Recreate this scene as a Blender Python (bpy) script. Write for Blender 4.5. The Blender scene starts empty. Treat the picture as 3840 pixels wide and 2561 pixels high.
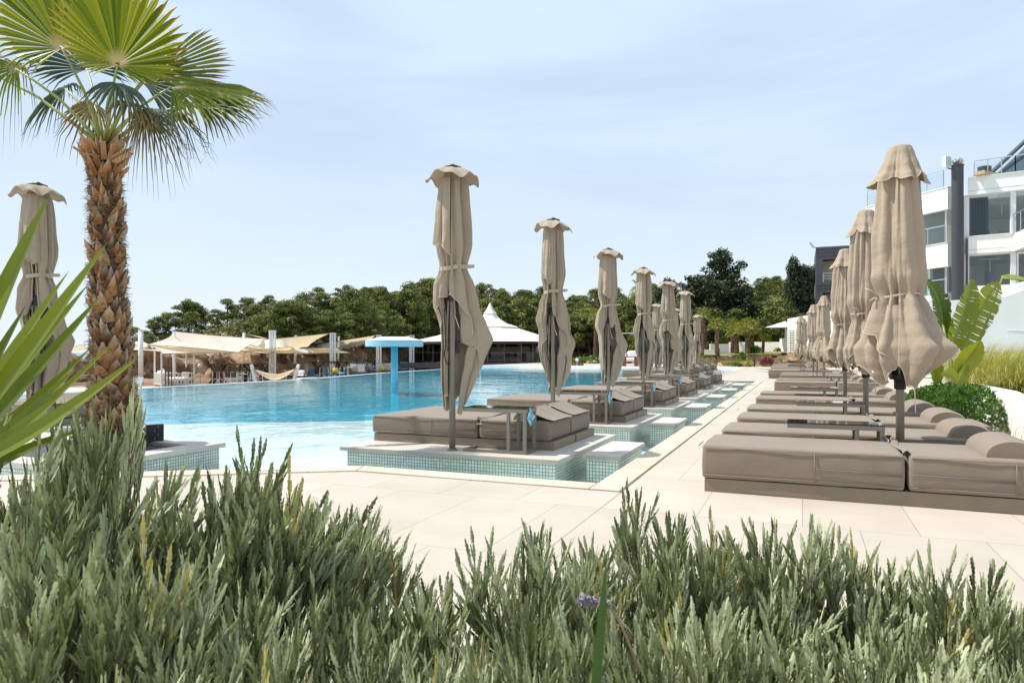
import bpy, bmesh, math, random
import numpy as np
from mathutils import Vector, Matrix, Euler, noise as mnoise
R = math.radians
rng = random.Random(7)
NR = np.random.RandomState(11)
scene = bpy.context.scene
COL = scene.collection

# ------------------------------------------------------------------ camera
F, CXP, HYP, EYE, YAW = 2597.0, 1920.0, 1321.0, 1.05, R(22.6)
cY, sY = math.cos(YAW), math.sin(YAW)
cam = bpy.data.cameras.new('camera')
camo = bpy.data.objects.new('camera', cam); COL.objects.link(camo)
camo.location = (0, 0, EYE); camo.rotation_euler = (R(90), 0, YAW)
cam.sensor_width = 36; cam.lens = 36 * F / 3840.0
cam.shift_y = (HYP - 1280.5) / 3840.0
cam.clip_start = 0.05; cam.clip_end = 9000
cam.dof.use_dof = True; cam.dof.focus_distance = 7.0; cam.dof.aperture_fstop = 13.0
scene.camera = camo
scene.render.resolution_x = 1024; scene.render.resolution_y = 682

# ------------------------------------------------------------------ light
SUN = Vector((-1.0, -0.22, 1.55)).normalized()
sun = bpy.data.lights.new('sun', 'SUN'); sun.energy = 5.0; sun.angle = R(0.5); sun.color = (1.0, 0.95, 0.88)
suno = bpy.data.objects.new('sun', sun); COL.objects.link(suno)
suno.rotation_euler = SUN.to_track_quat('Z', 'Y').to_euler()
w = bpy.data.worlds.new('World'); scene.world = w; w.use_nodes = True
nt = w.node_tree; nt.nodes.clear()
out = nt.nodes.new('ShaderNodeOutputWorld'); bg = nt.nodes.new('ShaderNodeBackground')
sky = nt.nodes.new('ShaderNodeTexSky'); sky.sky_type = 'NISHITA'; sky.sun_disc = False
sky.sun_elevation = math.asin(SUN.z); sky.sun_rotation = math.atan2(SUN.x, SUN.y)
sky.air_density = 1.0; sky.dust_density = 1.6; sky.ozone_density = 1.6; sky.altitude = 0
tc = nt.nodes.new('ShaderNodeTexCoord')
mp = nt.nodes.new('ShaderNodeMapping'); mp.inputs['Scale'].default_value = (0.8, 1.9, 6.0); mp.inputs['Rotation'].default_value = (0.15, 0.1, 0.5)
nz = nt.nodes.new('ShaderNodeTexNoise'); nz.inputs['Scale'].default_value = 1.3; nz.inputs['Detail'].default_value = 7; nz.inputs['Roughness'].default_value = 0.5; nz.inputs['Distortion'].default_value = 0.5
rp = nt.nodes.new('ShaderNodeMapRange'); rp.inputs[1].default_value = 0.40; rp.inputs[2].default_value = 0.64; rp.inputs[3].default_value = 0.74; rp.inputs[4].default_value = 1.0
mx = nt.nodes.new('ShaderNodeMix'); mx.data_type = 'RGBA'
mx.inputs[7].default_value = (6.3, 7.75, 9.6, 1)
nt.links.new(tc.outputs['Generated'], mp.inputs[0]); nt.links.new(mp.outputs[0], nz.inputs['Vector'])
nt.links.new(nz.outputs[0], rp.inputs[0]); nt.links.new(rp.outputs[0], mx.inputs[0])
sx_ = nt.nodes.new('ShaderNodeSeparateXYZ'); hz_ = nt.nodes.new('ShaderNodeMapRange'); hz_.interpolation_type = 'SMOOTHSTEP'
hz_.inputs[1].default_value = 0.34; hz_.inputs[2].default_value = -0.02; hz_.inputs[3].default_value = 0.0; hz_.inputs[4].default_value = 0.85
mh = nt.nodes.new('ShaderNodeMix'); mh.data_type = 'RGBA'; mh.inputs[7].default_value = (7.6, 8.5, 9.2, 1)
nt.links.new(tc.outputs['Generated'], sx_.inputs[0]); nt.links.new(sx_.outputs[2], hz_.inputs[0]); nt.links.new(hz_.outputs[0], mh.inputs[0])
nt.links.new(sky.outputs[0], mx.inputs[6]); nt.links.new(mx.outputs[2], mh.inputs[6]); nt.links.new(mh.outputs[2], bg.inputs[0])
bg.inputs[1].default_value = 0.105
nt.links.new(bg.outputs[0], out.inputs[0])
vs = scene.view_settings; vs.view_transform = 'Standard'; vs.look = 'None'; vs.gamma = 1; vs.use_curve_mapping = False
vs.exposure = 0.12

# ------------------------------------------------------------------ helpers
def at(px, py, z=0.0):
    """point of the plane z seen at source pixel"""
    d = F * (EYE - z) / (py - HYP); l = (px - CXP) / F * d
    return Vector((l * cY - d * sY, l * sY + d * cY, z))
def atd(px, py, d):
    l = (px - CXP) / F * d
    return Vector((l * cY - d * sY, l * sY + d * cY, EYE - (py - HYP) / F * d))
def ld(l, d, z=0.0):
    return Vector((l * cY - d * sY, l * sY + d * cY, z))

class MB:
    def __init__(s): s.v = []; s.f = []; s.r = []; s.u = []
    def add(s, vs, fs, r=0.5, u=None):
        o = len(s.v); s.v.extend([tuple(p) for p in vs])
        for f in fs: s.f.append(tuple(i + o for i in f)); s.r.append(r)
        s.u.extend(u if u else [0.5] * len(vs))
        return s
    def box(s, x0, x1, y0, y1, z0, z1, r=0.5):
        v = [(x0,y0,z0),(x1,y0,z0),(x1,y1,z0),(x0,y1,z0),(x0,y0,z1),(x1,y0,z1),(x1,y1,z1),(x0,y1,z1)]
        return s.add(v, [(0,3,2,1),(4,5,6,7),(0,1,5,4),(1,2,6,5),(2,3,7,6),(3,0,4,7)], r)
    def bar(s, a, b, w, h=None, r=0.5, up=(0,0,1)):
        a = Vector(a); b = Vector(b); h = h or w; d = (b - a).normalized()
        U = Vector(up)
        if abs(d.dot(U)) > 0.95: U = Vector((0, 1, 0))
        X = d.cross(U).normalized(); Y = X.cross(d).normalized()
        v = []
        for p in (a, b):
            for sx, sy in ((-1,-1),(1,-1),(1,1),(-1,1)): v.append(p + X * (sx * w / 2) + Y * (sy * h / 2))
        return s.add(v, [(0,1,2,3),(7,6,5,4),(0,4,5,1),(1,5,6,2),(2,6,7,3),(3,7,4,0)], r)
    def tube(s, pts, rad, n=8, r=0.5, cap=True):
        pts = [Vector(p) for p in pts]; m = len(pts)
        rads = rad if isinstance(rad, (list, tuple)) else [rad] * m
        v = []; prev = None; us = []
        for i, p in enumerate(pts):
            d = (pts[min(i + 1, m - 1)] - pts[max(i - 1, 0)]).normalized()
            if prev is None:
                X = d.cross(Vector((0, 0, 1)) if abs(d.z) < .9 else Vector((1, 0, 0))).normalized()
            else:
                X = (prev - d * prev.dot(d)).normalized()
            prev = X; Y = d.cross(X)
            for k in range(n):
                t = 2 * math.pi * k / n; v.append(p + (X * math.cos(t) + Y * math.sin(t)) * rads[i]); us.append(i / max(1, m - 1))
        f = [(i*n+k, i*n+(k+1)%n, (i+1)*n+(k+1)%n, (i+1)*n+k) for i in range(m-1) for k in range(n)]
        if cap: f += [tuple(range(n))[::-1], tuple((m-1)*n+k for k in range(n))]
        return s.add(v, f, r, us)
    def lathe(s, prof, n=24, c=(0,0,0), r=0.5):
        v = []; m = len(prof)
        for (rr, z) in prof:
            for k in range(n):
                t = 2*math.pi*k/n; v.append((c[0]+rr*math.cos(t), c[1]+rr*math.sin(t), c[2]+z))
        f = [(i*n+k, i*n+(k+1)%n, (i+1)*n+(k+1)%n, (i+1)*n+k) for i in range(m-1) for k in range(n)]
        f += [tuple(range(n))[::-1], tuple((m-1)*n+k for k in range(n))]
        return s.add(v, f, r)
    def sphere(s, c, rr, n=12, sc=(1,1,1), r=0.5):
        v = []; f = []
        for i in range(1, n):
            a = math.pi*i/n
            for k in range(2*n):
                t = math.pi*k/n; v.append((c[0]+rr*sc[0]*math.sin(a)*math.cos(t), c[1]+rr*sc[1]*math.sin(a)*math.sin(t), c[2]+rr*sc[2]*math.cos(a)))
        v.append((c[0],c[1],c[2]+rr*sc[2])); v.append((c[0],c[1],c[2]-rr*sc[2])); m=2*n
        f = [(i*m+k,(i+1)*m+k,(i+1)*m+(k+1)%m,i*m+(k+1)%m) for i in range(n-2) for k in range(m)]
        f += [(len(v)-2,k,(k+1)%m) for k in range(m)] + [(len(v)-1,(n-2)*m+(k+1)%m,(n-2)*m+k) for k in range(m)]
        return s.add(v, f, r)
    def prism(s, poly, z0, z1, r=0.5):
        n = len(poly); v = [(x,y,z0) for x,y in poly] + [(x,y,z1) for x,y in poly]
        f = [tuple(range(n))[::-1], tuple(range(n,2*n))] + [(i,(i+1)%n,n+(i+1)%n,n+i) for i in range(n)]
        return s.add(v, f, r)
    def grid(s, fn, nu, nv, r=0.5):
        v = [fn(i/nu, j/nv) for j in range(nv+1) for i in range(nu+1)]
        f = [(j*(nu+1)+i, j*(nu+1)+i+1, (j+1)*(nu+1)+i+1, (j+1)*(nu+1)+i) for j in range(nv) for i in range(nu)]
        return s.add(v, f, r)
    def build(s, name, mat, parent=None, smooth=False, bevel=0, label=None):
        me = bpy.data.meshes.new(name); me.from_pydata(s.v, [], s.f); me.validate(clean_customdata=False)
        if len(me.polygons) == len(s.r):
            a = me.attributes.new('rnd', 'FLOAT', 'FACE'); a.data.foreach_set('value', np.array(s.r, dtype=np.float32))
        if len(me.vertices) == len(s.u):
            a = me.attributes.new('along', 'FLOAT', 'POINT'); a.data.foreach_set('value', np.array(s.u, dtype=np.float32))
        me.materials.append(mat)
        o = bpy.data.objects.new(name, me); COL.objects.link(o)
        if smooth: me.polygons.foreach_set('use_smooth', [True] * len(me.polygons))
        if bevel:
            md = o.modifiers.new('b', 'BEVEL'); md.width = bevel; md.segments = 2; md.limit_method = 'ANGLE'
        if parent is not None: o.parent = parent
        if label: o['label'] = label
        return o

def tag(o, label=None, cat=None, group=None, kind=None):
    if label: o['label'] = label
    if cat: o['category'] = cat
    if group: o['group'] = group
    if kind: o['kind'] = kind
    return o
def thing(name, loc, rz=0, label=None, cat=None, group=None, sc=1):
    o = bpy.data.objects.new(name, None); COL.objects.link(o); o.location = loc; o.rotation_euler = (0, 0, rz)
    if sc != 1: o.scale = (sc, sc, sc)
    o.empty_display_size = .1
    return tag(o, label, cat, group)
def copy_tree(o, parent=None):
    c = o.copy(); COL.objects.link(c); c.parent = parent
    for ch in list(o.children): copy_tree(ch, c)
    return c
def place(proto, used, loc, rz=0, label=None, group=None, sc=None):
    """first call moves the prototype, later calls copy it"""
    o = proto if not used else copy_tree(proto)
    used.append(1)
    o.location = loc; o.rotation_euler = (0, 0, rz)
    if sc: o.scale = sc if isinstance(sc, tuple) else (sc, sc, sc)
    if label: o['label'] = label
    if group: o['group'] = group
    return o
ORD = ['first','second','third','fourth','fifth','sixth','seventh','eighth','ninth','tenth','eleventh','twelfth','thirteenth','fourteenth','fifteenth','sixteenth','seventeenth','eighteenth']

# ------------------------------------------------------------------ materials
def nodes(name):
    m = bpy.data.materials.new(name); m.use_nodes = True; t = m.node_tree
    return m, t, t.nodes['Principled BSDF']
def N(t, k, **kw):
    n = t.nodes.new(k)
    for a, b in kw.items(): setattr(n, a, b)
    return n
def noise(t, scale, detail=4, vec=None, rough=.55, coord='Object'):
    n = N(t, 'ShaderNodeTexNoise'); n.inputs['Scale'].default_value = scale; n.inputs['Detail'].default_value = detail; n.inputs['Roughness'].default_value = rough
    if vec is None:
        c = N(t, 'ShaderNodeTexCoord'); vec = c.outputs[coord]
    t.links.new(vec, n.inputs['Vector']); return n
def ramp(t, src, stops):
    r = N(t, 'ShaderNodeValToRGB'); e = r.color_ramp.elements
    e[0].position = stops[0][0]; e[0].color = (*stops[0][1], 1); e[1].position = stops[-1][0]; e[1].color = (*stops[-1][1], 1)
    for p, c in stops[1:-1]:
        x = e.new(p); x.color = (*c, 1)
    t.links.new(src, r.inputs[0]); return r
def bump(t, b, src, strength=.3, dist=.01):
    n = N(t, 'ShaderNodeBump'); n.inputs['Strength'].default_value = strength; n.inputs['Distance'].default_value = dist
    t.links.new(src, n.inputs['Height']); t.links.new(n.outputs[0], b.inputs['Normal']); return n
def mul(c, k): return tuple(min(1, x * k) for x in c)
def plain(name, col, rough=.6, var=.15, scale=3, bs=0, bscale=60, metal=0, spec=.5, coord='Object', bdist=.005):
    m, t, b = nodes(name)
    n = noise(t, scale, 5, coord=coord)
    r = ramp(t, n.outputs[0], [(.3, mul(col, 1 - var)), (.7, mul(col, 1 + var))])
    t.links.new(r.outputs[0], b.inputs['Base Color']); b.inputs['Roughness'].default_value = rough
    b.inputs['Metallic'].default_value = metal; b.inputs['Specular IOR Level'].default_value = spec
    if bs:
        n2 = noise(t, bscale, 3, coord=coord); bump(t, b, n2.outputs[0], bs, bdist)
    return m
def leafy(name, stops, rough=.55, trans=.25, tip=None, spec=.3, hub=None):
    """foliage: colour from a per-leaf random value, optional tip colour along the blade"""
    m, t, b = nodes(name)
    a = N(t, 'ShaderNodeAttribute', attribute_name='rnd')
    r = ramp(t, a.outputs['Fac'], stops); src = r.outputs[0]
    if tip:
        a2 = N(t, 'ShaderNodeAttribute', attribute_name='along')
        mr = N(t, 'ShaderNodeMapRange'); mr.inputs[1].default_value = tip[0]; mr.inputs[2].default_value = tip[1]
        t.links.new(a2.outputs['Fac'], mr.inputs[0])
        mixn = N(t, 'ShaderNodeMix', data_type='RGBA'); mixn.inputs[7].default_value = (*tip[2], 1)
        t.links.new(mr.outputs[0], mixn.inputs[0]); t.links.new(src, mixn.inputs[6]); src = mixn.outputs[2]
    if hub:
        a3 = N(t, 'ShaderNodeAttribute', attribute_name='along'); m3 = N(t, 'ShaderNodeMapRange'); m3.inputs[1].default_value = .05; m3.inputs[2].default_value = .16
        t.links.new(a3.outputs['Fac'], m3.inputs[0]); x3 = N(t, 'ShaderNodeMix', data_type='RGBA'); x3.inputs[6].default_value = (*hub, 1)
        t.links.new(m3.outputs[0], x3.inputs[0]); t.links.new(src, x3.inputs[7]); src = x3.outputs[2]
    t.links.new(src, b.inputs['Base Color']); b.inputs['Roughness'].default_value = rough; b.inputs['Specular IOR Level'].default_value = spec
    if trans:
        tr = N(t, 'ShaderNodeBsdfTranslucent'); ms = N(t, 'ShaderNodeMixShader'); ms.inputs[0].default_value = trans
        g = N(t, 'ShaderNodeMix', data_type='RGBA', blend_type='MULTIPLY'); g.inputs[0].default_value = 1; g.inputs[7].default_value = (1.0, 1.0, .45, 1)
        t.links.new(src, g.inputs[6]); sc2 = N(t, 'ShaderNodeMix', data_type='RGBA', blend_type='MULTIPLY'); sc2.inputs[0].default_value = 1
        t.links.new(g.outputs[2], tr.inputs[0])
        o = t.nodes['Material Output']; t.links.new(b.outputs[0], ms.inputs[1]); t.links.new(tr.outputs[0], ms.inputs[2]); t.links.new(ms.outputs[0], o.inputs[0])
    return m
def tiled(name, col, bw, bh, mort, mcol, uv='xy', offset=.5, rough=.5, var=.1, shift=(0,0,0), bs=.3, nscale=2.0, stain=None, spec=.4, mdist=.003, tvar=.12):
    m, t, b = nodes(name)
    c = N(t, 'ShaderNodeTexCoord'); sp = N(t, 'ShaderNodeSeparateXYZ'); cb = N(t, 'ShaderNodeCombineXYZ')
    t.links.new(c.outputs['Object'], sp.inputs[0])
    if uv == 'xy':
        t.links.new(sp.outputs[0], cb.inputs[0]); t.links.new(sp.outputs[1], cb.inputs[1])
    elif uv == 'yx':
        t.links.new(sp.outputs[1], cb.inputs[0]); t.links.new(sp.outputs[0], cb.inputs[1])
    else:
        ad = N(t, 'ShaderNodeMath', operation='ADD'); t.links.new(sp.outputs[0], ad.inputs[0]); t.links.new(sp.outputs[1], ad.inputs[1])
        t.links.new(ad.outputs[0], cb.inputs[0]); t.links.new(sp.outputs[2], cb.inputs[1])
    mpn = N(t, 'ShaderNodeMapping'); mpn.inputs['Location'].default_value = shift; t.links.new(cb.outputs[0], mpn.inputs[0])
    br = N(t, 'ShaderNodeTexBrick'); br.offset = offset; br.inputs['Scale'].default_value = 1
    br.inputs['Brick Width'].default_value = bw; br.inputs['Row Height'].default_value = bh; br.inputs['Mortar Size'].default_value = mort; br.inputs['Mortar Smooth'].default_value = .1
    br.inputs['Color1'].default_value = (*mul(col, 1 - tvar), 1); br.inputs['Color2'].default_value = (*mul(col, 1 + tvar), 1); br.inputs['Mortar'].default_value = (*mcol, 1)
    t.links.new(mpn.outputs[0], br.inputs['Vector'])
    n = noise(t, nscale, 6, vec=c.outputs['Object']); r = ramp(t, n.outputs[0], [(.3, (1-var,)*3), (.7, (1+var,)*3)])
    mm = N(t, 'ShaderNodeMix', data_type='RGBA', blend_type='MULTIPLY'); mm.inputs[0].default_value = 1
    t.links.new(br.outputs[0], mm.inputs[6]); t.links.new(r.outputs[0], mm.inputs[7]); src = mm.outputs[2]
    if stain:
        n3 = noise(t, stain[0], 6, vec=c.outputs['Object'], rough=.7); mr = N(t, 'ShaderNodeMapRange'); mr.inputs[1].default_value = stain[1]; mr.inputs[2].default_value = stain[2]; mr.inputs[4].default_value = stain[4]
        t.links.new(n3.outputs[0], mr.inputs[0]); m2 = N(t, 'ShaderNodeMix', data_type='RGBA'); m2.inputs[7].default_value = (*stain[3], 1)
        t.links.new(mr.outputs[0], m2.inputs[0]); t.links.new(src, m2.inputs[6]); src = m2.outputs[2]
    t.links.new(src, b.inputs['Base Color']); b.inputs['Roughness'].default_value = rough; b.inputs['Specular IOR Level'].default_value = spec
    inv = N(t, 'ShaderNodeMath', operation='SUBTRACT'); inv.inputs[0].default_value = 1; t.links.new(br.outputs['Fac'], inv.inputs[1])
    n4 = noise(t, 90, 4, vec=c.outputs['Object']); ad = N(t, 'ShaderNodeMath', operation='MULTIPLY_ADD'); ad.inputs[1].default_value = .25
    t.links.new(n4.outputs[0], ad.inputs[0]); t.links.new(inv.outputs[0], ad.inputs[2]); bump(t, b, ad.outputs[0], bs, mdist)
    return m
def stonewall(name, cols, scale=3, mortar=(.3,.25,.18)):
    m, t, b = nodes(name)
    c = N(t, 'ShaderNodeTexCoord'); mpn = N(t, 'ShaderNodeMapping'); mpn.inputs['Scale'].default_value = (1, 1, 2.2); t.links.new(c.outputs['Object'], mpn.inputs[0])
    v = N(t, 'ShaderNodeTexVoronoi'); v.inputs['Scale'].default_value = scale; t.links.new(mpn.outputs[0], v.inputs['Vector'])
    v2 = N(t, 'ShaderNodeTexVoronoi', feature='DISTANCE_TO_EDGE'); v2.inputs['Scale'].default_value = scale; t.links.new(mpn.outputs[0], v2.inputs['Vector'])
    sp = N(t, 'ShaderNodeSeparateColor'); t.links.new(v.outputs['Color'], sp.inputs[0])
    k = len(cols); r = ramp(t, sp.outputs[0], [(i/(k-1), cc) for i, cc in enumerate(cols)])
    n = noise(t, 14, 5, vec=c.outputs['Object']); r2 = ramp(t, n.outputs[0], [(.3, (.75,)*3), (.7, (1.2,)*3)])
    mm = N(t, 'ShaderNodeMix', data_type='RGBA', blend_type='MULTIPLY'); mm.inputs[0].default_value = 1; t.links.new(r.outputs[0], mm.inputs[6]); t.links.new(r2.outputs[0], mm.inputs[7])
    e = N(t, 'ShaderNodeMapRange'); e.inputs[1].default_value = .02; e.inputs[2].default_value = .07; t.links.new(v2.outputs[0], e.inputs[0])
    m2 = N(t, 'ShaderNodeMix', data_type='RGBA'); m2.inputs[6].default_value = (*mortar, 1); t.links.new(e.outputs[0], m2.inputs[0]); t.links.new(mm.outputs[2], m2.inputs[7])
    t.links.new(m2.outputs[2], b.inputs['Base Color']); b.inputs['Roughness'].default_value = .85
    bump(t, b, e.outputs[0], .8, .03); return m
def fresnel2(t, ior):
    fr = N(t, 'ShaderNodeFresnel'); ge = N(t, 'ShaderNodeNewGeometry'); mr = N(t, 'ShaderNodeMapRange'); mr.inputs[3].default_value = ior; mr.inputs[4].default_value = 1/ior
    t.links.new(ge.outputs['Backfacing'], mr.inputs[0]); t.links.new(mr.outputs[0], fr.inputs[0]); return fr
def water(name, tint, scale, strength, dist, rough=.02, base=None, stretch=(1,1,1), refl=.95):
    m, t, b = nodes(name)
    c = N(t, 'ShaderNodeTexCoord'); mpn = N(t, 'ShaderNodeMapping'); mpn.inputs['Scale'].default_value = stretch; t.links.new(c.outputs['Object'], mpn.inputs[0])
    n = noise(t, scale, 3, vec=mpn.outputs[0], rough=.5); n2 = noise(t, scale * .28, 2, vec=mpn.outputs[0]); 
    ad = N(t, 'ShaderNodeMath', operation='MULTIPLY_ADD'); ad.inputs[1].default_value = 2.0; t.links.new(n2.outputs[0], ad.inputs[0]); t.links.new(n.outputs[0], ad.inputs[2])
    n3 = noise(t, scale * .09, 2, vec=mpn.outputs[0]); a3 = N(t, 'ShaderNodeMath', operation='MULTIPLY_ADD'); a3.inputs[1].default_value = 5.0; t.links.new(n3.outputs[0], a3.inputs[0]); t.links.new(ad.outputs[0], a3.inputs[2]); ad = a3
    bp = N(t, 'ShaderNodeBump'); bp.inputs['Strength'].default_value = strength; bp.inputs['Distance'].default_value = dist; t.links.new(ad.outputs[0], bp.inputs['Height'])
    fr = fresnel2(t, 1.33); t.links.new(bp.outputs[0], fr.inputs['Normal'])
    gl = N(t, 'ShaderNodeBsdfGlossy'); gl.inputs['Roughness'].default_value = rough; t.links.new(bp.outputs[0], gl.inputs['Normal'])
    if base:
        tr = N(t, 'ShaderNodeBsdfDiffuse'); tr.inputs[0].default_value = (*base, 1)
    else:
        tr = N(t, 'ShaderNodeBsdfTransparent'); tr.inputs[0].default_value = (*tint, 1)
    ms = N(t, 'ShaderNodeMixShader'); k_ = N(t, 'ShaderNodeMath', operation='MULTIPLY'); k_.inputs[1].default_value = refl; t.links.new(fr.outputs[0], k_.inputs[0]); t.links.new(k_.outputs[0], ms.inputs[0]); t.links.new(tr.outputs[0], ms.inputs[1]); t.links.new(gl.outputs[0], ms.inputs[2])
    t.links.new(ms.outputs[0], t.nodes['Material Output'].inputs[0]); return m
def glass(name, tint=(.8,.88,.88), ior=1.5, rough=.0):
    m, t, b = nodes(name)
    fr = fresnel2(t, ior)
    gl = N(t, 'ShaderNodeBsdfGlossy'); gl.inputs['Roughness'].default_value = rough
    tr = N(t, 'ShaderNodeBsdfTransparent'); tr.inputs[0].default_value = (*tint, 1)
    ms = N(t, 'ShaderNodeMixShader'); t.links.new(fr.outputs[0], ms.inputs[0]); t.links.new(tr.outputs[0], ms.inputs[1]); t.links.new(gl.outputs[0], ms.inputs[2])
    t.links.new(ms.outputs[0], t.nodes['Material Output'].inputs[0]); return m
def cloth(name, col, trans=.15, tcol=None, wr=.25, wscale=6, weave=600, rough=.85, var=.06):
    m, t, b = nodes(name)
    c = N(t, 'ShaderNodeTexCoord')
    n = noise(t, 2.2, 5, vec=c.outputs['Object']); r = ramp(t, n.outputs[0], [(.3, mul(col, 1-var)), (.7, mul(col, 1+var))])
    t.links.new(r.outputs[0], b.inputs['Base Color']); b.inputs['Roughness'].default_value = rough; b.inputs['Specular IOR Level'].default_value = .2
    b.inputs['Sheen Weight'].default_value = .15
    n1 = noise(t, wscale, 3, vec=c.outputs['Object']); n2 = noise(t, weave, 1, vec=c.outputs['Object'])
    ad = N(t, 'ShaderNodeMath', operation='MULTIPLY_ADD'); ad.inputs[1].default_value = .04; t.links.new(n2.outputs[0], ad.inputs[0]); t.links.new(n1.outputs[0], ad.inputs[2])
    bump(t, b, ad.outputs[0], wr, .03)
    if trans:
        tr = N(t, 'ShaderNodeBsdfTranslucent'); tr.inputs[0].default_value = (*(tcol or col), 1); ms = N(t, 'ShaderNodeMixShader'); ms.inputs[0].default_value = trans
        t.links.new(b.outputs[0], ms.inputs[1]); t.links.new(tr.outputs[0], ms.inputs[2]); t.links.new(ms.outputs[0], t.nodes['Material Output'].inputs[0])
    return m

M = {}
M['deck'] = tiled('deck_tiles', (.50,.435,.36), .625, 1.25, .0022, (.26,.21,.16), shift=(.3,.45,0), rough=.6, var=.07, bs=.12, nscale=1.6, tvar=.055, spec=.25, stain=(.6,.6,.9,(.55,.47,.38),.35))
M['coping'] = tiled('coping_stone', (.58,.49,.38), 1.25, 9, .003, (.3,.25,.2), uv='yx', offset=0, shift=(.1,2.5,0), rough=.6, var=.1, bs=.15, nscale=1.6, stain=(.9,.5,.75,(.56,.40,.24),.6), tvar=.05)
M['slab'] = tiled('platform_stone', (.56,.50,.43), 1.1, .62, .003, (.4,.35,.28), rough=.6, var=.12, bs=.2, nscale=2.5, stain=(1.7,.52,.8,(.45,.40,.33),.5), tvar=.05)
M['step'] = tiled('stepping_stone_slab', (.58,.54,.48), 3, 3, .003, (.4,.35,.28), rough=.7, var=.18, bs=.3, nscale=5, stain=(3,.5,.8,(.38,.35,.28),.6), tvar=.03, shift=(7,3,0))
M['mosaic'] = tiled('mosaic_tile', (.66,.70,.66), .034, .034, .0036, (.22,.23,.15), uv='w', offset=0, rough=.3, var=.12, bs=.5, nscale=4, stain=(4,.52,.75,(.40,.45,.16),.75), tvar=.12)
M['poolshallow'] = tiled('shallow_pool_tile', (.68,.80,.80), .05, .05, .003, (.58,.70,.69), offset=0, rough=.4, var=.06, nscale=1.2, tvar=.03, bs=.1)
M['pooldeep'] = tiled('deep_pool_tile', (.014,.41,.565), .05, .05, .003, (.01,.27,.42), offset=0, rough=.4, var=.12, nscale=.7, tvar=.08, bs=.1)
M['poolwall'] = tiled('pool_wall_tile', (.02,.28,.45), .06, .06, .004, (.01,.16,.28), uv='w', offset=0, rough=.4, var=.15, nscale=1, tvar=.15, bs=.1)
M['water'] = water('pool_water', (.95,.99,.99), 4.5, .17, .03)
M['channelwater'] = water('channel_water', (.93,.985,.98), 4.5, .12, .02, refl=.5)
M['sea'] = water('sea_water', None, .5, .6, .35, rough=.12, base=(.02,.17,.27))
M['mattress'] = cloth('taupe_mattress_fabric', (.245,.195,.145), trans=0, wr=.35, wscale=3.2, var=.05)
M['base'] = plain('bed_base_panel', (.235,.185,.125), .45, .06, 8, .05, 200)
M['piping'] = plain('mattress_piping', (.24,.20,.165), .8, .05, 8)
M['alu'] = plain('taupe_powder_metal', (.20,.172,.14), .4, .05, 8, .05, 300)
M['pole'] = plain('umbrella_pole_metal', (.22,.185,.145), .38, .06, 8)
M['black'] = plain('black_plastic', (.012,.012,.013), .35, .1, 8)
M['darkglass'] = plain('dark_glass_top', (.02,.018,.017), .04, .1, 8, spec=.9)
M['canvas'] = cloth('sand_canvas', (.405,.322,.235), trans=.09, tcol=(.5,.36,.22), wr=.55, wscale=8, var=.06)
M['hem'] = plain('canvas_hem', (.46,.37,.26), .8, .05, 8)
M['white'] = plain('white_paint', (.78,.77,.74), .5, .04, 3)
M['render'] = plain('white_render_wall', (.82,.80,.74), .8, .05, .8, .25, 3, bdist=.02)
M['gardenwall'] = plain('garden_wall_render', (.60,.595,.56), .85, .05, .5, .35, 3, bdist=.02)
M['steel'] = plain('brushed_steel', (.55,.56,.57), .3, .05, 8, metal=.8)
M['grey'] = plain('anthracite_paint', (.05,.052,.058), .45, .08, 3)
M['greyclad'] = plain('grey_cladding', (.065,.068,.075), .6, .1, 2)
M['sail'] = cloth('cream_sail_fabric', (.84,.80,.72), trans=.42, tcol=(.85,.68,.40), wr=.15, wscale=1, var=.03)
M['roofcloth'] = plain('pavilion_roof_membrane', (.74,.70,.63), .7, .06, 1.2, .2, 4)
M['wood'] = plain('dark_timber', (.045,.028,.02), .6, .2, 6, .2, 40)
M['redwood'] = plain('red_brown_timber', (.22,.08,.035), .5, .2, 6, .2, 40)
M['wicker'] = plain('brown_wicker', (.10,.075,.055), .7, .3, 40, .5, 90)
M['wickerlt'] = plain('tan_wicker', (.30,.20,.12), .7, .3, 40, .5, 90)
M['cushion'] = plain('white_cushion', (.75,.73,.70), .9, .05, 5, .2, 12)
M['yellow'] = plain('yellow_cushion', (.55,.45,.06), .9, .05, 5)
M['bluepaint'] = plain('blue_painted_frame', (.01,.20,.42), .4, .08, 5)
M['aqualight'] = tiled('pale_aqua_mosaic', (.48,.65,.69), .045, .045, .003, (.2,.42,.5), uv='w', offset=0, rough=.35, var=.08, tvar=.08, bs=.2)
M['aqua'] = tiled('aqua_mosaic', (.20,.56,.65), .045, .045, .003, (.05,.32,.42), uv='w', offset=0, rough=.35, var=.08, tvar=.08, bs=.2)
M['glasspane'] = glass('clear_glass_panel', (.86,.93,.92))
M['window'] = glass('window_glass', (.42,.52,.55), 1.7)
M['soil'] = plain('dark_soil', (.05,.035,.025), .95, .3, 8, .6, 25, bdist=.02)
M['gravel'] = plain('grey_pebbles', (.08,.09,.09), .7, .5, 30, 1.0, 30, bdist=.03)
M['earth'] = None
M['bark'] = plain('pine_bark', (.085,.055,.04), .9, .35, 6, .6, 18, bdist=.05)
M['lawn'] = plain('lawn_grass', (.22,.23,.05), .9, .3, 3, .5, 20, bdist=.05)
M['stone'] = stonewall('ochre_stone_wall', [(.66,.34,.12),(.82,.56,.26),(.80,.68,.46),(.52,.34,.18),(.88,.68,.40)], 2.6, (.34,.24,.13))
M['stonegrey'] = stonewall('mixed_stone_wall', [(.30,.25,.17),(.46,.40,.30),(.36,.36,.30),(.50,.36,.20),(.55,.50,.42)], 3.0, (.16,.13,.09))
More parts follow.
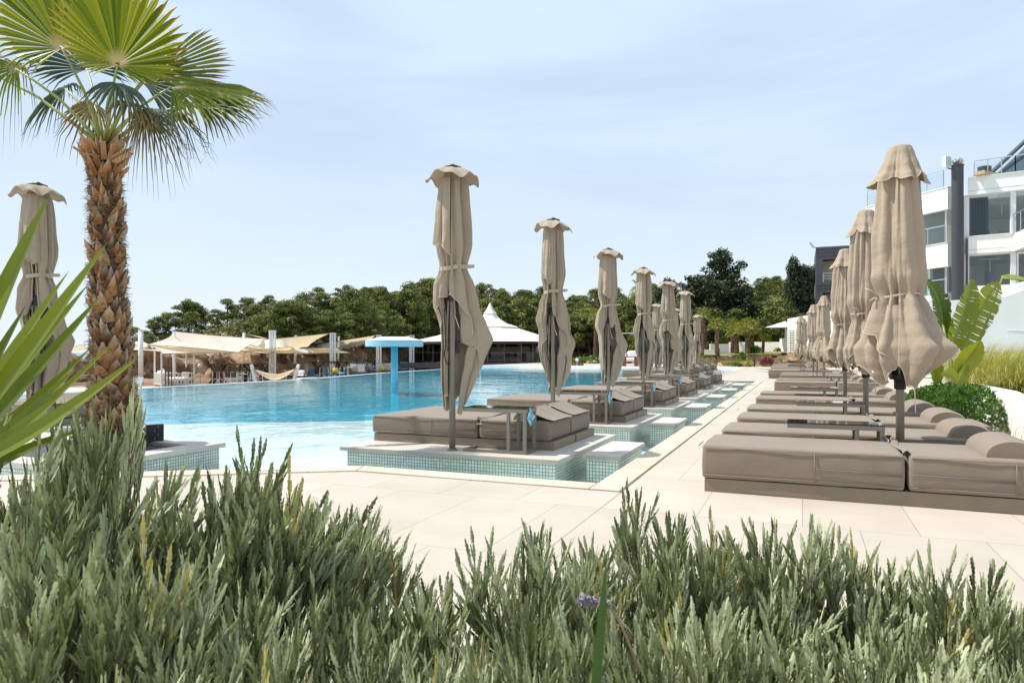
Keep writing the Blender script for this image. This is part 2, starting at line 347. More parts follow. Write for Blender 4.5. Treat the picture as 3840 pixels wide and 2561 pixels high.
M['lamp'] = plain('white_globe', (.8,.8,.78), .3, .02, 3)
M['pine'] = leafy('pine_needles', [(0,(.03,.05,.012)),(.5,(.11,.145,.03)),(1,(.30,.30,.07))], trans=.2)
M['darkconifer'] = leafy('dark_conifer_needles', [(0,(.016,.030,.014)),(.6,(.042,.066,.026)),(1,(.09,.115,.045))], trans=.1)
M['scrub'] = leafy('hill_scrub', [(0,(.07,.09,.02)),(.6,(.15,.17,.045)),(1,(.28,.25,.08))], trans=.15)
M['lav'] = leafy('lavender_leaf', [(0,(.12,.15,.06)),(.5,(.36,.405,.21)),(.88,(.66,.68,.47)),(1,(.54,.46,.16))], trans=.16, rough=.6)
M['lavstem'] = plain('lavender_stem', (.16,.13,.07), .8, .3, 30)
M['purple'] = plain('lavender_flower', (.24,.21,.30), .8, .2, 30)
M['fan'] = leafy('palm_frond', [(0,(.08,.13,.008)),(.5,(.19,.24,.012)),(1,(.34,.34,.03))], trans=.42, tip=(.72,1.02,(.36,.20,.04)), rough=.42, spec=.5, hub=(.50,.40,.26))
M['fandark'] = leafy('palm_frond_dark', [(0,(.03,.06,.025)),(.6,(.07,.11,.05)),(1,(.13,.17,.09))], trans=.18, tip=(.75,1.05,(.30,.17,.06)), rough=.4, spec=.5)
M['fandry'] = leafy('palm_frond_dry', [(0,(.16,.09,.03)),(.5,(.30,.19,.06)),(1,(.38,.30,.14))], trans=.3, tip=(.3,1,(.25,.12,.04)), rough=.6)
M['petiole'] = plain('palm_petiole', (.26,.29,.06), .45, .2, 6)
M['boot'] = leafy('palm_boot', [(0,(.06,.025,.01)),(.35,(.26,.10,.03)),(.7,(.44,.20,.06)),(1,(.42,.31,.18))], trans=0, rough=.85, tip=(.25,1.1,(.48,.38,.26)))
M['fibre'] = leafy('palm_fibre', [(0,(.07,.04,.02)),(1,(.28,.20,.11))], trans=0, rough=.9)
M['yucca'] = leafy('yucca_leaf', [(0,(.10,.15,.01)),(1,(.30,.34,.025))], trans=.35, tip=(.93,1.0,(.10,.05,.02)), rough=.35, spec=.5)
M['banana'] = leafy('banana_leaf', [(0,(.06,.12,.01)),(.6,(.22,.27,.02)),(1,(.36,.38,.04))], trans=.32, rough=.35, spec=.5)
M['box'] = leafy('box_leaf', [(0,(.025,.08,.008)),(.5,(.075,.18,.018)),(1,(.22,.34,.04))], trans=.2, rough=.35, spec=.5)
M['fgrass'] = leafy('fountain_grass_blade', [(0,(.26,.30,.05)),(.5,(.50,.48,.13)),(1,(.75,.65,.33))], trans=.35)
M['lime'] = leafy('lime_shrub_leaf', [(0,(.06,.13,.01)),(1,(.22,.30,.03))], trans=.3)
M['magenta'] = leafy('magenta_blossom', [(0,(.25,.005,.06)),(1,(.50,.02,.14))], trans=.2)
M['raffia'] = plain('raffia', (.62,.58,.50), .9, .2, 20, .5, 60)
M['foil'] = plain('crumpled_foil', (.5,.52,.52), .25, .2, 8, 1.0, 20, metal=.8, bdist=.03)
def paper():
    m, t, b = nodes('blue_printed_tag')
    n = noise(t, 14, 4); r = ramp(t, n.outputs[0], [(.35, (.02,.25,.42)), (.5, (.2,.5,.6)), (.62, (.7,.75,.76))])
    t.links.new(r.outputs[0], b.inputs['Base Color']); return m
M['paper'] = paper()
def earth():
    m, t, b = nodes('earth_and_rock')
    n = noise(t, .35, 9, rough=.65); n2 = noise(t, 2.2, 8, rough=.7)
    ad = N(t, 'ShaderNodeMath', operation='MULTIPLY_ADD'); ad.inputs[1].default_value = .6; t.links.new(n2.outputs[0], ad.inputs[0]); t.links.new(n.outputs[0], ad.inputs[2])
    r = ramp(t, ad.outputs[0], [(.6, (.08,.05,.032)), (.74, (.24,.15,.085)), (.88, (.42,.28,.17)), (1.0, (.52,.40,.28))])
    t.links.new(r.outputs[0], b.inputs['Base Color']); b.inputs['Roughness'].default_value = .95; bump(t, b, ad.outputs[0], 1, .6); return m
M['earth'] = earth()

# ================================================================== SETTING
ZT = -1.1      # lower beach terrace
WZ = -0.15     # pool water level
def struct(o, label=None, cat=None): return tag(o, label, cat, kind='structure')
def ngon_slab(name, poly, z1, z0, mat): return MB().prism(poly, z0, z1).build(name, mat)

bend = (-3.62, 5.11); far_left = (-14.0, 5.11 - .9 / 1.43 * 10.38)
struct(ngon_slab('pool_deck', [(-1.242,-12),(40,-12),(40,53),(-1.242,53)], 0, -.6, M['deck']))
struct(ngon_slab('pool_deck_front', [(-14,-12),(-1.246,-12),(-1.246,5.11),bend,far_left], 0, -.6, M['deck']))
struct(ngon_slab('pool_deck_far', [(-3.25,26.83),(-1.246,26.83),(-1.246,53),(-3.25,53)], 0, -.6, M['deck']))
struct(ngon_slab('pool_deck_end', [(-24,49.5),(-3.254,49.5),(-3.254,64),(-24,64)], 0, -.6, M['deck']))
# coping strips, a hair proud of the deck with a thin dark joint
def strip(a, b, wdt, side):
    a = Vector(a); b = Vector(b); d = (b-a).normalized(); n = Vector((-d.y, d.x)) * side * wdt
    return [tuple(a), tuple(b), tuple(b+n), tuple(a+n)]
cp = MB()
cp.prism([(-1.49,5.12),(-1.254,5.12),(-1.254,26.82),(-1.49,26.82)], -.05, .012)
cp.prism([(-1.496,5.12),(-1.496,5.35),(-3.70,5.35),(-3.61,5.12)], -.05, .012)
nL = Vector((1.43,.9)).normalized(); pL = Vector((-nL.y, nL.x))
A0 = Vector((-3.616,5.118)); B0 = Vector((-3.706,5.352)); 
cp.prism([tuple(A0), tuple(B0), tuple(B0 - nL*13), tuple(A0 - nL*13)], -.05, .012)
cp.prism([(-2.3,26.6),(-1.494,26.6),(-1.494,26.82),(-2.3,26.82)], -.05, .012)
cp.prism([(-3.50,33.0),(-3.262,33.0),(-3.262,49.2),(-3.50,49.2)], -.05, .012)
struct(cp.build('pool_coping', M['coping'], bevel=.006))
# drain covers in the paving by the sunbeds
for i, yy in enumerate((8.0, 13.2, 18.4)):
    g = MB()
    for k in range(2): g.box(-1.06+.17*k, -1.052+.17*k, yy, yy+.42, .0005, .0035)
    o = g.build('drain_slot', M['soil']); tag(o, ['pair of thin drain slots in the paving beside the closest channel corner','pair of thin drain slots in the paving midway along the channel','pair of thin drain slots in the paving near the far end of the channel'][i], 'drain', 'drain slots in the path')
# pool basin
edge = [(-14,-1.4),(-20.2,-1.4),(-20.2,24.6),(-22.3,34.5),(-24.0,49.3)]
ledge_line = [(-19.9,4.3),(-11.7,9.6),(-8.25,11.7),(-6.6,15.0),(-6.25,26.5),(-8.2,29.5),(-8.2,49.3)]
fl = MB()
def flat(mb, poly, z):
    ar = sum(a[0]*b[1]-b[0]*a[1] for a, b in zip(poly, poly[1:]+poly[:1]))
    if ar < 0: poly = poly[::-1]
    mb.add([(x,y,z) for x,y in poly], [tuple(range(len(poly)))])
fl2 = MB()
for i in range(len(ledge_line)-1):
    a, b = ledge_line[i], ledge_line[i+1]
    if i == 0: flat(fl2, [a,(-19.9,-6),(-11.7,-6),b], -.34)
    elif i == 1: flat(fl2, [a,(-11.7,-6),(-8.25,-6),b], -.34)
    elif i == 2: flat(fl2, [a,(-8.25,-6),(-6.6,-6),b], -.34)
    elif i == 3: flat(fl2, [a,(-6.6,-6),(-6.25,-6),b], -.34)
flat(fl2, [(-6.25,-6),(-1.2,-6),(-1.2,27),(-6.25,27)], -.34)
flat(fl2, [(-6.25,26.5),(-3.2,26.5),(-3.2,49.6),(-8.2,49.6),(-8.2,29.5)], -.34)
flat(fl2, [(-20.5,45.5),(-8.2,45.5),(-8.2,49.6),(-24.2,49.6),(-23.6,45.5)], -.34)
struct(fl2.build('pool_floor_shallow', M['poolshallow']))
flat(fl, [(-13.0,-6),(-3,-6),(-3,50),(-13.0,50)], -.62)
fl.add([(-13,-6,-.62),(-13,50,-.62),(-24.1,50,WZ-.03),(-22.3,34.5,WZ-.03),(-20.2,24.6,WZ-.03),(-20.2,-6,WZ-.03)], [(0,1,2,3),(0,3,4),(0,4,5)])
struct(fl.build('pool_floor_deep', M['pooldeep']))
wl = MB()
for i in range(len(ledge_line)-1):
    a, b = ledge_line[i], ledge_line[i+1]; wl.add([(*a,-.34),(*b,-.34),(*b,-.9),(*a,-.9)], [(0,1,2,3)])
wl.add([(-8.2,45.5,-.34),(-23.6,45.5,-.34),(-23.6,45.5,-1.5),(-8.2,45.5,-1.5)], [(0,1,2,3)])
struct(wl.build('pool_wall', M['pooldeep']))
wl = MB()
wl.box(-1.512,-1.500,5.36,26.6,-.34,-.04); wl.box(-3.7,-1.5,5.335,5.348,-.34,-.04); wl.box(-3.53,-3.51,33,49.4,-.34,-.04); wl.box(-4.0,-1.5,26.6,26.62,-.34,-.02)
wl.box(-24.2,-3.3,49.4,49.45,-.34,-.02)
struct(wl.build('pool_side_mosaic', M['mosaic']))
wt = MB(); flat(wt, [(-1.49,5.34),(-3.70,5.34),(-5.2,4.40),(-5.2,9.0),(-4.9,26.61),(-1.49,26.61)], WZ)
struct(wt.build('channel_water', M['channelwater']))
wt = MB(); flat(wt, [(-5.2,4.40),(-14,-1.14),(-20.2,-1.2),(-20.2,24.6),(-22.3,34.5),(-24.0,49.5),(-3.26,49.5),(-3.26,26.61),(-4.9,26.61),(-5.2,9.0)], WZ)
struct(wt.build('pool_water', M['water']))
# overflow rim on the beach side
rm = MB()
rim = [(-20.2,-1.2),(-20.2,24.6),(-22.3,34.5),(-24.0,49.5)]
for a, b in zip(rim[:-1], rim[1:]):
    wd = .22; rm.prism([a, b, (b[0]-wd, b[1]), (a[0]-wd, a[1])], -2.2, WZ+.010)
rm.prism([(-20.43,8),(-20.43,17.3),(-22.6,17.3),(-22.6,8)], -2.2, WZ+.006)
struct(rm.build('pool_overflow_rim', M['white']))
# terrace and sea and terrain
struct(ngon_slab('beach_terrace', [(-20.45,6),(-20.45,24.6),(-22.6,34.5),(-24.3,49.6),(-24,64),(-30,75),(-75,60),(-62,22)], ZT, ZT-1, M['earth']))
def deckmat():
    return tiled('terrace_decking', (.20,.15,.11), 3.0, .14, .008, (.05,.04,.03), offset=.4, rough=.8, var=.2)
struct(MB().prism([(-20.46,12),(-20.46,24.6),(-22.6,34.5),(-24.3,49.6),(-38,49.6),(-33,20),(-27,14)], ZT-.05, ZT+.012).build('terrace_decking', deckmat()))
sea = MB(); sea.add([(-6000,-3000,-4.5),(3000,-3000,-4.5),(3000,6000,-4.5),(-6000,6000,-4.5)], [(0,1,2,3)])
struct(sea.build('sea', M['sea']))

def itp(x, pts):
    if x <= pts[0][0]: return pts[0][1]
    for (a, ya), (b, yb) in zip(pts[:-1], pts[1:]):
        if x <= b: return ya + (yb-ya)*(x-a)/(b-a)
    return pts[-1][1]
def ss(a, b, x):
    t = max(0, min(1, (x-a)/(b-a))); return t*t*(3-2*t)
RIDGE = [(300,1345),(480,1338),(560,1318),(640,1292),(720,1262),(800,1222),(880,1218),(1000,1190),(1150,1172),(1300,1168),(1500,1160),(1800,1165),(2000,1185),(2300,1175),(2500,1160),(2700,1120),(2850,1085),(2950,1045),(3060,1015),(3300,1000)]
def ridge_d(px): return itp(px, [(300,70),(800,78),(1500,95),(2300,105),(2700,150),(3300,170)])
def foot_d(px): return itp(px, [(300,60),(700,58),(1300,66),(1700,92),(2100,92),(2600,84),(3300,90)])
def foot_z(px): return itp(px, [(300,-4.8),(420,-3.5),(540,-1.3),(1700,-.9),(2000,-.3),(2400,.2),(3300,.9)])
def terr(px, d):
    rd, fd = ridge_d(px), foot_d(px); hz = EYE + (HYP - itp(px, RIDGE)) / F * rd
    fz = foot_z(px); bank = 0
    if d < fd: z = fz
    else:
        t = min(1, (d-fd)/(rd-fd)); k = itp(px, [(500,.5),(1400,.5),(2000,.9),(2600,1)])
        z = fz + (hz-fz) * (t ** k)
        if d > rd: z = hz - (d-rd)*.05
    p = atd(px, HYP, d)
    z += (mnoise.noise(Vector((p.x*.12, p.y*.12, 0)))*1.2 + mnoise.noise(Vector((p.x*.5, p.y*.5, 3)))*.55 + (.5-abs(mnoise.noise(Vector((p.x*.33+5, p.y*.33, z*.6)))))*1.1 - .4 + mnoise.noise(Vector((p.x*1.4, p.y*1.4, z*2)))*.25) * ss(fd-1, fd+6, d) * (1 if px < 2500 else 1.4)
    return z
tm = MB()
ds = [40, 45, 50] + [54 + .7*i for i in range(72)] + [105 + 1.6*i for i in range(46)]
pxs = [200 + 16*i for i in range(215)]
vv = []
for d in ds:
    for px in pxs:
        p = atd(px, HYP, d); z = terr(px, d)
        if d < foot_d(px): z = min(z, -1.35) if px < 1900 else min(z, -.72)
        vv.append((p.x, p.y, z))
nx = len(pxs)
tm.add(vv, [(j*nx+i, j*nx+i+1, (j+1)*nx+i+1, (j+1)*nx+i) for j in range(len(ds)-1) for i in range(nx-1)])
struct(tm.build('hillside_terrain', M['earth'], smooth=True))
# land under everything else (right side, behind the camera)
struct(ngon_slab('ground', [(-1.0,-40),(200,-40),(260,320),(-6,320),(-6,56),(-1.0,52)], -.66, -4.9, M['earth']))

# beach rocks on the left
def rock(c, r, sc, seed, name='rock_outcrop', mat='earth', sub=18):
    mb = MB(); mb.sphere((0,0,0), 1, sub)
    mb.v = [tuple(Vector(v) * (1 + .42*mnoise.noise(Vector(v)*1.6+Vector((seed,0,0))) + .16*mnoise.noise(Vector(v)*5+Vector((0,seed,0)))+ .07*mnoise.noise(Vector(v)*13)) * r) for v in mb.v]
    o = mb.build(name, M[mat]); o.location = c; o.scale = sc; o.rotation_euler = (0,0,seed); return o
for i, (px, py, d, r, sc, lab) in enumerate([
    (215,1440,50,1.15,(2.2,1.2,1.0),'layered brown shore rock seen left of the big palm trunk'),
    (300,1425,54,1.5,(1.6,1.2,1.25),'taller brown shore rock just behind the big palm trunk'),
    (110,1450,50,1.1,(2,1.2,.8),'low brown shore rock behind the leftmost closed parasol'),
    (575,1400,60,1.7,(1.5,1.0,1.3),'dark cracked boulder face behind the white canopy daybed'),
    (690,1400,60,1.5,(1.9,1.0,1.1),'ochre boulder face above the high-backed wicker chair'),
    (830,1395,62,1.5,(2.4,1.0,1.1),'ochre earth outcrop behind the long bar table')]):
    tag(rock(atd(px, py, d), r, sc, i*1.7), lab, 'rock')

# ================================================================== PLATFORMS AND STEPPING STONES
def make_platform(w_, d_, label, name='bathing_platform'):
    t = thing(name, (0,0,0), 0, label, 'platform')
    MB().box(0, w_, 0, d_, -.045, 0).build('slab', M['slab'], t, bevel=.006)
    MB().box(.06, w_-.06, .06, d_-.06, -.36, -.0455).build('mosaic_side', M['mosaic'], t)
    return t
PY = [6.40, 9.62, 12.98, 16.15, 19.48, 22.78]
GP = 'stone platforms standing in the shallow pool'
pf = make_platform(2.58, 2.32, ''); used = []
for i, y in enumerate(PY):
    place(pf, used, (-4.75, y, 0), 0, 'stone platform with mosaic sides in the shallow pool carrying the %s pair of left sunbeds' % ORD[i], GP)
PY2 = [27.9, 31.2, 34.5, 37.8, 41.1]
for i, y in enumerate(PY2):
    place(pf, used, (-6.9, y, 0), 0, 'distant stone platform number %s beyond the end of the first channel' % ORD[i], GP)
lp = make_platform(4.7, 1.15, 'stone platform at far left under the closed parasol behind the yucca blades'); lp.location = (-12.8, 4.9, 0); tag(lp, group=GP)
lp = make_platform(3.3, 1.5, 'stone platform at far left holding the sunbed behind the yucca blades'); lp.location = (-12.8, 6.06, 0); tag(lp, group=GP)
st = thing('stepping_stone', (0,0,0), 0, '', 'stepping stone')
MB().box(0, .39, 0, 1.22, -.045, 0).build('slab', M['step'], st, bevel=.008)
MB().box(.03, .36, .04, 1.18, -.36, -.0455).build('mosaic_side', M['mosaic'], st)
used = []
for i, y in enumerate([6.83, 10.1, 13.45, 16.7, 20.0, 23.35]):
    place(st, used, (-2.06, y, 0), 0, '%s stepping stone from the front in the narrow channel beside the path' % ORD[i], 'stepping stones in the channel')

# ================================================================== SUNBEDS
def soft_box(x0, x1, y0, y1, z0, z1, r=.03, n=(16,10,5), bulge=.012, seed=0, crease=.0035):
    mb = MB(); idx = {}
    cx, cy, cz = (x0+x1)/2, (y0+y1)/2, (z0+z1)/2; hx, hy, hz = (x1-x0)/2, (y1-y0)/2, (z1-z0)/2
    def ease(t): return math.copysign(1-(1-abs(t))**1.6, t)
    def pt(i, j, k):
        key = (i, j, k)
        if key in idx: return idx[key]
        u, v, w_ = ease(2*i/n[0]-1)*hx, ease(2*j/n[1]-1)*hy, ease(2*k/n[2]-1)*hz
        q = Vector((max(-hx+r, min(hx-r, u)), max(-hy+r, min(hy-r, v)), max(-hz+r, min(hz-r, w_))))
        dlt = Vector((u, v, w_)) - q
        p = q + (dlt.normalized()*r if dlt.length > 1e-6 else dlt)
        if dlt.length <= 1e-6: p = q
        a, b, c = p.x/hx, p.y/hy, p.z/hz
        pr = bulge*(max(0,1-a*a)*max(0,1-b*b))**.5 if abs(c) > .9 else 0
        p.z += math.copysign(pr, c) * (1 if c > 0 else 0)
        if abs(b) > .9: p.y += math.copysign(bulge*(1-c*c)*.9, b)
        if abs(a) > .9: p.x += math.copysign(bulge*(1-c*c)*.9, a)
        nn = mnoise.noise(Vector((p.x*3+seed, p.y*3, p.z*6)))*crease + mnoise.noise(Vector((p.x*12+seed, p.y*6, p.z*4)))*crease*.6
        p += Vector((nn*.4, nn, nn*.8))
        idx[key] = len(mb.v); mb.v.append((p.x+cx, p.y+cy, p.z+cz)); return idx[key]
    I, J, K = n
    def q(a, b, c, d): mb.f.append((a, b, c, d)); mb.r.append(.5)
    for i in range(I):
        for j in range(J):
            q(pt(i,j,K), pt(i+1,j,K), pt(i+1,j+1,K), pt(i,j+1,K)); q(pt(i,j+1,0), pt(i+1,j+1,0), pt(i+1,j,0), pt(i,j,0))
        for k in range(K):
            q(pt(i,0,k), pt(i+1,0,k), pt(i+1,0,k+1), pt(i,0,k+1)); q(pt(i,J,k+1), pt(i+1,J,k+1), pt(i+1,J,k), pt(i,J,k))
    for j in range(J):
        for k in range(K):
            q(pt(0,j,k+1), pt(0,j+1,k+1), pt(0,j+1,k), pt(0,j,k)); q(pt(I,j,k), pt(I,j+1,k), pt(I,j+1,k+1), pt(I,j,k+1))
    mb.u = [.5]*len(mb.v); return mb
def pillow(x, y0, y1, z, rad, seed=0):
    """half-round bolster lying along y"""
    n = 14; m = 10
    def fn(u, v):
        a = math.pi * u; e = 1 - .10*abs(2*v-1)**6
        rr = rad*e*(1 + .03*math.sin(v*9+seed))
        return (x - math.cos(a)*rr, y0 + (y1-y0)*v, z + math.sin(a)**.85*rr*.78)
    mb = MB(); mb.grid(fn, n, m)
    for v in (0, 1):
        ring = [fn(k/n, v) for k in range(n+1)]; mb.add(ring, [tuple(range(n+1)) if v == 0 else tuple(range(n+1))[::-1]])
    return mb
def seam(mb, pts, r=.0035): mb.tube(pts, r, 5)
def make_bed(name, L, W_, split, zb, zt, inset=.03, seed=0, px=None, twin=False, flap=False):
    t = thing(name, (0,0,0), 0, '', 'sunbed')
    MB().box(0, L, 0, W_, 0, zb).build('base_panel', M['base'], t, bevel=.004)
    ov = .012
    for q, (a, b) in enumerate([(-ov, split-.015), (split+.015, L-(.06 if twin else 0))]):
        m = soft_box(a, b, -ov, W_-.01, zb+.006, zt, .019, (26 if q == 0 else 18, 14, 7), .0065, seed+q*3)
        mo = m.build('mattress', M['mattress'], t, smooth=True)
        p = MB()
        for zz in (zt-.016, zb+.03):
            seam(p, [(a+.012, -ov-.004, zz), ((a+b)/2, -ov-.010, zz+.002), (b-.012, -ov-.004, zz)], .003)
            seam(p, [(a-.003 if q == 0 else b+.003, -ov+.02, zz), (a-.010 if q == 0 else b+.008, W_/2, zz), (a-.003 if q == 0 else b+.003, W_-.03, zz)], .003)
        zx = (a*.42+b*.58) if q == 0 else (a*.36+b*.64)
        seam(p, [(zx, -ov-.012, zb+.02), (zx, -ov-.016, (zb+zt)/2), (zx, -ov-.010, zt-.02)], .003)
        x0, x1 = (zx, b-.01) if q == 0 else (a+.01, zx)
        for dz in (0, .008, .016): seam(p, [(x0, -ov-.015, (zb+zt)/2-.005-dz), (x1, -ov-.013, (zb+zt)/2-.010-dz)], .0028)
        p.build('piping', M['piping'], mo, smooth=True)
    # loose fold of cover at the joint
    fm = MB()
    def fold(u, v):
        return (split + (v-.5)*.05 + .015*math.sin(u*7), W_*u, zt + .004 + .016*math.sin(math.pi*v)*(1+.7*math.sin(u*5+seed)))
    fm.grid(fold, 14, 5); fm.build('cover_fold', M['mattress'], t, smooth=True)
    x = px if px is not None else L-.36
    pl = pillow(x, .05, W_-.06, zt-.006, .135 if twin else .165, seed).build('pillow', M['mattress'], t, smooth=True)
    if twin:
        def drape(u, v):
            return (x+.02+.34*u, .03+(W_-.08)*v, zt+.118*(1-u)**1.6+.010*math.sin(v*17+seed)*(1-u)*u*2+.012)
        g = MB().grid(drape, 8, 18); g.build('pillow_flap', M['mattress'], t, smooth=True)
        MB().box(L*.60, L*.60+.07, -.020, -.013, zt-.055, zt-.048).build('label_tab', M['white'], t)
    if flap:
        def fl_(u, v): return (split-.02-.04*u+.02*math.sin(v*4), W_-.05+.07*v, zt-.02+.07*math.sin(u*2.5)*v)
        g = MB().grid(fl_, 6, 6); g.build('loose_strap', M['black'], t, smooth=True)
    return t
# right hand row
RB = [(-.67,5.40),(-.645,6.55),(-.62,7.86),(-.61,9.22),(-.62,11.28),(-.63,12.75),(-.56,17.75),(-.56,19.35),(-.57,23.3),(-.57,25.2),
      (-1.16,29.4),(-1.2,31.0),(-1.25,34.0),(-1.3,36.2),(-1.33,38.6),(-1.37,41.5),(-1.39,44.5),(-1.4,47.6)]
b1 = make_bed('sunbed', 2.30, .76, 1.34, .10, .35, seed=1, px=1.96, flap=True)
b2 = make_bed('sunbed', 2.30, .76, 1.32, .10, .35, seed=5, px=1.92)
u1, u2 = [], []
GR = 'taupe sunbeds in the row right of the path'
notes = {0:'its whole side panel showing', 1:'just behind the closest glass-topped table', 2:'with the lighter loose bolster', 3:'with the boxwood shrub at its head', 6:'after a wide gap', 10:'first after the path widens'}
for i, (x, y) in enumerate(RB):
    lab = 'taupe cushioned sunbed, %s from the front in the right-hand row' % ORD[i]
    if i in notes: lab = '%s sunbed from the front of the right row, %s' % (ORD[i], notes[i])
    place(b1 if i % 2 == 0 else b2, u1 if i % 2 == 0 else u2, (x, y, 0), R(rng.uniform(-.3,.3)), lab, GR)
# platform pairs on the left
t1 = make_bed('platform_sunbed', 2.27, .755, 1.38, .09, .305, seed=9, px=1.90, twin=True)
t2 = make_bed('platform_sunbed', 2.27, .755, 1.36, .09, .305, seed=14, px=1.88, twin=True)
u1, u2 = [], []
for i, y in enumerate(PY):
    dx = rng.uniform(-.02, .02)
    place(t1, u1, (-4.70+dx, y+.60, 0), 0, 'near taupe sunbed of the pair on the %s platform in the pool' % ORD[i], 'sunbeds on the pool platforms')
    place(t2, u2, (-4.69+dx, y+1.37, 0), R(rng.uniform(-.5,.5)), 'rear taupe sunbed of the pair on the %s platform in the pool' % ORD[i], 'sunbeds on the pool platforms')
for i, y in enumerate(PY2):
    place(t1, u1, (-6.85, y+.60, 0), 0, 'near sunbed of the pair on the %s distant platform past the channel end' % ORD[i], 'sunbeds on the pool platforms')
    place(t2, u2, (-6.85, y+1.37, 0), 0, 'rear sunbed of the pair on the %s distant platform past the channel end' % ORD[i], 'sunbeds on the pool platforms')
place(t1, u1, (-12.05, 6.55, 0), 0, 'taupe sunbed at far left half hidden by yucca blades', 'sunbeds on the pool platforms')

# ================================================================== SIDE TABLES
def make_table(name, printed):
    t = thing(name, (0,0,0), 0, '', 'side table')
    L, D, H = .72, .31, .47
    MB().box(0, L, 0, D, H-.008, H).build('glass_top', M['darkglass'], t)
    f = MB()
    for y in (0, D-.03): f.box(.0, L, y, y+.03, H-.045, H-.0085)
    for x in (0, L-.03): f.box(x+.0004, x+.0296, .0301, D-.0301, H-.0445, H-.009)
    f.build('top_frame', M['alu'], t)
    for x in (L-.034, L-.215):
        for y in (.001, D-.031): MB().box(x, x+.032, y, y+.030, .0305, H-.0455).build('leg', M['alu'], t)
    g = MB()
    for y in (0, D-.03): g.box(0, L, y, y+.03, 0, .03)
    g.box(.0004, .0296, .0301, D-.0301, .0004, .0296); g.box(L-.0296, L-.0004, .0301, D-.0301, .0004, .0296)
    g.build('foot_frame', M['alu'], t)
    if printed:
        m = MB(); m.add([(L+.004,.10,H+.01),(L+.035,.16,H-.09),(L+.012,.10,H-.19),(L+.004,.02,H-.10),(L+.008,.10,H+.01),(L+.039,.16,H-.09),(L+.016,.10,H-.19),(L+.008,.02,H-.10)],
                        [(0,1,2,3),(7,6,5,4)]); m.build('printed_tag', M['paper'], t)
    return t
ta = make_table('side_table', True); ua = []
for i, y in enumerate(PY):
    place(ta, ua, (-3.31, y+.19, 0), 0, 'slim C-shaped side table with a blue tag on the %s pool platform' % ORD[i], 'side tables on the pool platforms')
for i, y in enumerate(PY2):
    place(ta, ua, (-5.46, y+.19, 0), 0, 'slim side table on the %s distant platform past the channel end' % ORD[i], 'side tables on the pool platforms')
tb = make_table('side_table', False); ub = []
for i, (x, y) in enumerate([(-.10,6.19),(-.04,8.78),(-.15,12.42),(.20,19.0),(-.02,24.6),(-.5,32.3),(-.55,35.2),(-.5,39.9),(-.5,43.0)]):
    place(tb, ub, (x, y, 0), 0, 'slim dark glass-topped table, %s from the front between the right-hand sunbeds' % ORD[i], 'side tables in the right row')

# ================================================================== CLOSED PARASOLS
def pinterp(a, keys):
    """smooth periodic interpolation, keys = [(deg, value)]"""
    a = a % 360; ks = sorted((k % 360, v) for k, v in keys); ks = [(ks[-1][0]-360, ks[-1][1])] + ks + [(ks[0][0]+360, ks[0][1])]
    for (p, x), (q, y) in zip(ks[:-1], ks[1:]):
        if p <= a <= q:
            t = (a-p)/(q-p) if q > p else 0; t = t*t*(3-2*t); return x+(y-x)*t
def sil(z, tab):
    """tab rows: z, right, left, front, back radius (descending z)"""
    if z >= tab[0][0]: return tab[0][1:]
    for a, b in zip(tab[:-1], tab[1:]):
        if z >= b[0]:
            t = (a[0]-z)/(a[0]-b[0]); t = t*t*(3-2*t)*.6+t*.4; return tuple(a[i]+(b[i]-a[i])*t for i in range(1,5))
    return tab[-1][1:]
def cloth_tube(tab, hem, ztop, folds, amp, seed, nu=150, nv=64, twist=.25, a0=0, a1=360, extra=0, fine=.16, tiez=None):
    full = (a1-a0) >= 360
    pts = []
    for j in range(nv+1):
        t = j/nv
        for i in range(nu + (0 if full else 1)):
            al = a0 + (a1-a0)*i/nu; h = pinterp(al, hem) if isinstance(hem, list) else hem
            h += .018*math.sin(R(al)*9+seed*2)
            z = ztop + (h-ztop)*t
            rr, rl, rf, rb = sil(z, tab); s_, c_ = math.sin(R(al)), math.cos(R(al))
            rx = rr if s_ > 0 else rl; ry = rf if c_ > 0 else rb
            ph = R(al)*folds + twist*math.sin(z*3.1+seed)+seed
            w_ = 1.9*abs(math.sin(.5*(ph + .7*math.sin(ph*.5+seed))))**.75 - 1.15
            w2 = math.sin(R(al)*(folds*1.7)+z*2.3*math.sin(seed+al*.02)+seed*3)
            A = itp(-z, [(-k, v) for k, v in amp])
            k = .93 + A*(.75*w_+.3*w2) + fine*A*(2*abs(math.sin(R(al)*(folds*.5+3)+z*1.1*math.sin(al*.03+seed)+seed*5))-1.3) + .05*math.sin(z*17+R(al)*2+seed)*A
            if tiez:
                gz = math.exp(-((z-tiez)/.20)**2); k += .17*gz*(2*abs(math.sin(R(al)*5.5+seed+.8*math.sin(al*.05+seed)))-1.3)
            k += .06*mnoise.noise(Vector((s_*2.2+seed, c_*2.2, z*1.6)))
            pts.append((rx*s_*k*(1+extra), -ry*c_*k*(1+extra), z))
    n = nu if full else nu+1; f = []
    for j in range(nv):
        for i in range(nu if full else nu): f.append((j*n+i, (j+1)*n+i, (j+1)*n+(i+1)%n, j*n+(i+1)%n))
    mb = MB(); mb.add(pts, f)
    hem_pts = pts[-n:]
    return mb, hem_pts
def add_hem(pts, parent, closed=True, r=.0065):
    h = MB(); P = [Vector(p) for p in pts]
    if closed: P.append(P[0])
    h.tube(P, r, 5, cap=False); h.build('hem', M['hem'], parent, smooth=True)
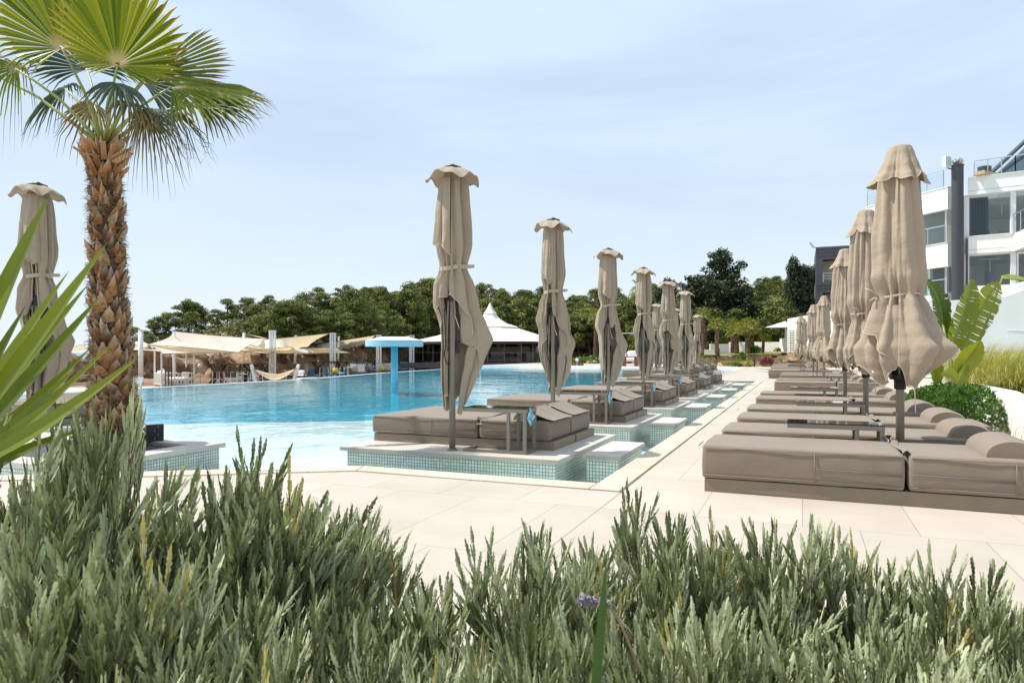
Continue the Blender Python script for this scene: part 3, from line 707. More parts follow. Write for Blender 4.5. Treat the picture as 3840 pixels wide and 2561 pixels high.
def tie(z, tab, parent, width, seed, r_extra=.006, tail=True):
    rr, rl, rf, rb = sil(z, tab); mb = MB(); n = 40
    v = []; f = []
    for k in range(n):
        a = 2*math.pi*k/n; s_, c_ = math.sin(a), math.cos(a); rx = rr if s_ > 0 else rl; ry = rf if c_ > 0 else rb
        kk = 1.04 + .02*math.sin(a*5)
        for dz, o in ((-width/2, 0), (width/2, 0)): v.append(((rx*kk+r_extra)*s_, -(ry*kk+r_extra)*c_, z+dz+.012*math.sin(a*2+seed)))
    f = [(2*k, 2*((k+1)%n), 2*((k+1)%n)+1, 2*k+1) for k in range(n)]
    mb.add(v, f)
    if tail:
        mb.add([(rr*.9,-.05,z-.01),(rr+.10,-.06,z),(rr+.10,-.06,z+width*.8),(rr*.9,-.05,z+width*.8)], [(0,1,2,3)])
    mb.build('tie_strap', M['hem'], parent, smooth=True)

def make_left_umbrella(variant):
    t = thing('closed_parasol', (0,0,0), 0, '', 'parasol')
    MB().lathe([(.034,.0),(.034,3.0)], 20).build('pole', M['pole'], t, smooth=True)
    s = variant
    tab = [(3.0,.10,.08,.08,.10),(2.85,.15,.13,.12,.15),(2.5,.17,.15,.14,.17),(2.2,.185,.165,.14,.18),(1.95,.135,.12,.10,.14),(1.78,.19,.18,.08,.19),(1.55,.22,.18+.03*s,.08,.21),
           (1.36,.27-.03*s,.115+.06*s,.06,.19),(1.18,.33-.04*s,.10+.07*s,.05,.18),(.95,.255-.02*s,.10+.06*s,.05,.16),(.75,.20,.10+.02*s,.04,.14),(.55,.15,.09,.04,.12),(.3,.10,.07,.03,.10)]
    hem = [(-20,1.66),(12,1.62),(34,1.44),(52,1.20),(66,1.12),(80,.86),(92,.50),(104,.44),(122,.86),(150,.60),(178,1.05),(208,.80),(232,.50),(246,.44),(258,.70),(268,1.30),(284,1.52),(300,1.60)]
    if s: hem = [(-26,1.62),(-15,2.10),(-2,2.16),(7,1.60),(16,1.48+.1*s),(28,1.58),(42,1.36),(56,1.20),(70,.98),(84,.52),(97,.46),(112,.92),(140,.58),(178,1.0),(205,.75),(232,.50),(250,.44),(264,.72),(276,1.15),(290,.98),(304,1.22),(320,1.50)]
    amp = [(3.0,.08),(2.8,.30),(2.3,.36),(2.0,.22),(1.9,.26),(1.6,.42),(1.2,.46),(.4,.46)]
    m, hp = cloth_tube(tab, hem, 2.97, 6 if s < .5 else 5, amp, 1.3+s*2.1, 210, 90, fine=.34, tiez=1.95)
    c = m.build('canopy', M['canvas'], t, smooth=True); add_hem(hp, c)
    # second hanging flap on the upper left, and long inner layer at the back
    tab2 = [(z, a*1.10, b*1.14+.01, f_*1.15+.015, g) for z, a, b, f_, g in tab]
    m, hp = cloth_tube(tab2, [(0,2.10),(300,2.20),(330,2.16),(355,2.06),(15,2.12),(200,2.3)], 2.90, 5, [(3,.05),(2.2,.16)], 4.2+s, 44, 20, a0=285, a1=378 if s else 352)
    c2 = m.build('canopy_flap', M['canvas'], t, smooth=True); add_hem(hp, c2, False)
    m, hp = cloth_tube([(z, a*.78, b*.78, f_, g*.8) for z, a, b, f_, g in tab], [(90,.40),(150,.58),(200,.42),(250,.44),(280,.60)], 1.8, 6, amp, 2.2+s, 90, 40, a0=70, a1=300)
    c3 = m.build('canopy_lining', M['canvas'], t, smooth=True); add_hem(hp, c3, False)
    # disc-like vent cap, wavy edge drooping to one side
    cap = MB(); nu, nv = 72, 12; v = []
    for j in range(nv+1):
        q = j/nv; rr = .03 + .245*q
        for i in range(nu):
            a = 2*math.pi*i/nu
            k = 1 + .045*q*math.sin(4*a+.6+s)
            drop = -.010 - .125*q**2.0 - .035*q**2*math.sin(4*a+.6+s) - .018*q*math.sin(a*9+s)*q - .02*q*math.sin(a+s)
            v.append((rr*k*math.cos(a), rr*k*math.sin(a), 3.03 + drop))
    f = [(j*nu+i, j*nu+(i+1)%nu, (j+1)*nu+(i+1)%nu, (j+1)*nu+i) for j in range(nv) for i in range(nu)]
    cap.add(v, f); co = cap.build('vent_cap', M['canvas'], t, smooth=True); add_hem(v[-nu:], co, r=.005)
    MB().lathe([(.10,3.018),(.105,3.030),(.06,3.036),(.062,3.046),(.035,3.05),(.03,3.062),(.0,3.064)], 24).build('top_disc', M['grey'], t, smooth=True)
    tie(1.95, tab, t, .045, s)
    hb = MB(); hb.lathe([(.05,1.60),(.062,1.62),(.062,1.70),(.05,1.72)], 16); hb.build('runner_hub', M['black'], t, smooth=True)
    for dx, dz in ((-.062,1.12),(.060,1.10)):
        MB().box(dx-.018, dx+.018, -.03, .03, dz-.06, dz+.075).build('crank_fitting', M['black'], t, bevel=.006)
    cb = MB(); cb.tube([(-.03,-.05,1.68),(-.085,-.06,1.50),(-.075,-.055,1.30),(-.07,-.05,1.15),(-.085,-.05,1.02),(-.06,-.05,.93),(-.03,-.03,.92)], .0065, 6); cb.build('pull_cord', M['black'], t, smooth=True)
    pn = MB(); pn.tube([(.03,-.05,1.50),(.028,-.055,1.44),(.075,-.06,1.30)], .0055, 6); pn.build('steel_pin', M['steel'], t, smooth=True)
    for a in (20, 160, 235, 300):
        st_ = MB(); st_.bar((.05*math.sin(R(a)), -.05*math.cos(R(a)), 1.62), (.09*math.sin(R(a)), -.08*math.cos(R(a)), .62 if a > 100 else 1.45), .016, .024); st_.build('rib', M['pole'], t)
    MB().lathe([(.0,.0),(.055,.0),(.055,.012),(.038,.02)], 20).build('foot_collar', M['pole'], t, smooth=True)
    return t
ul = [make_left_umbrella(k) for k in (0, 1, .35, .7)]; uu = [[], [], [], []]
LU = [(-3.45,6.62)] + [(-3.42, 6.58+3.235*i) for i in range(1,6)]
for i, (x, y) in enumerate(LU):
    yaw = math.atan2(-x, y) + R([0,-14,10,-6,16,-10][i])
    place(ul[i % 4], uu[i % 4], (x, y, 0), yaw, 'closed beige parasol with flat round cap, %s from the front along the pool platforms' % ORD[i], 'closed parasols with flat caps')
for i, (x, y) in enumerate([(-5.4,28.3),(-5.2,31.4),(-5.25,34.6),(-5.0,37.4)]):
    place(ul[3-i], uu[3-i], (x, y, 0), R(10+20*i), 'small distant closed parasol with flat cap on the %s platform past the channel' % ORD[i], 'closed parasols with flat caps')
place(ul[2], uu[2], (-8.35, 5.42, 0), R(48), 'closed beige parasol with flat cap at far left behind the yucca blades', 'closed parasols with flat caps')

def make_right_umbrella(variant):
    s = variant; t = thing('closed_parasol', (0,0,0), 0, '', 'parasol')
    MB().lathe([(.031,0),(.031,1.0),(.031,2.6)], 20).build('pole', M['pole'], t, smooth=True)
    MB().lathe([(.0,.0),(.16,.0),(.16,.02),(.05,.03),(.045,.12),(.034,.13)], 24).build('foot_plate', M['pole'], t, smooth=True)
    tab = [(2.62,.07,.07,.07,.07),(2.45,.145,.15,.14,.14),(2.2,.165,.175,.16,.16),(1.9,.19,.20,.18,.18),(1.65,.19,.20,.18,.18),(1.50,.145,.15,.13,.13),(1.42,.175,.175,.15,.15),
           (1.30,.23,.215,.19,.19),(1.18,.30,.26,.22,.22),(1.08,.39,.32,.25,.26),(.98,.33,.31,.24,.25),(.88,.25,.26,.21,.22),(.78,.16,.18,.16,.16),(.6,.12,.12,.12,.12)]
    if s: tab = [(z, *(tuple(q*(1 if z > 1.45 else (.76 if s > .7 else .86)) for q in rest))) for z, *rest in tab]
    hem = [(0,.93),(-22,1.06),(-42,1.17),(-62,1.24),(-90,1.22),(-120,1.05),(-155,.85),(180,.95),(150,1.05),(120,1.0),(96,1.08),(74,.99),(40,.755),(24,.80)]
    if s: hem = [(0,.80),(-25,.92),(-50,1.1),(-80,.95),(-110,.80),(-150,.95),(180,1.05),(140,.85),(110,.78),(80,1.0),(50,1.05),(25,.90)]
    amp = [(2.6,.04),(2.4,.20),(2.0,.20),(1.7,.16),(1.5,.30),(1.4,.32),(1.2,.27),(.9,.26),(.7,.3)]
    m, hp = cloth_tube(tab, hem, 2.60, 4, amp, .8+s*2.7, 220, 90, twist=.6, fine=.3, tiez=1.46)
    c = m.build('canopy', M['canvas'], t, smooth=True); add_hem(hp, c)
    m, hp = cloth_tube([(z, a*.86, b*.95, f_*.85, g_*.9) for z, a, b, f_, g_ in tab], [(-140,.95),(-100,1.02),(-72,.93),(-42,.79),(-26,.81),(-8,.93),(20,1.05)], 1.42, 5, amp, 3.1+s, 70, 36, a0=220, a1=372)
    c9 = m.build('canopy_lining', M['canvas'], t, smooth=True); add_hem(hp, c9, False)
    g = MB()
    for a, z in ((38,.81),(-38,.87),(150,.9)):
        rr, rl, rf, rb = sil(z, tab); sx = math.sin(R(a)); g.sphere(((rr if sx>0 else rl)*sx*1.1, -rf*math.cos(R(a))*1.12, z+.02), .012, 6, (1,.5,1))
    g.build('eyelet', M['steel'], c, smooth=True)
    # long seam down the front panel
    sp = []
    for k in range(30):
        z = 2.35-k*.048; rr, rl, rf, rb = sil(z, tab); sp.append((rr*.45, -rf*.99, z))
    # bell-shaped vent cap
    tabc = [(2.70,.03,.03,.03,.03),(2.685,.085,.085,.085,.085),(2.63,.105,.105,.10,.10),(2.5,.145,.155,.145,.145),(2.42,.185,.205,.185,.185),(2.36,.21,.245,.21,.21)]
    m, hp = cloth_tube(tabc, [(0,2.42),(22,2.385),(60,2.44),(90,2.38),(140,2.44),(180,2.39),(220,2.43),(262,2.385),(300,2.45),(335,2.40)], 2.70, 7, [(2.70,0),(2.62,.08),(2.45,.22),(2.3,.28)], 2.0+s, 120, 26, twist=.1)
    top = [p for p in m.v[:120]]; m.add(top, [tuple(range(120))[::-1]])
    cc = m.build('vent_cap', M['canvas'], t, smooth=True); add_hem(hp, cc, r=.0055)
    tie(1.50, tab, t, .018, s, .0, False)
    k = MB(); k.tube([(-.15,-.10,1.50),(-.19,-.13,1.54),(-.24,-.12,1.56)], .006, 5); k.tube([(-.15,-.10,1.50),(-.20,-.14,1.46)], .006, 5); k.build('cord_end', M['hem'], t, smooth=True)
    h = MB(); h.lathe([(.075,.905),(.080,.86),(.075,.835),(.045,.83),(.043,.76),(.040,.755)], 20); h.build('hub', M['black'], t, smooth=True)
    for a in range(0, 360, 45):
        r_ = MB(); r_.bar((.085*math.cos(R(a)), .085*math.sin(R(a)), .88), (.10*math.cos(R(a)), .10*math.sin(R(a)), 1.5), .014, .022); r_.build('rib', M['pole'], t)
    p = MB(); p.tube([(.10,-.02,.84),(.10,-.02,.78)], .012, 6); p.build('cord_lock', M['black'], t); p = MB(); p.tube([(.10,-.02,.78),(.108,-.02,.58)], .0045, 5); p.build('hanging_pin', M['steel'], t)
    return t
ur = [make_right_umbrella(0), make_right_umbrella(1), make_right_umbrella(.5)]; uu = [[], [], []]
for i, (x, y, yaw, lab) in enumerate([
    (.735,6.29,-10,'largest closed beige parasol with draped bell cap, closest in the right-hand row'),
    (.70,8.98,30,'second closed beige parasol of the right-hand row, its left hem falling in a swag'),
    (.66,12.25,5,'third closed beige parasol of the right-hand row, ballooning below its tie'),
    (.64,22.2,-25,'fourth closed parasol of the right row, narrow and half hidden behind the third'),
    (.42,26.2,10,'fifth closed parasol of the right row, with a ruffled gather at its tie'),
    (.55,26.9,60,'closed parasol peeking out right behind the fifth one of the right row'),
    (.02,34.3,20,'most distant closed parasol of the right row, beside the white wall end'),
    (.15,36.2,70,'thin sliver of a closed parasol overlapped by the most distant one')]):
    place(ur[i % 3], uu[i % 3], (x, y, 0), R(yaw), lab, 'closed parasols with bell caps')

# ================================================================== HOTEL AND WALLS (right)
def wallrun(mb, pts, th, z0s, z1s):
    """wall following plan points (l,d) in metres, z per point; thickness away from the viewer"""
    P = [ld(*p) for p in pts]
    for i in range(len(P)-1):
        a, b = P[i], P[i+1]; d = (b-a).normalized(); n = Vector((-d.y, d.x, 0)) * th
        za0, zb0, za1, zb1 = z0s[i], z0s[i+1], z1s[i], z1s[i+1]
        v = [a+Vector((0,0,za0)), b+Vector((0,0,zb0)), b+n+Vector((0,0,zb0)), a+n+Vector((0,0,za0)), a+Vector((0,0,za1)), b+Vector((0,0,zb1)), b+n+Vector((0,0,zb1)), a+n+Vector((0,0,za1))]
        mb.add(v, [(0,3,2,1),(4,5,6,7),(0,1,5,4),(1,2,6,5),(2,3,7,6),(3,0,4,7)])
def u(k, c): return [c]*k
hotel = thing('hotel_building', ld(27, 42, 0), 0, 'white curved three-storey hotel with dark column and wide glass windows', 'building')
off = -Vector(hotel.location)
def hb(mb, name, mat, parent=hotel, **k):
    mb.v = [tuple(Vector(p)+off) for p in mb.v]; return mb.build(name, M[mat], parent, **k)
LF = [(23.3, 45.6), (25.1, 39.9)]                      # left facade
RF = [(25.6, 38.9), (27.3, 37.7), (29.4, 36.2), (33.5, 33.2)]   # right facade upper
RF2 = [(25.6, 38.9), (27.3, 37.7), (26.05, 34.3), (25.0, 31.6)]  # lower balcony swings forward
z1, z2, z3 = (4.05,4.95), (6.55,7.5), (9.85,10.8)
mb = MB(); wallrun(mb, LF, .3, u(2,z3[0]-.55), u(2,z3[1]-.25)); wallrun(mb, RF, .3, u(4,z3[0]), u(4,z3[1])); hb(mb, 'parapet_band', 'render')
mb = MB(); wallrun(mb, LF, .3, u(2,z2[0]-.55), u(2,z2[1]-.15)); wallrun(mb, RF2, .3, u(4,z2[0]), [7.5,7.5,7.45,7.4]); hb(mb, 'parapet_band', 'render')
mb = MB(); wallrun(mb, LF, .3, u(2,z1[0]-1.5), u(2,z1[1]-.55)); wallrun(mb, RF2, .3, u(4,2.5), u(4,4.75)); hb(mb, 'parapet_band', 'render')
for zz, q in ((z3[1],.08),(z2[1],.08)):
    mb = MB(); wallrun(mb, [(l-.03, d-.06) for l, d in (RF if zz > 9 else RF2[:2])], .42, u(4,zz+.003), u(4,zz+.05)); wallrun(mb, [(l-.03, d-.06) for l, d in LF], .42, u(2,zz-(.247 if zz>9 else .147)), u(2,zz-(.20 if zz>9 else .10))); hb(mb, 'coping_strip', 'white')
# slabs, interior back walls
inn = [(23.6,46.5),(25.6,41.2),(27.6,39.4),(34,35.2),(41,43),(29,58)]
for zz in (4.5, 7.05, 10.0):
    mb = MB(); P = [ld(*p) for p in inn]; mb.prism([(p.x,p.y) for p in P], zz-.18, zz+.10); hb(mb, 'floor_slab', 'render')
mb = MB(); wallrun(mb, [(28.5,52),(31.0,46.5),(38,42.5)], .3, u(3,0), u(3,9.9)); hb(mb, 'interior_wall', 'interior' if 'interior' in M else 'render')
# windows: glass panes with frames
def panes(pts, z0, z1_, n, name='window'):
    P = [ld(*p) for p in pts]
    for a, b in zip(P[:-1], P[1:]):
        for k in range(n):
            p, q = a.lerp(b, k/n), a.lerp(b, (k+1)/n)
            fr = MB(); t_ = Vector((0,0,1)); e = (q-p).normalized()*.05
            fr.bar(p+t_*z0+e, p+t_*z1_+e, .09, .07); fr.bar(q+t_*z0-e, q+t_*z1_-e, .09, .07); fr.bar(p+t_*(z1_-.04)+e*1.9, q+t_*(z1_-.04)-e*1.9, .07, .09); fr.bar(p+t_*(z0+.04)+e*1.9, q+t_*(z0+.04)-e*1.9, .07, .09)
            w_ = hb(fr, name, 'white')
            g = MB(); g.add([p+t_*(z0+.08)+e, q+t_*(z0+.08)-e, q+t_*(z1_-.08)-e, p+t_*(z1_-.08)+e], [(0,1,2,3)]); hb(g, 'pane', 'window', w_)
inset = lambda pts, k: [(l+k*.5, d+k) for l, d in pts]
panes(inset(LF, .45), 7.1, 9.4, 3); panes(inset(RF[:2], .35), 7.5, 9.9, 1); panes(inset(RF[1:3], .35), 7.5, 9.9, 1)
panes(inset(LF, .45), 4.3, 6.1, 5); panes(inset(RF[:2], .30), 4.6, 6.55, 1); panes([(27.6,37.9),(28.6,37.0)], 4.6, 6.5, 1)
# white mullions
for (l, d) in ((27.45,37.95),(25.72,39.2)):
    mb = MB(); p = ld(l, d); mb.box(p.x-.12, p.x+.12, p.y-.1, p.y+.1, 4.6, 9.9); hb(mb, 'mullion', 'white')
# curtains and interior columns, tables
def curtain(p, q, z0, z1_, mat):
    P, Q = ld(*p), ld(*q)
    def fn(a, b):
        v = P.lerp(Q, a); return (v.x+.05*math.sin(a*40), v.y+.08*math.sin(a*40), z0+(z1_-z0)*b)
    hb(MB().grid(fn, 40, 1), 'curtain', mat, smooth=True)
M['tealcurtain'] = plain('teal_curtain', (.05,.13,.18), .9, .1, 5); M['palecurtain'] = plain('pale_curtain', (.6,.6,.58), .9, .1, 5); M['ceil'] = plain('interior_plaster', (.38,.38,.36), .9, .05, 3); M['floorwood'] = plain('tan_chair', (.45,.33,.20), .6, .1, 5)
curtain((26.0,39.4),(26.8,39.0), 7.2, 9.8, 'tealcurtain'); curtain((28.1,37.9),(28.6,37.6), 4.6, 6.5, 'palecurtain')
for (l, d, z) in ((27.6,44,4.6),(29.0,42,4.6),(27.3,42.5,7.1),(26.5,47,4.6)):
    p = ld(l, d); mb = MB(); mb.lathe([(.28,z),(.28,z+2.6)], 14, (p.x,p.y,0)); hb(mb, 'interior_column', 'ceil')
for i, (l, d, z) in enumerate(((28.2,39.6,7.15),(24.6,44.2,7.15),(25.2,43.2,7.15),(27.4,40.2,7.15))):
    p = ld(l, d)
    ch = MB(); ch.box(-.25,.25,-.25,.25,.40,.46); ch.grid(lambda a,b: (-.25+.5*a, .25+.06*math.sin(b*1.5), .46+.42*b), 4, 4)
    for sx in (-.2,.2):
        for sy in (-.2,.2): ch.bar((sx,sy,0),(sx,sy,.4), .03)
    o = ch.build('dining_chair', M['floorwood']); o.location = (p.x,p.y,z); o.rotation_euler = (0,0,i)
    tag(o, ['tan shell chair behind the upper right hotel window','tan shell chair at the far left of the upper hotel balcony','tan shell chair nearer the dark column on the upper balcony','tan chair in the shade just inside the corner window'][i], 'chair', 'tan chairs inside the hotel')
# railings
def railing(pts, zb, zt, n, parent=hotel, name='railing', tilt=None, off_=True):
    P = [ld(*p) for p in pts]; mb = MB(); t_ = Vector((0,0,1)); gl = MB()
    for a, b in zip(P[:-1], P[1:]):
        mb.tube([a+t_*zt, b+t_*zt], .03, 8)
        for k in range(n+1): 
            p = a.lerp(b, k/n); mb.bar(p+t_*zb, p+t_*(zt-.03), .05, .03)
        gl.add([a+t_*(zb+.1), b+t_*(zb+.1), b+t_*(zt-.12), a+t_*(zt-.12)], [(0,1,2,3)])
    r_ = hb(mb, name, 'steel'); hb(gl, 'pane', 'glasspane', r_)
railing([(23.35,45.5),(25.05,40.2)], 10.55, 11.6, 5); railing([(25.9,38.8),(27.4,37.7),(33.5,33.2)], 10.8, 11.75, 3)
railing([(23.25,45.4),(24.95,39.9)], 7.35, 8.35, 5); railing([(27.2,37.55),(25.0,31.5)], 7.4, 8.5, 6); railing([(23.25,45.4),(24.95,39.9)], 4.4, 5.25, 5)
# shadow grooves, pendant lamps and blinds behind the glass
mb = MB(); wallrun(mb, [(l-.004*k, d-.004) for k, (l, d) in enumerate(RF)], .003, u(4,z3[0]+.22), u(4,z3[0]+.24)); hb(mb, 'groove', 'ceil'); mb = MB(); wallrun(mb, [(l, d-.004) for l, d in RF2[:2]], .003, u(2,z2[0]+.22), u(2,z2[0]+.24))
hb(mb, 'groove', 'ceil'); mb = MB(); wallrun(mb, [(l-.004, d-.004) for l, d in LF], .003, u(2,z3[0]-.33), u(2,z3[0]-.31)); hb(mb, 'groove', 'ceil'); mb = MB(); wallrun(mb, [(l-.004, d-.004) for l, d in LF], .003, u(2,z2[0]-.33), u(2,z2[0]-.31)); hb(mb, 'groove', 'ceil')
mb = MB()
for l, d, z in ((26.9,40.2,9.55),(28.0,39.6,9.55),(24.8,43.5,9.2),(27.6,40,6.4),(25.2,43,6.2),(29.5,38.5,9.5)): p_ = ld(l, d); mb.box(p_.x-.5,p_.x+.5,p_.y-.05,p_.y+.05,z,z+.05); mb.bar((p_.x,p_.y,z-.7),(p_.x,p_.y,z),.04)
hb(mb, 'pendant_lamps', 'white')
curtain((25.9,42.6),(26.5,42.0), 4.6, 6.4, 'palecurtain')
# sloped skylight roof at top right
sk = MB(); a, b, c_ = atd(3735, 655, 40), atd(3900, 500, 40), atd(3900, 655, 40)
sk.add([a, b, c_, a+Vector((1.5,4,0)), b+Vector((1.5,4,0)), c_+Vector((1.5,4,0))], [(0,1,2),(3,5,4),(0,3,4,1),(0,2,5,3)]); hb(sk, 'glazed_gable', 'window')
sk = MB(); up_ = Vector((0,0,.35)); sk.bar(a-Vector((.3,0,.3))+up_, b+Vector((.3,0,.3))+up_, .5, .12); sk.bar(atd(3745,655,39.8), atd(3900,545,39.8), .1, .15); hb(sk, 'sloping_roof', 'grey')
# dark grey column with wrapped top, floodlight
colm = ld(25.15, 39.1)
mb = MB(); mb.lathe([(.30,2.5),(.30,11.55),(.34,11.56),(.34,11.60)], 28, (colm.x,colm.y,0)); hb(mb, 'column', 'grey', smooth=False)
mb = MB(); pp = ld(25.55, 38.9); mb.bar((pp.x,pp.y,3.5),(pp.x,pp.y,7.45), .10, .06); hb(mb, 'downpipe', 'grey')
o = rock(colm+Vector((0,0,11.80)), .22, (1.3,1.3,.85), 4.2, 'wrapped_lamp', 'foil', 10); tag(o, 'foil-wrapped bundle on top of the dark hotel column', 'lamp')
fl_t = thing('floodlight', colm+Vector((-.55,-.2,11.55)), R(40), 'square white floodlight on a bracket beside the column top', 'floodlight')
MB().box(-.22,.22,-.12,.10,-.05,.55).build('housing', M['white'], fl_t, bevel=.03); MB().box(-.18,.18,-.135,-.122,0,.5).build('lens', M['glasspane'], fl_t)
MB().bar((.0,0,-.12),(.5,.1,-.12), .08).build('bracket', M['steel'], fl_t)
# roof terrace bits
for i, (px, py, d, nm) in enumerate(((3700,690,38.6,'wooden_crate'),)):
    p = atd(px, py, d); mb = MB(); mb.box(-.8,.8,-.3,.3,0,.12); mb.box(-.75,.75,-.25,.25,.121,.2); o = mb.build('roof_bench', M['floorwood']); o.location = p; o.location.z = 10.85; o.rotation_euler = (0,0,.9)
    tag(o, 'low wooden bench behind the roof railing right of the column', 'bench')
p = atd(3705, 655, 38.2); mb = MB(); mb.lathe([(.32,0),(.34,.6),(.30,.62),(.0,.62)], 20); o = mb.build('roof_planter', M['grey']); o.location = (p.x, p.y+.8, 10.85); tag(o, 'dark round tub on the roof terrace behind the glass railing', 'tub')

# white boundary wall below the hotel, with stone base
gw = thing('garden_wall', ld(24, 33, 0), 0, 'tall white rendered garden wall behind the banana plant', 'wall'); o0 = Vector(gw.location)
mb = MB(); wallrun(mb, [(20.6,35.6),(22.2,34.6),(24.0,33.6),(24.6,33.3),(30,30.5)], .3, u(5,1.10), [3.6,3.66,3.75,4.05,4.05]); mb.v = [tuple(Vector(p)-o0) for p in mb.v]; mb.build('wall_face', M['gardenwall'], gw)
ml = MB(); wallrun(ml, [(24.0,33.58),(24.9,33.1),(27.5,31.7)], .02, [2.1,2.1,2.9], [2.14,2.14,2.94]); ml.v = [tuple(Vector(p)-o0) for p in ml.v]; ml.build('render_crack_line', M['white'], gw)
sw = MB(); wallrun(sw, [(20.5,35.3),(22.2,34.3),(24.6,33.0),(30,30.2)], .35, u(4,-.1), u(4,1.12)); o = sw.build('stone_wall', M['stonegrey']); tag(o, 'mixed stone base wall below the white garden wall behind the glass fence', 'wall')
# glass fence
gf = thing('glass_fence', (0,0,0), 0, 'low frameless glass fence in front of the mixed stone wall on the right', 'fence')
P = [ld(16.4,28.1), ld(17.3,27.3), ld(18.9,25.9), ld(20.4,24.6), ld(22,23.2)]
for a, b in zip(P[:-1], P[1:]):
    g = MB(); e = (b-a).normalized()*.01; g.add([a+e, b-e, b-e+Vector((0,0,1.05)), a+e+Vector((0,0,1.05))], [(0,1,2,3)]); g.build('panel', M['glasspane'], gf)
mb = MB()
for a, b in zip(P[:-1], P[1:]): mb.bar(a+Vector((0,0,1.06)), b+Vector((0,0,1.06)), .03, .02)
mb.build('top_rail', M['steel'], gf)
# second pool water behind the fence
wb = MB(); q = [ld(14,31),ld(22,24),ld(30,29.5),ld(22,33.8),ld(13.5,39)]
wb.add([(p.x,p.y,.03) for p in q], [(0,1,2,3,4)]); struct(wb.build('small_pool_floor', M['poolshallow']))
wb = MB(); wb.add([(p.x,p.y,.12) for p in q], [(0,1,2,3,4)]); struct(wb.build('small_pool_water', M['water']))
# dark grey clad building further away
gb = thing('annex_building', atd(3060, 1321, 63), 0, 'dark grey clad building with two pale recessed balconies', 'building'); gb.location.z = 0; g0 = Vector(gb.location)
def gbx(mb, n, mt, par=gb): return mb.build(n, M[mt], par)
mb = MB(); mb.box(0,7,0,9,9.45,10.6); mb.box(0,7,0,9,6.45,7.4); mb.box(0,7,0,9,2.5,4.4); mb.box(0,.55,0,9,4.401,6.449); mb.box(0,.55,0,9,7.401,9.449); mb.box(5.6,7,0,9,4.401,6.449); mb.box(5.6,7,0,9,7.401,9.449); gbx(mb, 'cladding', 'greyclad')
mb = MB()
for z in (10.35,10.05,9.75,7.1,6.8,3.9): mb.box(-.02,7.02,-.02,-.004,z,z+.02)
gbx(mb, 'panel_joint', 'black')
M['palewall'] = plain('pale_yellow_plaster', (.55,.52,.38), .8, .05, 2)
mb = MB(); mb.box(.551,5.599,1.6,1.8,4.401,6.449); mb.box(.551,5.599,1.6,1.8,7.401,9.449); gbx(mb, 'recessed_wall', 'palewall')
for z in (4.4, 7.4):
    mb = MB()
    for k in (.30,.55,.80): mb.bar((.56,.03,z+k),(5.6,.03,z+k), .04)
    for x in (.6,1.9,3.2,4.5): mb.bar((x,.03,z),(x,.03,z+.8), .05)
    gbx(mb, 'balcony_rail', 'steel')
mb = MB()
for y in (2,4,6): mb.box(-.05,-.005,y,y+1.2,4.6,6.2); mb.box(-.05,-.005,y,y+1.2,7.6,9.2)
gbx(mb, 'side_window', 'window')
mb = MB(); mb.box(-.25,0,.2,.5,10.6,10.7); mb.bar((-.2,.3,10.65),(-.5,.2,11.1),.3,.1); gbx(mb, 'roof_floodlight', 'white')
# white wall under the annex, and long white wall end with lattice
wl_ = thing('boundary_wall', atd(2951, 1321, 57), 0, 'white wall end with a dark rope lattice at the far end of the path', 'wall'); wl_.location.z = 0
q0 = Vector(wl_.location)
mb = MB(); mb.add([tuple(Vector(p)-q0) for p in [atd(2951,1300,57)*Vector((1,1,0)), atd(3150,1300,52)*Vector((1,1,0)), atd(3150,1300,52)*Vector((1,1,0))+Vector((0,0,4.3)), atd(2951,1300,57)*Vector((1,1,0))+Vector((0,0,3.75)),
      atd(2960,1300,58)*Vector((1,1,0)), atd(3150,1300,53)*Vector((1,1,0)), atd(3150,1300,53)*Vector((1,1,0))+Vector((0,0,4.3)), atd(2960,1300,58)*Vector((1,1,0))+Vector((0,0,3.75))]] if False else [], [])
def zv(px, d, z): p = atd(px, HYP, d); p.z = z; return p - q0
A_ = [zv(2953,57,.9), zv(3180,50,.9), zv(3180,50,4.25), zv(2953,57,3.8), zv(2958,58,.9), zv(3185,51,.9), zv(3185,51,4.25), zv(2958,58,3.8)]
mb = MB(); mb.add(A_, [(0,1,2,3),(5,4,7,6),(3,2,6,7),(0,3,7,4),(1,5,6,2)]); mb.build('wall_face', M['render'], wl_)
lt = MB()
for px in (2958,2964,2970,2976): lt.bar(zv(px,56.75-(px-2953)*.0308,1.0), zv(px,56.75-(px-2953)*.0308,2.9), .025)
for k in range(10): lt.bar(zv(2956,56.7,1.0+.2*k), zv(2978,56.0,1.0+.2*k), .022)
lt.build('rope_lattice', M['grey'], wl_)
# low white wall across the garden
def wseg(px0, px1, d0, d1, z0, za, zb_, lab):
    mb = MB(); t_ = Vector((0,0,1)); a = atd(px0, HYP, d0); b = atd(px1, HYP, d1); a.z = b.z = 0; n = (b-a).normalized(); n = Vector((-n.y, n.x, 0))*.3
    mb.add([a+t_*z0, b+t_*z0, b+t_*zb_, a+t_*za, a+n+t_*z0, b+n+t_*z0, b+n+t_*zb_, a+n+t_*za], [(0,1,2,3),(5,4,7,6),(3,2,6,7),(0,3,7,4),(1,5,6,2)])
    tag(mb.build('garden_wall', M['render']), lab, 'wall')
wseg(2664,2734,66,66,.4,1.85,1.86,'short left section of the low white wall beyond the palms')
wseg(2733,2925,65,62,.4,2.02,1.98,'long right section of the low white wall beyond the palms')
wseg(2924,2953,61.8,60,.4,2.25,2.3,'raised last section of the low white wall beside the white umbrella')
wseg(3150,3420,56,52,.0,3.2,3.1,'white wall in front of the dark grey annex behind the right parasols')
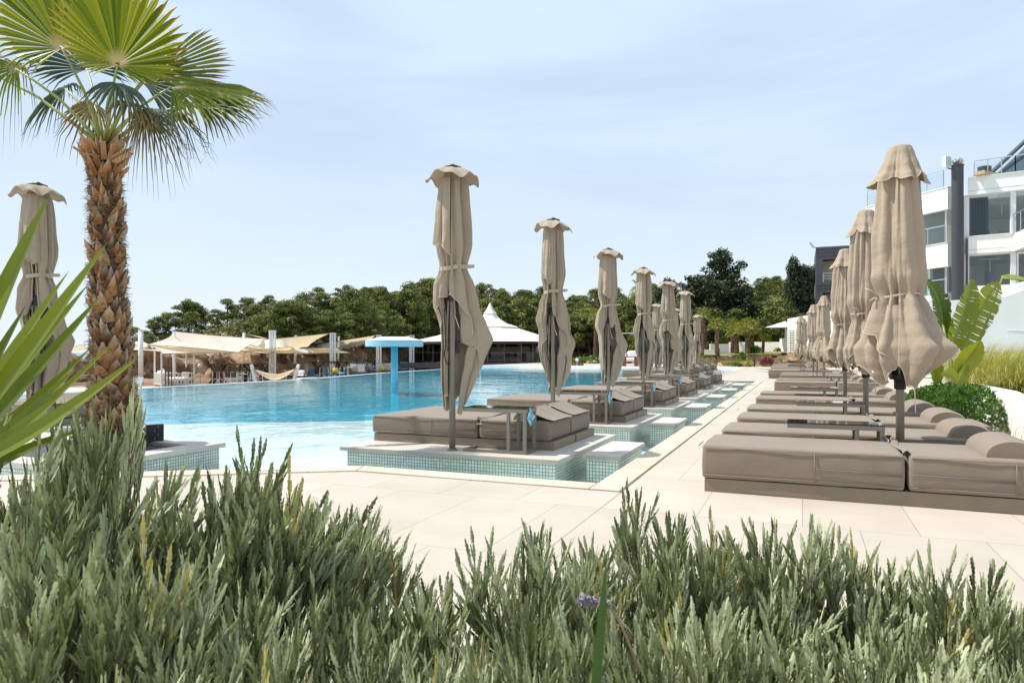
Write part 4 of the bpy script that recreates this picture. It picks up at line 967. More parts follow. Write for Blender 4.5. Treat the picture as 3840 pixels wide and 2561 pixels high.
# lawn and retaining walls
def pz(px, d, z): p = atd(px, HYP, d); p.z = z; return p
lw = MB(); lw.add([pz(2600,54.6,.75), pz(2985,51.6,1.0), pz(2990,58,1.15), pz(2925,62,1.1), pz(2640,66,.95), pz(2560,60,.7)], [(0,1,2,3,4,5)]); lw.add([pz(2700,52.6,.32), pz(2960,50.5,.34), pz(2960,51.8,.36), pz(2700,54.0,.36)], [(0,1,2,3)])
tag(lw.build('lawn', M['lawn']), None, None, kind='structure')
def swall(pts, z0, tops, th, lab, name='stone_wall', mat='stone'):
    mb = MB(); t_ = Vector((0,0,1)); P = [pz(px, d, 0) for px, d in pts]; n = 14
    for i, (a, b) in enumerate(zip(P[:-1], P[1:])):
        m_ = (b-a).normalized(); nn = Vector((-m_.y, m_.x, 0))*th
        for k in range(n):
            p, q = a.lerp(b, k/n), a.lerp(b, (k+1)/n); h0 = tops[i]+(tops[i+1]-tops[i])*k/n + .03*math.sin(k*2.3+i); 
            mb.add([p+t_*z0, q+t_*z0, q+t_*h0, p+t_*h0, p+nn+t_*z0, q+nn+t_*z0, q+nn+t_*h0, p+nn+t_*h0], [(0,1,2,3),(3,2,6,7),(5,4,7,6)] + ([(0,3,7,4)] if k == 0 else []) + ([(1,5,6,2)] if k == n-1 else []))
    tag(mb.build(name, M[mat]), lab, 'wall')
swall([(2560,56.5),(2720,54.5),(2850,53),(2985,51.5)], -.1, [.65,.72,.92,1.05], .4, 'taller ochre stone retaining wall below the lawn')
swall([(2690,53.2),(2800,51.8),(2905,50.6)], -.1, [.24,.28,.32], .35, 'low ochre stone edging wall at the end of the path')
for i, (px, d) in enumerate(((2876-35,52.2),(2940,51.4))):
    p = pz(px+(62 if i==0 else 0), 51.9 if i==0 else 51.35, .62+.2*i); o = MB().box(-.18,.18,-.03,.05,0,.2).build('wall_recess_light', M['black']); o.location = p; o.rotation_euler = (0,0,R(15)); tag(o, ['square dark recessed light in the ochre wall, left of two','square dark recessed light in the ochre wall, right of two'][i], 'light')
tag(rock(pz(3010,50.5,.1), 1.1, (2.2,1,.75), 2.2), 'big ochre boulder at the end of the stone wall behind the right parasols', 'rock')
fp = thing('fence_gate_post', pz(2829,50.8,0), 0, 'slim grey gate post with wire panel in front of the stone wall', 'post')
MB().box(-.06,.06,-.06,.06,0,1.0).build('post', M['grey'], fp); mb = MB()
for k in range(5): mb.bar((-.4,0,.15+.19*k),(.4,0,.15+.19*k), .015)
mb.bar((-.4,0,.05),(-.4,0,.95),.03); mb.bar((.4,0,.05),(.4,0,.95),.03); mb.build('wire_panel', M['grey'], fp)
# white cantilever umbrella far away
wu = thing('open_parasol', pz(2945,60,1.0), 0, 'open white parasol by the far white wall end', 'parasol')
MB().lathe([(.04,0),(.04,2.5)], 10).build('pole', M['white'], wu); mb = MB(); v = [(0,0,2.75)]+[(1.25*math.cos(2*math.pi*k/8-.2)-.5, 1.25*math.sin(2*math.pi*k/8-.2), 2.2) for k in range(8)]; mb.add(v, [(0,1+k,1+(k+1)%8) for k in range(8)]); mb.build('canopy', M['cushion'], wu)
mb = MB(); mb.lathe([(.05,.2),(.16,.6),(.14,2.3),(.05,2.5)], 10, (.1,-.1,0)); mb.build('hanging_cover', M['cushion'], wu)

# planter box with palm (left)
pb = thing('palm_planter', (0,0,0), 0, 'mosaic-sided stone planter holding the big palm', 'planter')
mb = MB(); X0, X1, Y0, Y1 = -8.25, -6.14, 4.25, 6.13; c0 = .28
mb.box(X0,X1,Y0,Y0+c0,-.045,.006); mb.box(X0,X1,Y1-c0,Y1,-.045,.006); mb.box(X0,X0+c0,Y0+c0+.001,Y1-c0-.001,-.045,.005); mb.box(X1-c0,X1,Y0+c0+.001,Y1-c0-.001,-.045,.005); mb.build('coping', M['slab'], pb, bevel=.004)
MB().box(X0+.05,X1-.05,Y0+.05,Y1-.05,-.36,-.0455).build('mosaic_side', M['mosaic'], pb)
gb_ = MB(); gb_.grid(lambda a,b: (X0+c0+(X1-X0-2*c0)*a, Y0+c0+(Y1-Y0-2*c0)*b, -.03+.02*mnoise.noise(Vector((a*30,b*30,0)))), 50, 50); gb_.build('gravel_bed', M['gravel'], pb, smooth=False)
fd = thing('garden_floodlight', at(572,1655,.0), R(-25), 'black garden floodlight on the gravel beside the palm base', 'floodlight')
MB().box(-.085,.02,-.07,.09,.02,.17).build('gear_box', M['black'], fd, bevel=.006); h = MB(); h.box(.021,.075,-.085,.105,.0,.205); h = h.build('lamp_housing', M['black'], fd, bevel=.006)
mb = MB()
for k in range(4): mb.sphere((.078,.0+.04*(k%2),.04+.045*k), .006, 4)
mb.build('screws', M['steel'], h)
c = MB(); c.tube([(-.08,0,.03),(-.2,-.1,.02),(-.38,-.06,.01),(-.45,.12,.03),(-.3,.2,.06)], .008, 6); c.build('cable', M['white'], fd, smooth=True)
dm = at(990,1760,.016); o = MB().box(-.16,.16,-.05,.05,0,.004).build('depth_marker', M['white']); o.location = dm; o.rotation_euler = (0,0,math.atan2(.9,1.43)); tag(o, 'small pale tile inset in the pool coping near the palm planter', 'tile')

# ================================================================== VEGETATION
def leaf_quads(mb, c, nrm, d, L, W_, r, fold=0):
    c = Vector(c); d = d.normalized(); s = d.cross(nrm).normalized()
    mb.add([c, c+d*L*.5+s*W_*.5, c+d*L, c+d*L*.5-s*W_*.5], [(0,1,2,3)], r)
def rvec(g):
    while True:
        v = Vector((g.uniform(-1,1), g.uniform(-1,1), g.uniform(-1,1)))
        if .05 < v.length < 1: return v.normalized()
def clump(mb, c, rad, n, size, g, base, sc=(1,1,.6), elong=1.0, upb=.3):
    for _ in range(n):
        v = rvec(g); p = Vector(c) + Vector((v.x*sc[0], v.y*sc[1], v.z*sc[2])) * rad * g.uniform(.45, 1.0)**.6
        nr = (v + rvec(g)*.8 + Vector((0,0,upb))).normalized(); d = nr.cross(rvec(g)); 
        if d.length < .1: continue
        leaf_quads(mb, p, nr, d, size*g.uniform(.7,1.3)*elong, size*g.uniform(.6,1.1), max(0, min(1, base + g.uniform(-.22,.22))))
def make_tree(name, h, kind, seed, mat):
    g = random.Random(seed); t = thing(name, (0,0,0), 0, '', 'tree'); tr = MB(); cr = MB()
    if kind == 'pine':        # umbrella-ish mediterranean pine
        lean = Vector((g.uniform(-.12,.12), g.uniform(-.1,.1), 1)); top = lean*h*.88
        pts = [Vector((0,0,-.8))] + [lean*h*k + Vector((math.sin(k*5+seed)*.12, math.cos(k*4+seed)*.12, 0)) for k in (.15,.35,.55,.75,.88)]
        tr.tube(pts, [.2,.17,.14,.11,.08,.04], 7)
        nl = 15
        for i in range(nl):
            k = g.uniform(.24,.92); a = g.uniform(0,6.28); ln = h*.40*(1.12-k)**.6*g.uniform(.6,1.15)
            s0 = lean*h*k; e = s0 + Vector((math.cos(a)*ln, math.sin(a)*ln, ln*g.uniform(.15,.55)))
            tr.tube([s0, s0.lerp(e,.5)+Vector((0,0,.1)), e], [.05,.035,.015], 4, cap=False)
            for q in range(5):
                cc = s0.lerp(e, g.uniform(.5,1.12)) + rvec(g)*.35; clump(cr, cc, h*g.uniform(.055,.10), 85, .13, g, g.uniform(.15,.9), (1,1,.50), 2.0)
        for q in range(9): clump(cr, top + Vector((g.uniform(-1,1), g.uniform(-1,1), g.uniform(-.6,.8)))*h*.09, h*.085, 85, .13, g, g.uniform(.35,.95), (1,1,.55), 2.0)  # treetop clumps get lighter needle values, light from above put into the colour
    elif kind == 'bushy':
        tr.tube([(0,0,-.8),(.05,0,h*.3),(0,.1,h*.7)], [.16,.12,.05], 6)
        for q in range(56):
            k = g.random()**.8; a = g.uniform(0,6.28); rr = h*.36*(math.sin(math.pi*min(1,.18+.80*k)))**.7*g.uniform(.35,1.05)
            clump(cr, (math.cos(a)*rr, math.sin(a)*rr, h*(.12+.84*k)), h*g.uniform(.06,.12), 80, .15, g, g.uniform(.1,.9), (1,1,.7), 1.8)
    elif kind == 'conifer':   # broad ragged cypress / cedar
        tr.tube([(0,0,-.5),(0,0,h*.5),(.2,0,h*.95)], [.35,.22,.05], 7)
        for q in range(78):
            k = g.random()**.85; a = g.uniform(0,6.28); ln = h*.36*(1.02-k)**.55*g.uniform(.55,1.22)
            s0 = Vector((0,0,h*(.08+.86*k))); e = s0 + Vector((math.cos(a)*ln, math.sin(a)*ln, ln*g.uniform(.15,.60)))
            if ln > h*.12: tr.tube([s0,e], [.05,.012], 3, cap=False)
            nn = max(3, int(ln/.42))
            for m_ in range(nn):
                f_ = (m_+1)/nn; cc = s0.lerp(e, f_) + rvec(g)*.22; clump(cr, cc, .52*(1.2-.6*f_), 34, .20, g, g.uniform(.1,.8), (1,1,.75), 1.3)
    elif kind == 'cypress':
        tr.tube([(0,0,-.5),(0,0,h*.9)], [.2,.04], 6)
        for q in range(190):
            k = g.random(); a = g.uniform(0,6.28); rr = h*.13*(1-k)**.45*min(1,.35+k*5)*g.uniform(.5,1.15)
            clump(cr, (math.cos(a)*rr, math.sin(a)*rr, h*(.03+.95*k)), .42, 42, .19, g, g.uniform(.1,.8), (1,1,1.5), 1.4)
    tr.build('trunk', M['bark'], t, smooth=True); cr.build('crown', M[mat], t)
    return t
PROT = {}
def tree_copy(key, mk, loc, rz, sc, lab, grp):
    if key not in PROT: PROT[key] = [mk(), []]
    return place(PROT[key][0], PROT[key][1], loc, rz, lab, grp, sc)
TREE_POS = []
def pine_at(px, d, hgt, var, lab, kind='pine', grp='pines on the hillside', mat='pine', dz=0):
    z = terr(px, d); p = atd(px, HYP, d); key = (kind, var, mat)
    base_h = 7.0
    wd_ = 1.3 if kind == 'pine' else 1.1
    return tree_copy(key, lambda: make_tree({'pine':'pine_tree','bushy':'evergreen_tree'}[kind], base_h, kind, 31+var*7, mat), (p.x, p.y, z-.2+dz), rng.uniform(0,6.28), (hgt/base_h*wd_, hgt/base_h*wd_, hgt/base_h), lab, grp)
# single trees one can pick out on the skyline: px, top py, distance
SKY = [(505,1262,64,'small round pine at the far left end of the skyline by the big palm','bushy'),(572,1198,72,'slim leaning pine left of the white pole top','pine'),(615,1168,72,'tallest of the two slim pines at the left skyline','pine'),
       (705,1130,76,'lone pine with bare trunk above the white sail peak','pine'),(742,1126,76,'pine with forked trunk just right of the lone skyline pine','pine'),(848,1120,80,'spreading pine on the bare earth crest','pine'),(925,1112,84,'round-topped pine right of the bare earth crest','pine'),
       (978,1150,84,'low bushy pine mid-left on the skyline','bushy'),(1090,1146,88,'low grey-green tree on the skyline centre left','bushy'),(1200,1078,92,'big isolated umbrella pine on the skyline','pine'),(1290,1066,94,'feathery tall pine right of the umbrella pine','pine'),
       (1360,1118,94,'rounded dark pine behind the feathery one','bushy'),(1448,1088,96,'thin pine left of the wood above the aqua shower canopy','pine'),(1535,1064,96,'pointed pine above the aqua shower canopy','bushy'),(1610,1060,92,'tall dense pine touching the largest left parasol','pine'),
       (1565,1098,90,'broad green pine behind the aqua canopy','bushy'),(1830,1066,104,'dense round pine above the pavilion finial','bushy'),(1875,1082,106,'pine on the right shoulder of the pavilion finial','pine'),(1930,1110,106,'loose pine filling the dip right of the finial','pine'),
       (1985,1108,104,'feathered pine left of the second parasol','pine'),(2050,1112,100,'pine behind the second parasol of the left row','pine'),(2170,1108,100,'pine right of the second left parasol','pine'),(2210,1128,98,'slender pine between second and third left parasols','bushy'),
       (2320,1112,100,'pine behind the third left parasol','pine'),(2395,1085,100,'dark pine between third and fourth left parasols','bushy')]
for i, (px, ty, d, lab, kd) in enumerate(SKY):
    z = terr(px, d); h = EYE + (HYP-ty)/F*d - z + .2; pine_at(px, d, max(3.0, h*1.0), i % (4 if kd == 'pine' else 3), lab, kd)
# the wood below them
SKYL = [(500,1310),(560,1290),(700,1232),(800,1195),(870,1155),(1000,1165),(1100,1155),(1180,1155),(1300,1140),(1400,1135),(1500,1125),(1600,1100),(1700,1095),(1800,1092),(1900,1125),(1960,1150),(2000,1125),(2200,1145),(2300,1135),(2450,1120),(2600,1105),(2700,1075),(2800,1065),(2900,1025),(3060,990),(3300,960)]
k = 0; Q = []
for px in range(560, 2760, 34):
    fd, rdg = foot_d(px), ridge_d(px)
    nrow = 2 if px < 1000 else 5
    for j in range(nrow):
        d = fd + (rdg-fd)*((j+.2+rng.random()*.7)/nrow)
        if px < 900 and (j == 0 or rng.random() < .35): continue
        if px > 2560 and d > 130: pass
        Q.append((px+rng.uniform(-22,22), d))
for i, (px, d) in enumerate(Q):
    kd = 'bushy' if rng.random() < .62 else 'pine'
    h = rng.uniform(3.4,6.0) * (1 if px < 1500 else 1.15)
    if px < 1000: h *= .7
    z = terr(px, d); hm = EYE + (HYP - itp(px, SKYL) - rng.choice((-58,-30,-6,12,30,52)))/F*d - z + .2
    h = min(h*1.2, hm)
    if h < 1.3: continue
    zone = ['bare earth crest','large white sail','bar table','hammock ladder post','blue-framed chairs','aqua mushroom','largest left parasol','pavilion spire','second left parasol','third left parasol','fourth left parasol','garden palms'][min(11, int((px-540)/185))]
    row = ['low on the slope','halfway up the slope','near the skyline'][min(2, int(3*(d-foot_d(px))/(ridge_d(px)-foot_d(px))))]
    pine_at(px, d, h, i % (3 if kd == 'bushy' else 4), '%s %s, in the wood behind the %s' % ('rounded evergreen' if kd == 'bushy' else 'spreading pine', row, zone), kd, 'evergreens massed in the wood behind the %s' % zone)
for i in range(64):
    px = rng.uniform(2680, 3300); d = rng.uniform(92, 168); z = terr(px, d)
    h = min(rng.uniform(4.0,6.5), EYE + (HYP - itp(px, SKYL) - rng.uniform(-8, 20))/F*d - z + .2)
    if h < 1.5: continue
    pine_at(px, d, h, i % 3, 'evergreen %s the right-hand hill %s' % ('low on' if d < 115 else ('halfway up' if d < 142 else 'near the top of'), 'left of the pointed cypress' if px < 2970 else 'around the grey annex'), 'bushy', 'evergreens on the right-hand hill')
# undergrowth
g = random.Random(5); sc_ = MB()
for i in range(1500):
    px = g.uniform(480, 2760); fd, rdg = foot_d(px), ridge_d(px); d = g.uniform(fd-2 if px > 1250 else fd+4, rdg+2); p = atd(px, HYP, d)
    if px < 1250 and d < fd + 7 and g.random() < .55: continue
    clump(sc_, (p.x, p.y, terr(px, d)+.25), g.uniform(.4,1.1), 26, .24, g, g.uniform(.1,.9), (1,1,.7), 1.2)
for i in range(500):
    px = g.uniform(2620, 3300); d = g.uniform(86, 170); p = atd(px, HYP, d)
    clump(sc_, (p.x, p.y, terr(px, d)+.3), g.uniform(.7,1.6), 26, .34, g, g.uniform(.1,.9), (1,1,.7), 1.2)
tag(sc_.build('undergrowth', M['scrub']), 'low scrub and bushes covering the hillside', 'scrub', kind='stuff')
# large dark conifers and cypresses
def bigtree(px, top, d, kind, mat, lab, var, base_h=11.0, sx=1, zb=0.3, name='conifer_tree'):
    p = atd(px, HYP, d); h = EYE + (HYP-top)/F*d - zb; key = (kind, var, mat)
    s_ = h/base_h
    return tree_copy(key, lambda: make_tree(name, base_h, kind, 77+var, mat), (p.x, p.y, zb), rng.uniform(0,6.28), (s_*sx, s_*sx, s_), lab, None)
bigtree(2705, 925, 74, 'conifer', 'darkconifer', 'tallest dark ragged conifer above the palms', 0, sx=1.12)
bigtree(2608, 1020, 76, 'conifer', 'darkconifer', 'dark conifer standing left of the tallest one', 1)
bigtree(2500, 1035, 78, 'conifer', 'darkconifer', 'dark conifer behind the fourth and fifth left parasols', 0)
bigtree(2790, 1090, 74, 'conifer', 'darkconifer', 'lower dark conifer leaning out right of the tallest one', 1, sx=1.1)
bigtree(2977, 968, 84, 'cypress', 'darkconifer', 'tall pointed dark cypress left of the grey annex', 0, name='cypress_tree')
bigtree(3010, 1000, 86, 'cypress', 'darkconifer', 'shorter dark cypress right beside the pointed one', 1, name='cypress_tree', sx=1.2)
bigtree(3042, 1005, 88, 'cypress', 'darkconifer', 'dark cypress touching the corner of the grey annex', 0, name='cypress_tree', sx=1.2)
for i, (px, top, d) in enumerate(((2838,1130,72),(2892,1150,70),(2760,1160,70),(2650,1150,70),(2560,1120,72),(2440,1150,70),(2920,1120,76))):
    bigtree(px, top, d, 'bushy', 'pine', ['yellow-green bushy pine behind the clump of palms','low bushy pine behind the rightmost small palm','bushy evergreen between the left garden palms','dark evergreen shade tree behind the slender garden palm','evergreen behind the fifth left parasol','evergreen behind the third and fourth left parasols','bushy tree at the foot of the pointed cypress'][i], 0 if i % 2 else 1, 7.0, 1.25, name='evergreen_tree')

# ---- fan palms
def fan(mb, hub, ax, up, rad, n=34, spread=R(165), droop=.15, split=.55, seed=0, wid=None, curl=0, tip_drop=.35, ell=.34):
    """fan leaf: axis ax, leaf-plane second axis built from 'up' (leaf normal)"""
    g = random.Random(seed); hub = Vector(hub); ax = Vector(ax).normalized(); nm = (Vector(up) - ax*Vector(up).dot(ax)).normalized(); sd = ax.cross(nm)
    segs = 9
    for i in range(n):
        th = spread*(i/(n-1)-.5)*2*.5*1.0*2/2; th = -spread/2*1.0 + spread*i/(n-1)
        ln = rad*(ell+(1-ell)*max(0,math.cos(th*.5))**2.5)*g.uniform(.94,1.03); dth = spread/(n-1)*.52
        r_ = g.uniform(.15,.9) if i % 2 else g.uniform(.3,1)
        rows = []; us = []
        for s_ in range(segs+1):
            q = s_/segs; r0 = ln*(.03+.97*q); 
            w_ = r0*math.tan(dth) if q < split else ln*(.03+.97*split)*math.tan(dth)*(1-((q-split)/(1-split))**1.3*.96)
            dr = -droop*rad*q*q - (tip_drop*rad*max(0,q-split)**1.7*g.uniform(.6,1.6) if q > split else 0)
            c_ = hub + (ax*math.cos(th)+sd*math.sin(th))*r0 + nm*(curl*rad*math.sin(abs(th))*q + (.008 if i%2 else -.008)*rad*min(1,q*2))
            c_.z += dr
            tdir = (-ax*math.sin(th)+sd*math.cos(th))
            rows += [c_ - tdir*w_ - nm*w_*.55, c_ + nm*w_*.45, c_ + tdir*w_ - nm*w_*.55]; us += [q]*3
        f = []
        for s_ in range(segs):
            a = s_*3; f += [(a,a+3,a+4,a+1),(a+1,a+4,a+5,a+2)]
        mb.add(rows, f, r_, us)
def v2w(x, y, d): return atd(x/.6122, y/.6122, d)
palm = thing('fan_palm', at(430,1668,0), 0, 'large fan palm with shaggy orange-brown trunk in the left foreground planter', 'palm tree')
p0 = Vector(palm.location); d0 = 7.75
gp = random.Random(3)
base_ = v2w(262,1018,d0)-p0; base_.z = -.05
ctr = [base_, v2w(258,900,d0)-p0, v2w(250,700,d0)-p0, v2w(243,500,d0)-p0, v2w(240,330,d0)-p0]
rad_ = [.26,.18,.145,.126,.105]
def trunk_at(t):
    x = t*4; i = min(3, int(x)); q = x-i; return ctr[i].lerp(ctr[i+1], q), rad_[i]+(rad_[i+1]-rad_[i])*q
tk = MB(); tk.tube([trunk_at(k/24)[0] for k in range(25)], [trunk_at(k/24)[1]*(.92+.05*math.sin(k*3)) for k in range(25)], 20); tk.build('trunk', M['bark'], palm, smooth=True)
bt = MB(); fb = MB(); row = 0; t = .10
while t < 1.0:
    c_, r_ = trunk_at(t); nb = 9
    for k_ in range(nb):
        a = 2*math.pi*(k_+.5*(row % 2))/nb + gp.uniform(-.3,.3); o_ = Vector((math.cos(a), math.sin(a), 0)); tg = Vector((-math.sin(a), math.cos(a), 0))
        w_ = r_*.50*gp.uniform(.65,1.1); hgt = .155*gp.uniform(.7,1.3); tilt = gp.uniform(.015,.085) + (.10 if t > .9 else 0); col = gp.random() if t > .3 else gp.random()*.75+.05
        if t > .86: col = gp.uniform(.35,.75)
        sw_ = gp.choice((-1,1))*gp.uniform(.1,.5)*w_
        b0 = c_ + Vector((0,0,gp.uniform(-.05,.05))) + o_*r_*.88; up_ = Vector((0,0,1))
        tw = gp.uniform(.02,.05); v = [b0 - tg*w_ + o_*gp.uniform(-.02,.02), b0 + o_*.03 - up_*.02, b0 + tg*w_+ o_*gp.uniform(-.02,.02),
             b0 - tg*w_*.62 + up_*hgt*.6 + o_*(tilt*.6) + tg*sw_*.5, b0 + up_*hgt*.55 + o_*(tilt*.6+.045) + tg*sw_*.5, b0 + tg*w_*.62 + up_*hgt*.6 + o_*(tilt*.6) + tg*sw_*.5,
             b0 - tg*w_*.12 + up_*hgt*gp.uniform(.85,1.05) + o_*tilt + tg*sw_, b0 + up_*hgt*gp.uniform(1.0,1.25) + o_*(tilt+.02) + tg*sw_, b0 + tg*w_*.16 + up_*hgt*gp.uniform(.75,1.1) + o_*tilt + tg*sw_,
             b0 + up_*hgt*.5 + o_*(tilt*.5-.03)]
        bt.add(v, [(0,1,4,3),(1,2,5,4),(3,4,7,6),(4,5,8,7),(0,3,9),(3,6,9),(2,9,5),(5,9,8),(6,7,9),(7,8,9)], col, [0,0,0,.5,.45,.5,1,1,1,.3])
        for q in range(22):
            a2 = a+gp.uniform(-.4,.4); s0 = c_ + Vector((math.cos(a2), math.sin(a2), 0))*r_*1.0 + up_*gp.uniform(-.05,.12); dd = (Vector((math.cos(a2), math.sin(a2), gp.uniform(-.9,1.1)))*.5 + tg*gp.uniform(-1,1)).normalized()*gp.uniform(.05,.14)
            fb.add([s0-up_*.002, s0+dd*.5+up_*.004+o_*.012, s0+dd, s0+dd*.5-up_*.001+o_*.008], [(0,1,2,3)], gp.random())
    t += .025; row += 1
bt.build('leaf_bases', M['boot'], palm)
for i in range(2600):   # shaggy fibre skirt at the foot
    t = gp.random()**1.6*.24; c_, r_ = trunk_at(t); a = gp.uniform(0,6.28); k_ = 1.0+.22*(1-t/.24)
    s0 = c_ + Vector((math.cos(a), math.sin(a), 0))*r_*k_; dd = Vector((math.cos(a)*.35+gp.uniform(-.5,.5), math.sin(a)*.35+gp.uniform(-.5,.5), gp.uniform(-1.1,.35)))*gp.uniform(.05,.13)
    w_ = .0045; fb.add([s0+Vector((0,0,w_)), s0+dd*.5+Vector((w_,w_,.006)), s0+dd, s0+dd*.5-Vector((w_,w_,0))], [(0,1,2,3)], gp.random()*.8)
fb.build('trunk_fibre', M['fibre'], palm)
crown = ctr[4] + Vector((0,0,-.05))
tocam = Vector((-p0.x, -p0.y, 0)).normalized(); rt = Vector((cY, sY, 0)); UP = Vector((0,0,1))
def frond(hubxy, dd, axr, axu, axc, rad, mat, seed, n=34, spread=165, nu=None, droop=.12, split=.6, tipd=.35, thick=.016, curl=0, ell=.34):
    hub = v2w(hubxy[0], hubxy[1], d0+dd) - p0
    ax = rt*axr + UP*axu + tocam*axc; nm = nu if nu is not None else tocam
    st_ = MB(); mid = crown.lerp(hub, .5) + Vector((0,0,.10)); st_.tube([crown + (hub-crown)*.02, crown.lerp(hub,.25)+Vector((0,0,.06)), mid, crown.lerp(hub,.8)+Vector((0,0,.05)), hub], [thick*1.9,thick*1.3,thick,thick*.8,thick*.6], 7)
    so = st_.build('petiole', M['petiole'], palm, smooth=True)
    m_ = MB(); fan(m_, hub, ax, nm, rad, n, R(spread), droop, split, seed, curl=curl, tip_drop=tipd, ell=ell); m_.build('frond', M[mat], palm)
frond((142,112), -.15, -.40, 1, .15, 1.05, 'fan', 1, 42, 225, tocam+UP*.15, .05, .66, .45, ell=.2)
frond((270,150), -.35, .12, 1, .05, 1.05, 'fan', 2, 46, 250, tocam+UP*.05, .0, .72, .2, ell=.12)
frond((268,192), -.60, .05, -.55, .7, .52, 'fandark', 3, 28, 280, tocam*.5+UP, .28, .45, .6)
frond((340,170), .1, 1, .24, -.1, .98, 'fan', 4, 30, 84, tocam+UP*.5, .0, .75, .3)
frond((395,200), -.05, 1, -.12, .25, 1.18, 'fan', 5, 36, 110, tocam*.7+UP*.8, .14, .6, .5)
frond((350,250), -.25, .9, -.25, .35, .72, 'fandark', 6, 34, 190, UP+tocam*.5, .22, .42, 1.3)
frond((330,262), -.3, .7, -.7, .3, .60, 'fandry', 7, 32, 170, UP*.5+tocam, .30, .35, .9)
frond((38,160), 0, -.9, .3, .3, .55, 'fan', 8, 30, 260, UP*.6+tocam, .40, .40, 1.5)
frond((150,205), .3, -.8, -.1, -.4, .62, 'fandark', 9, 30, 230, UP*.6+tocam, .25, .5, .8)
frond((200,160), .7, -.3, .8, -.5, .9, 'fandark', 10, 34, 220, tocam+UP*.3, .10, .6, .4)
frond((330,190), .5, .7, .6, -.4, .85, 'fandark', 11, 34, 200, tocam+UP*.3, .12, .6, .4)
frond((300,235), -.45, .5, -.4, .8, .50, 'fandry', 12, 26, 240, UP, .30, .4, .9)
frond((215,240), .2, -.6, -.5, .5, .48, 'fandry', 13, 24, 230, UP+tocam, .25, .4, .9)
frond((-60,150), .3, -.9, .5, 0, .8, 'fan', 14, 30, 200, tocam+UP*.4, .12, .6, .4)
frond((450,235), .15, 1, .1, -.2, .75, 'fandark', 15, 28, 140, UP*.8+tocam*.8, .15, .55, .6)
stb = MB()
for (x0,y0,x1,y1,w_) in ((225,375,168,338,.05),(230,360,182,352,.06),(262,372,300,352,.06),(255,365,290,345,.05),(228,350,205,318,.05),(262,350,282,322,.04),(240,365,236,325,.055),(250,370,262,332,.05)):
    a, b = v2w(x0,y0,d0-.12)-p0, v2w(x1,y1,d0-.22)-p0; stb.bar(a, b, w_, .02, gp.uniform(.4,.8))
stb.build('cut_leaf_stubs', M['boot'], palm)

def make_small_palm(h, tr_r, nf, fr, seed, mat, name='garden_palm', shaggy=True):
    g = random.Random(seed); t = thing(name, (0,0,0), 0, '', 'palm tree')
    tk = MB(); pts = []; rr = []
    for k_ in range(15): q = k_/14; pts.append((math.sin(q*2+seed)*.08, math.cos(q*1.5)*.05, -.3+q*(h+.3))); rr.append(tr_r*(1.15-.3*q)*(1+.10*math.sin(k_*2.6)))
    tk.tube(pts, rr, 10)
    b = MB()
    for i in range(int(h*70)):
        q = g.random(); a = g.uniform(0,6.28); r_ = tr_r*(1.12-.3*q); s0 = Vector((math.cos(a)*r_+math.sin(q*2+seed)*.08, math.sin(a)*r_, q*h)); o_ = Vector((math.cos(a), math.sin(a), 0)); tg = Vector((-o_.y,o_.x,0))
        b.add([s0-tg*.05, s0+tg*.05, s0+o_*.06+Vector((0,0,.12))], [(0,1,2)], g.random())
    tk.build('trunk', M['bark'], t, smooth=True); b.build('leaf_bases', M['boot'], t)
    cr = MB(); pe = MB()
    for i in range(nf):
        a = 2.4*i; el = R(72 - 100*(i/nf)); ln = fr*g.uniform(.8,1.1)*.75; d = Vector((math.cos(a)*math.cos(el), math.sin(a)*math.cos(el), math.sin(el)))
        hub = Vector((math.sin(2+seed)*.08,0,h)) + d*ln; hub.z -= .10*ln*(i/nf)
        pe.tube([(math.sin(2+seed)*.08,0,h-.1), hub], [.02,.01], 4)
        fan(cr, hub, d+Vector((0,0,-.12)), Vector((-d.x*.3,-d.y*.3,1)), fr*.62, 15, R(170), .18, .5, i+seed, tip_drop=.5)
    pe.build('petioles', M['petiole'], t); cr.build('crown', M[mat], t); return t
sp1, sp2 = make_small_palm(3.0,.17,24,.62,3,'fan'), make_small_palm(2.2,.22,34,.85,8,'fan')
ua_, ub_ = [], []
def spalm(k_, px, d, zb, top_py, lab, sc=1):
    h = EYE + (HYP-top_py)/F*d - zb; base_h = 3.0 if k_ == 0 else 2.2; p = pz(px, d, zb); s_ = h/base_h
    place((sp1, sp2)[k_], (ua_, ub_)[k_], p, rng.uniform(0,6), lab, 'fan palms in the far garden', (sc, sc, s_) if abs(s_-sc) > .25 else s_)
spalm(0, 2231, 68, -.05, 1190, 'slender garden palm with pale trunk seen between second and third left parasols', 1.1)
spalm(0, 2405, 60, 0, 1085, 'palm whose crown spreads behind the fourth left parasol', 1.5)
spalm(0, 2636, 64, .7, 1188, 'leaning garden palm half hidden behind the last left parasols', 1.1)
spalm(0, 2692, 55, .2, 1218, 'slender palm with shaggy trunk in front of the ochre stone wall', 1.0)
spalm(1, 2760, 60, 1.0, 1240, 'short leaning palm with blue-green crown on the lawn', .95)
spalm(0, 2745, 64, 1.0, 1215, 'yellow-tipped palm behind the short leaning one', .8)
spalm(1, 2802, 58, 1.0, 1228, 'stout double-trunked palm in the middle of the lawn', 1.15)
spalm(1, 2817, 60, 1.0, 1232, 'second trunk of the stout palm clump on the lawn', 1.0)
spalm(1, 2863, 60, 1.05, 1268, 'smallest low palm on the right of the lawn', .8)

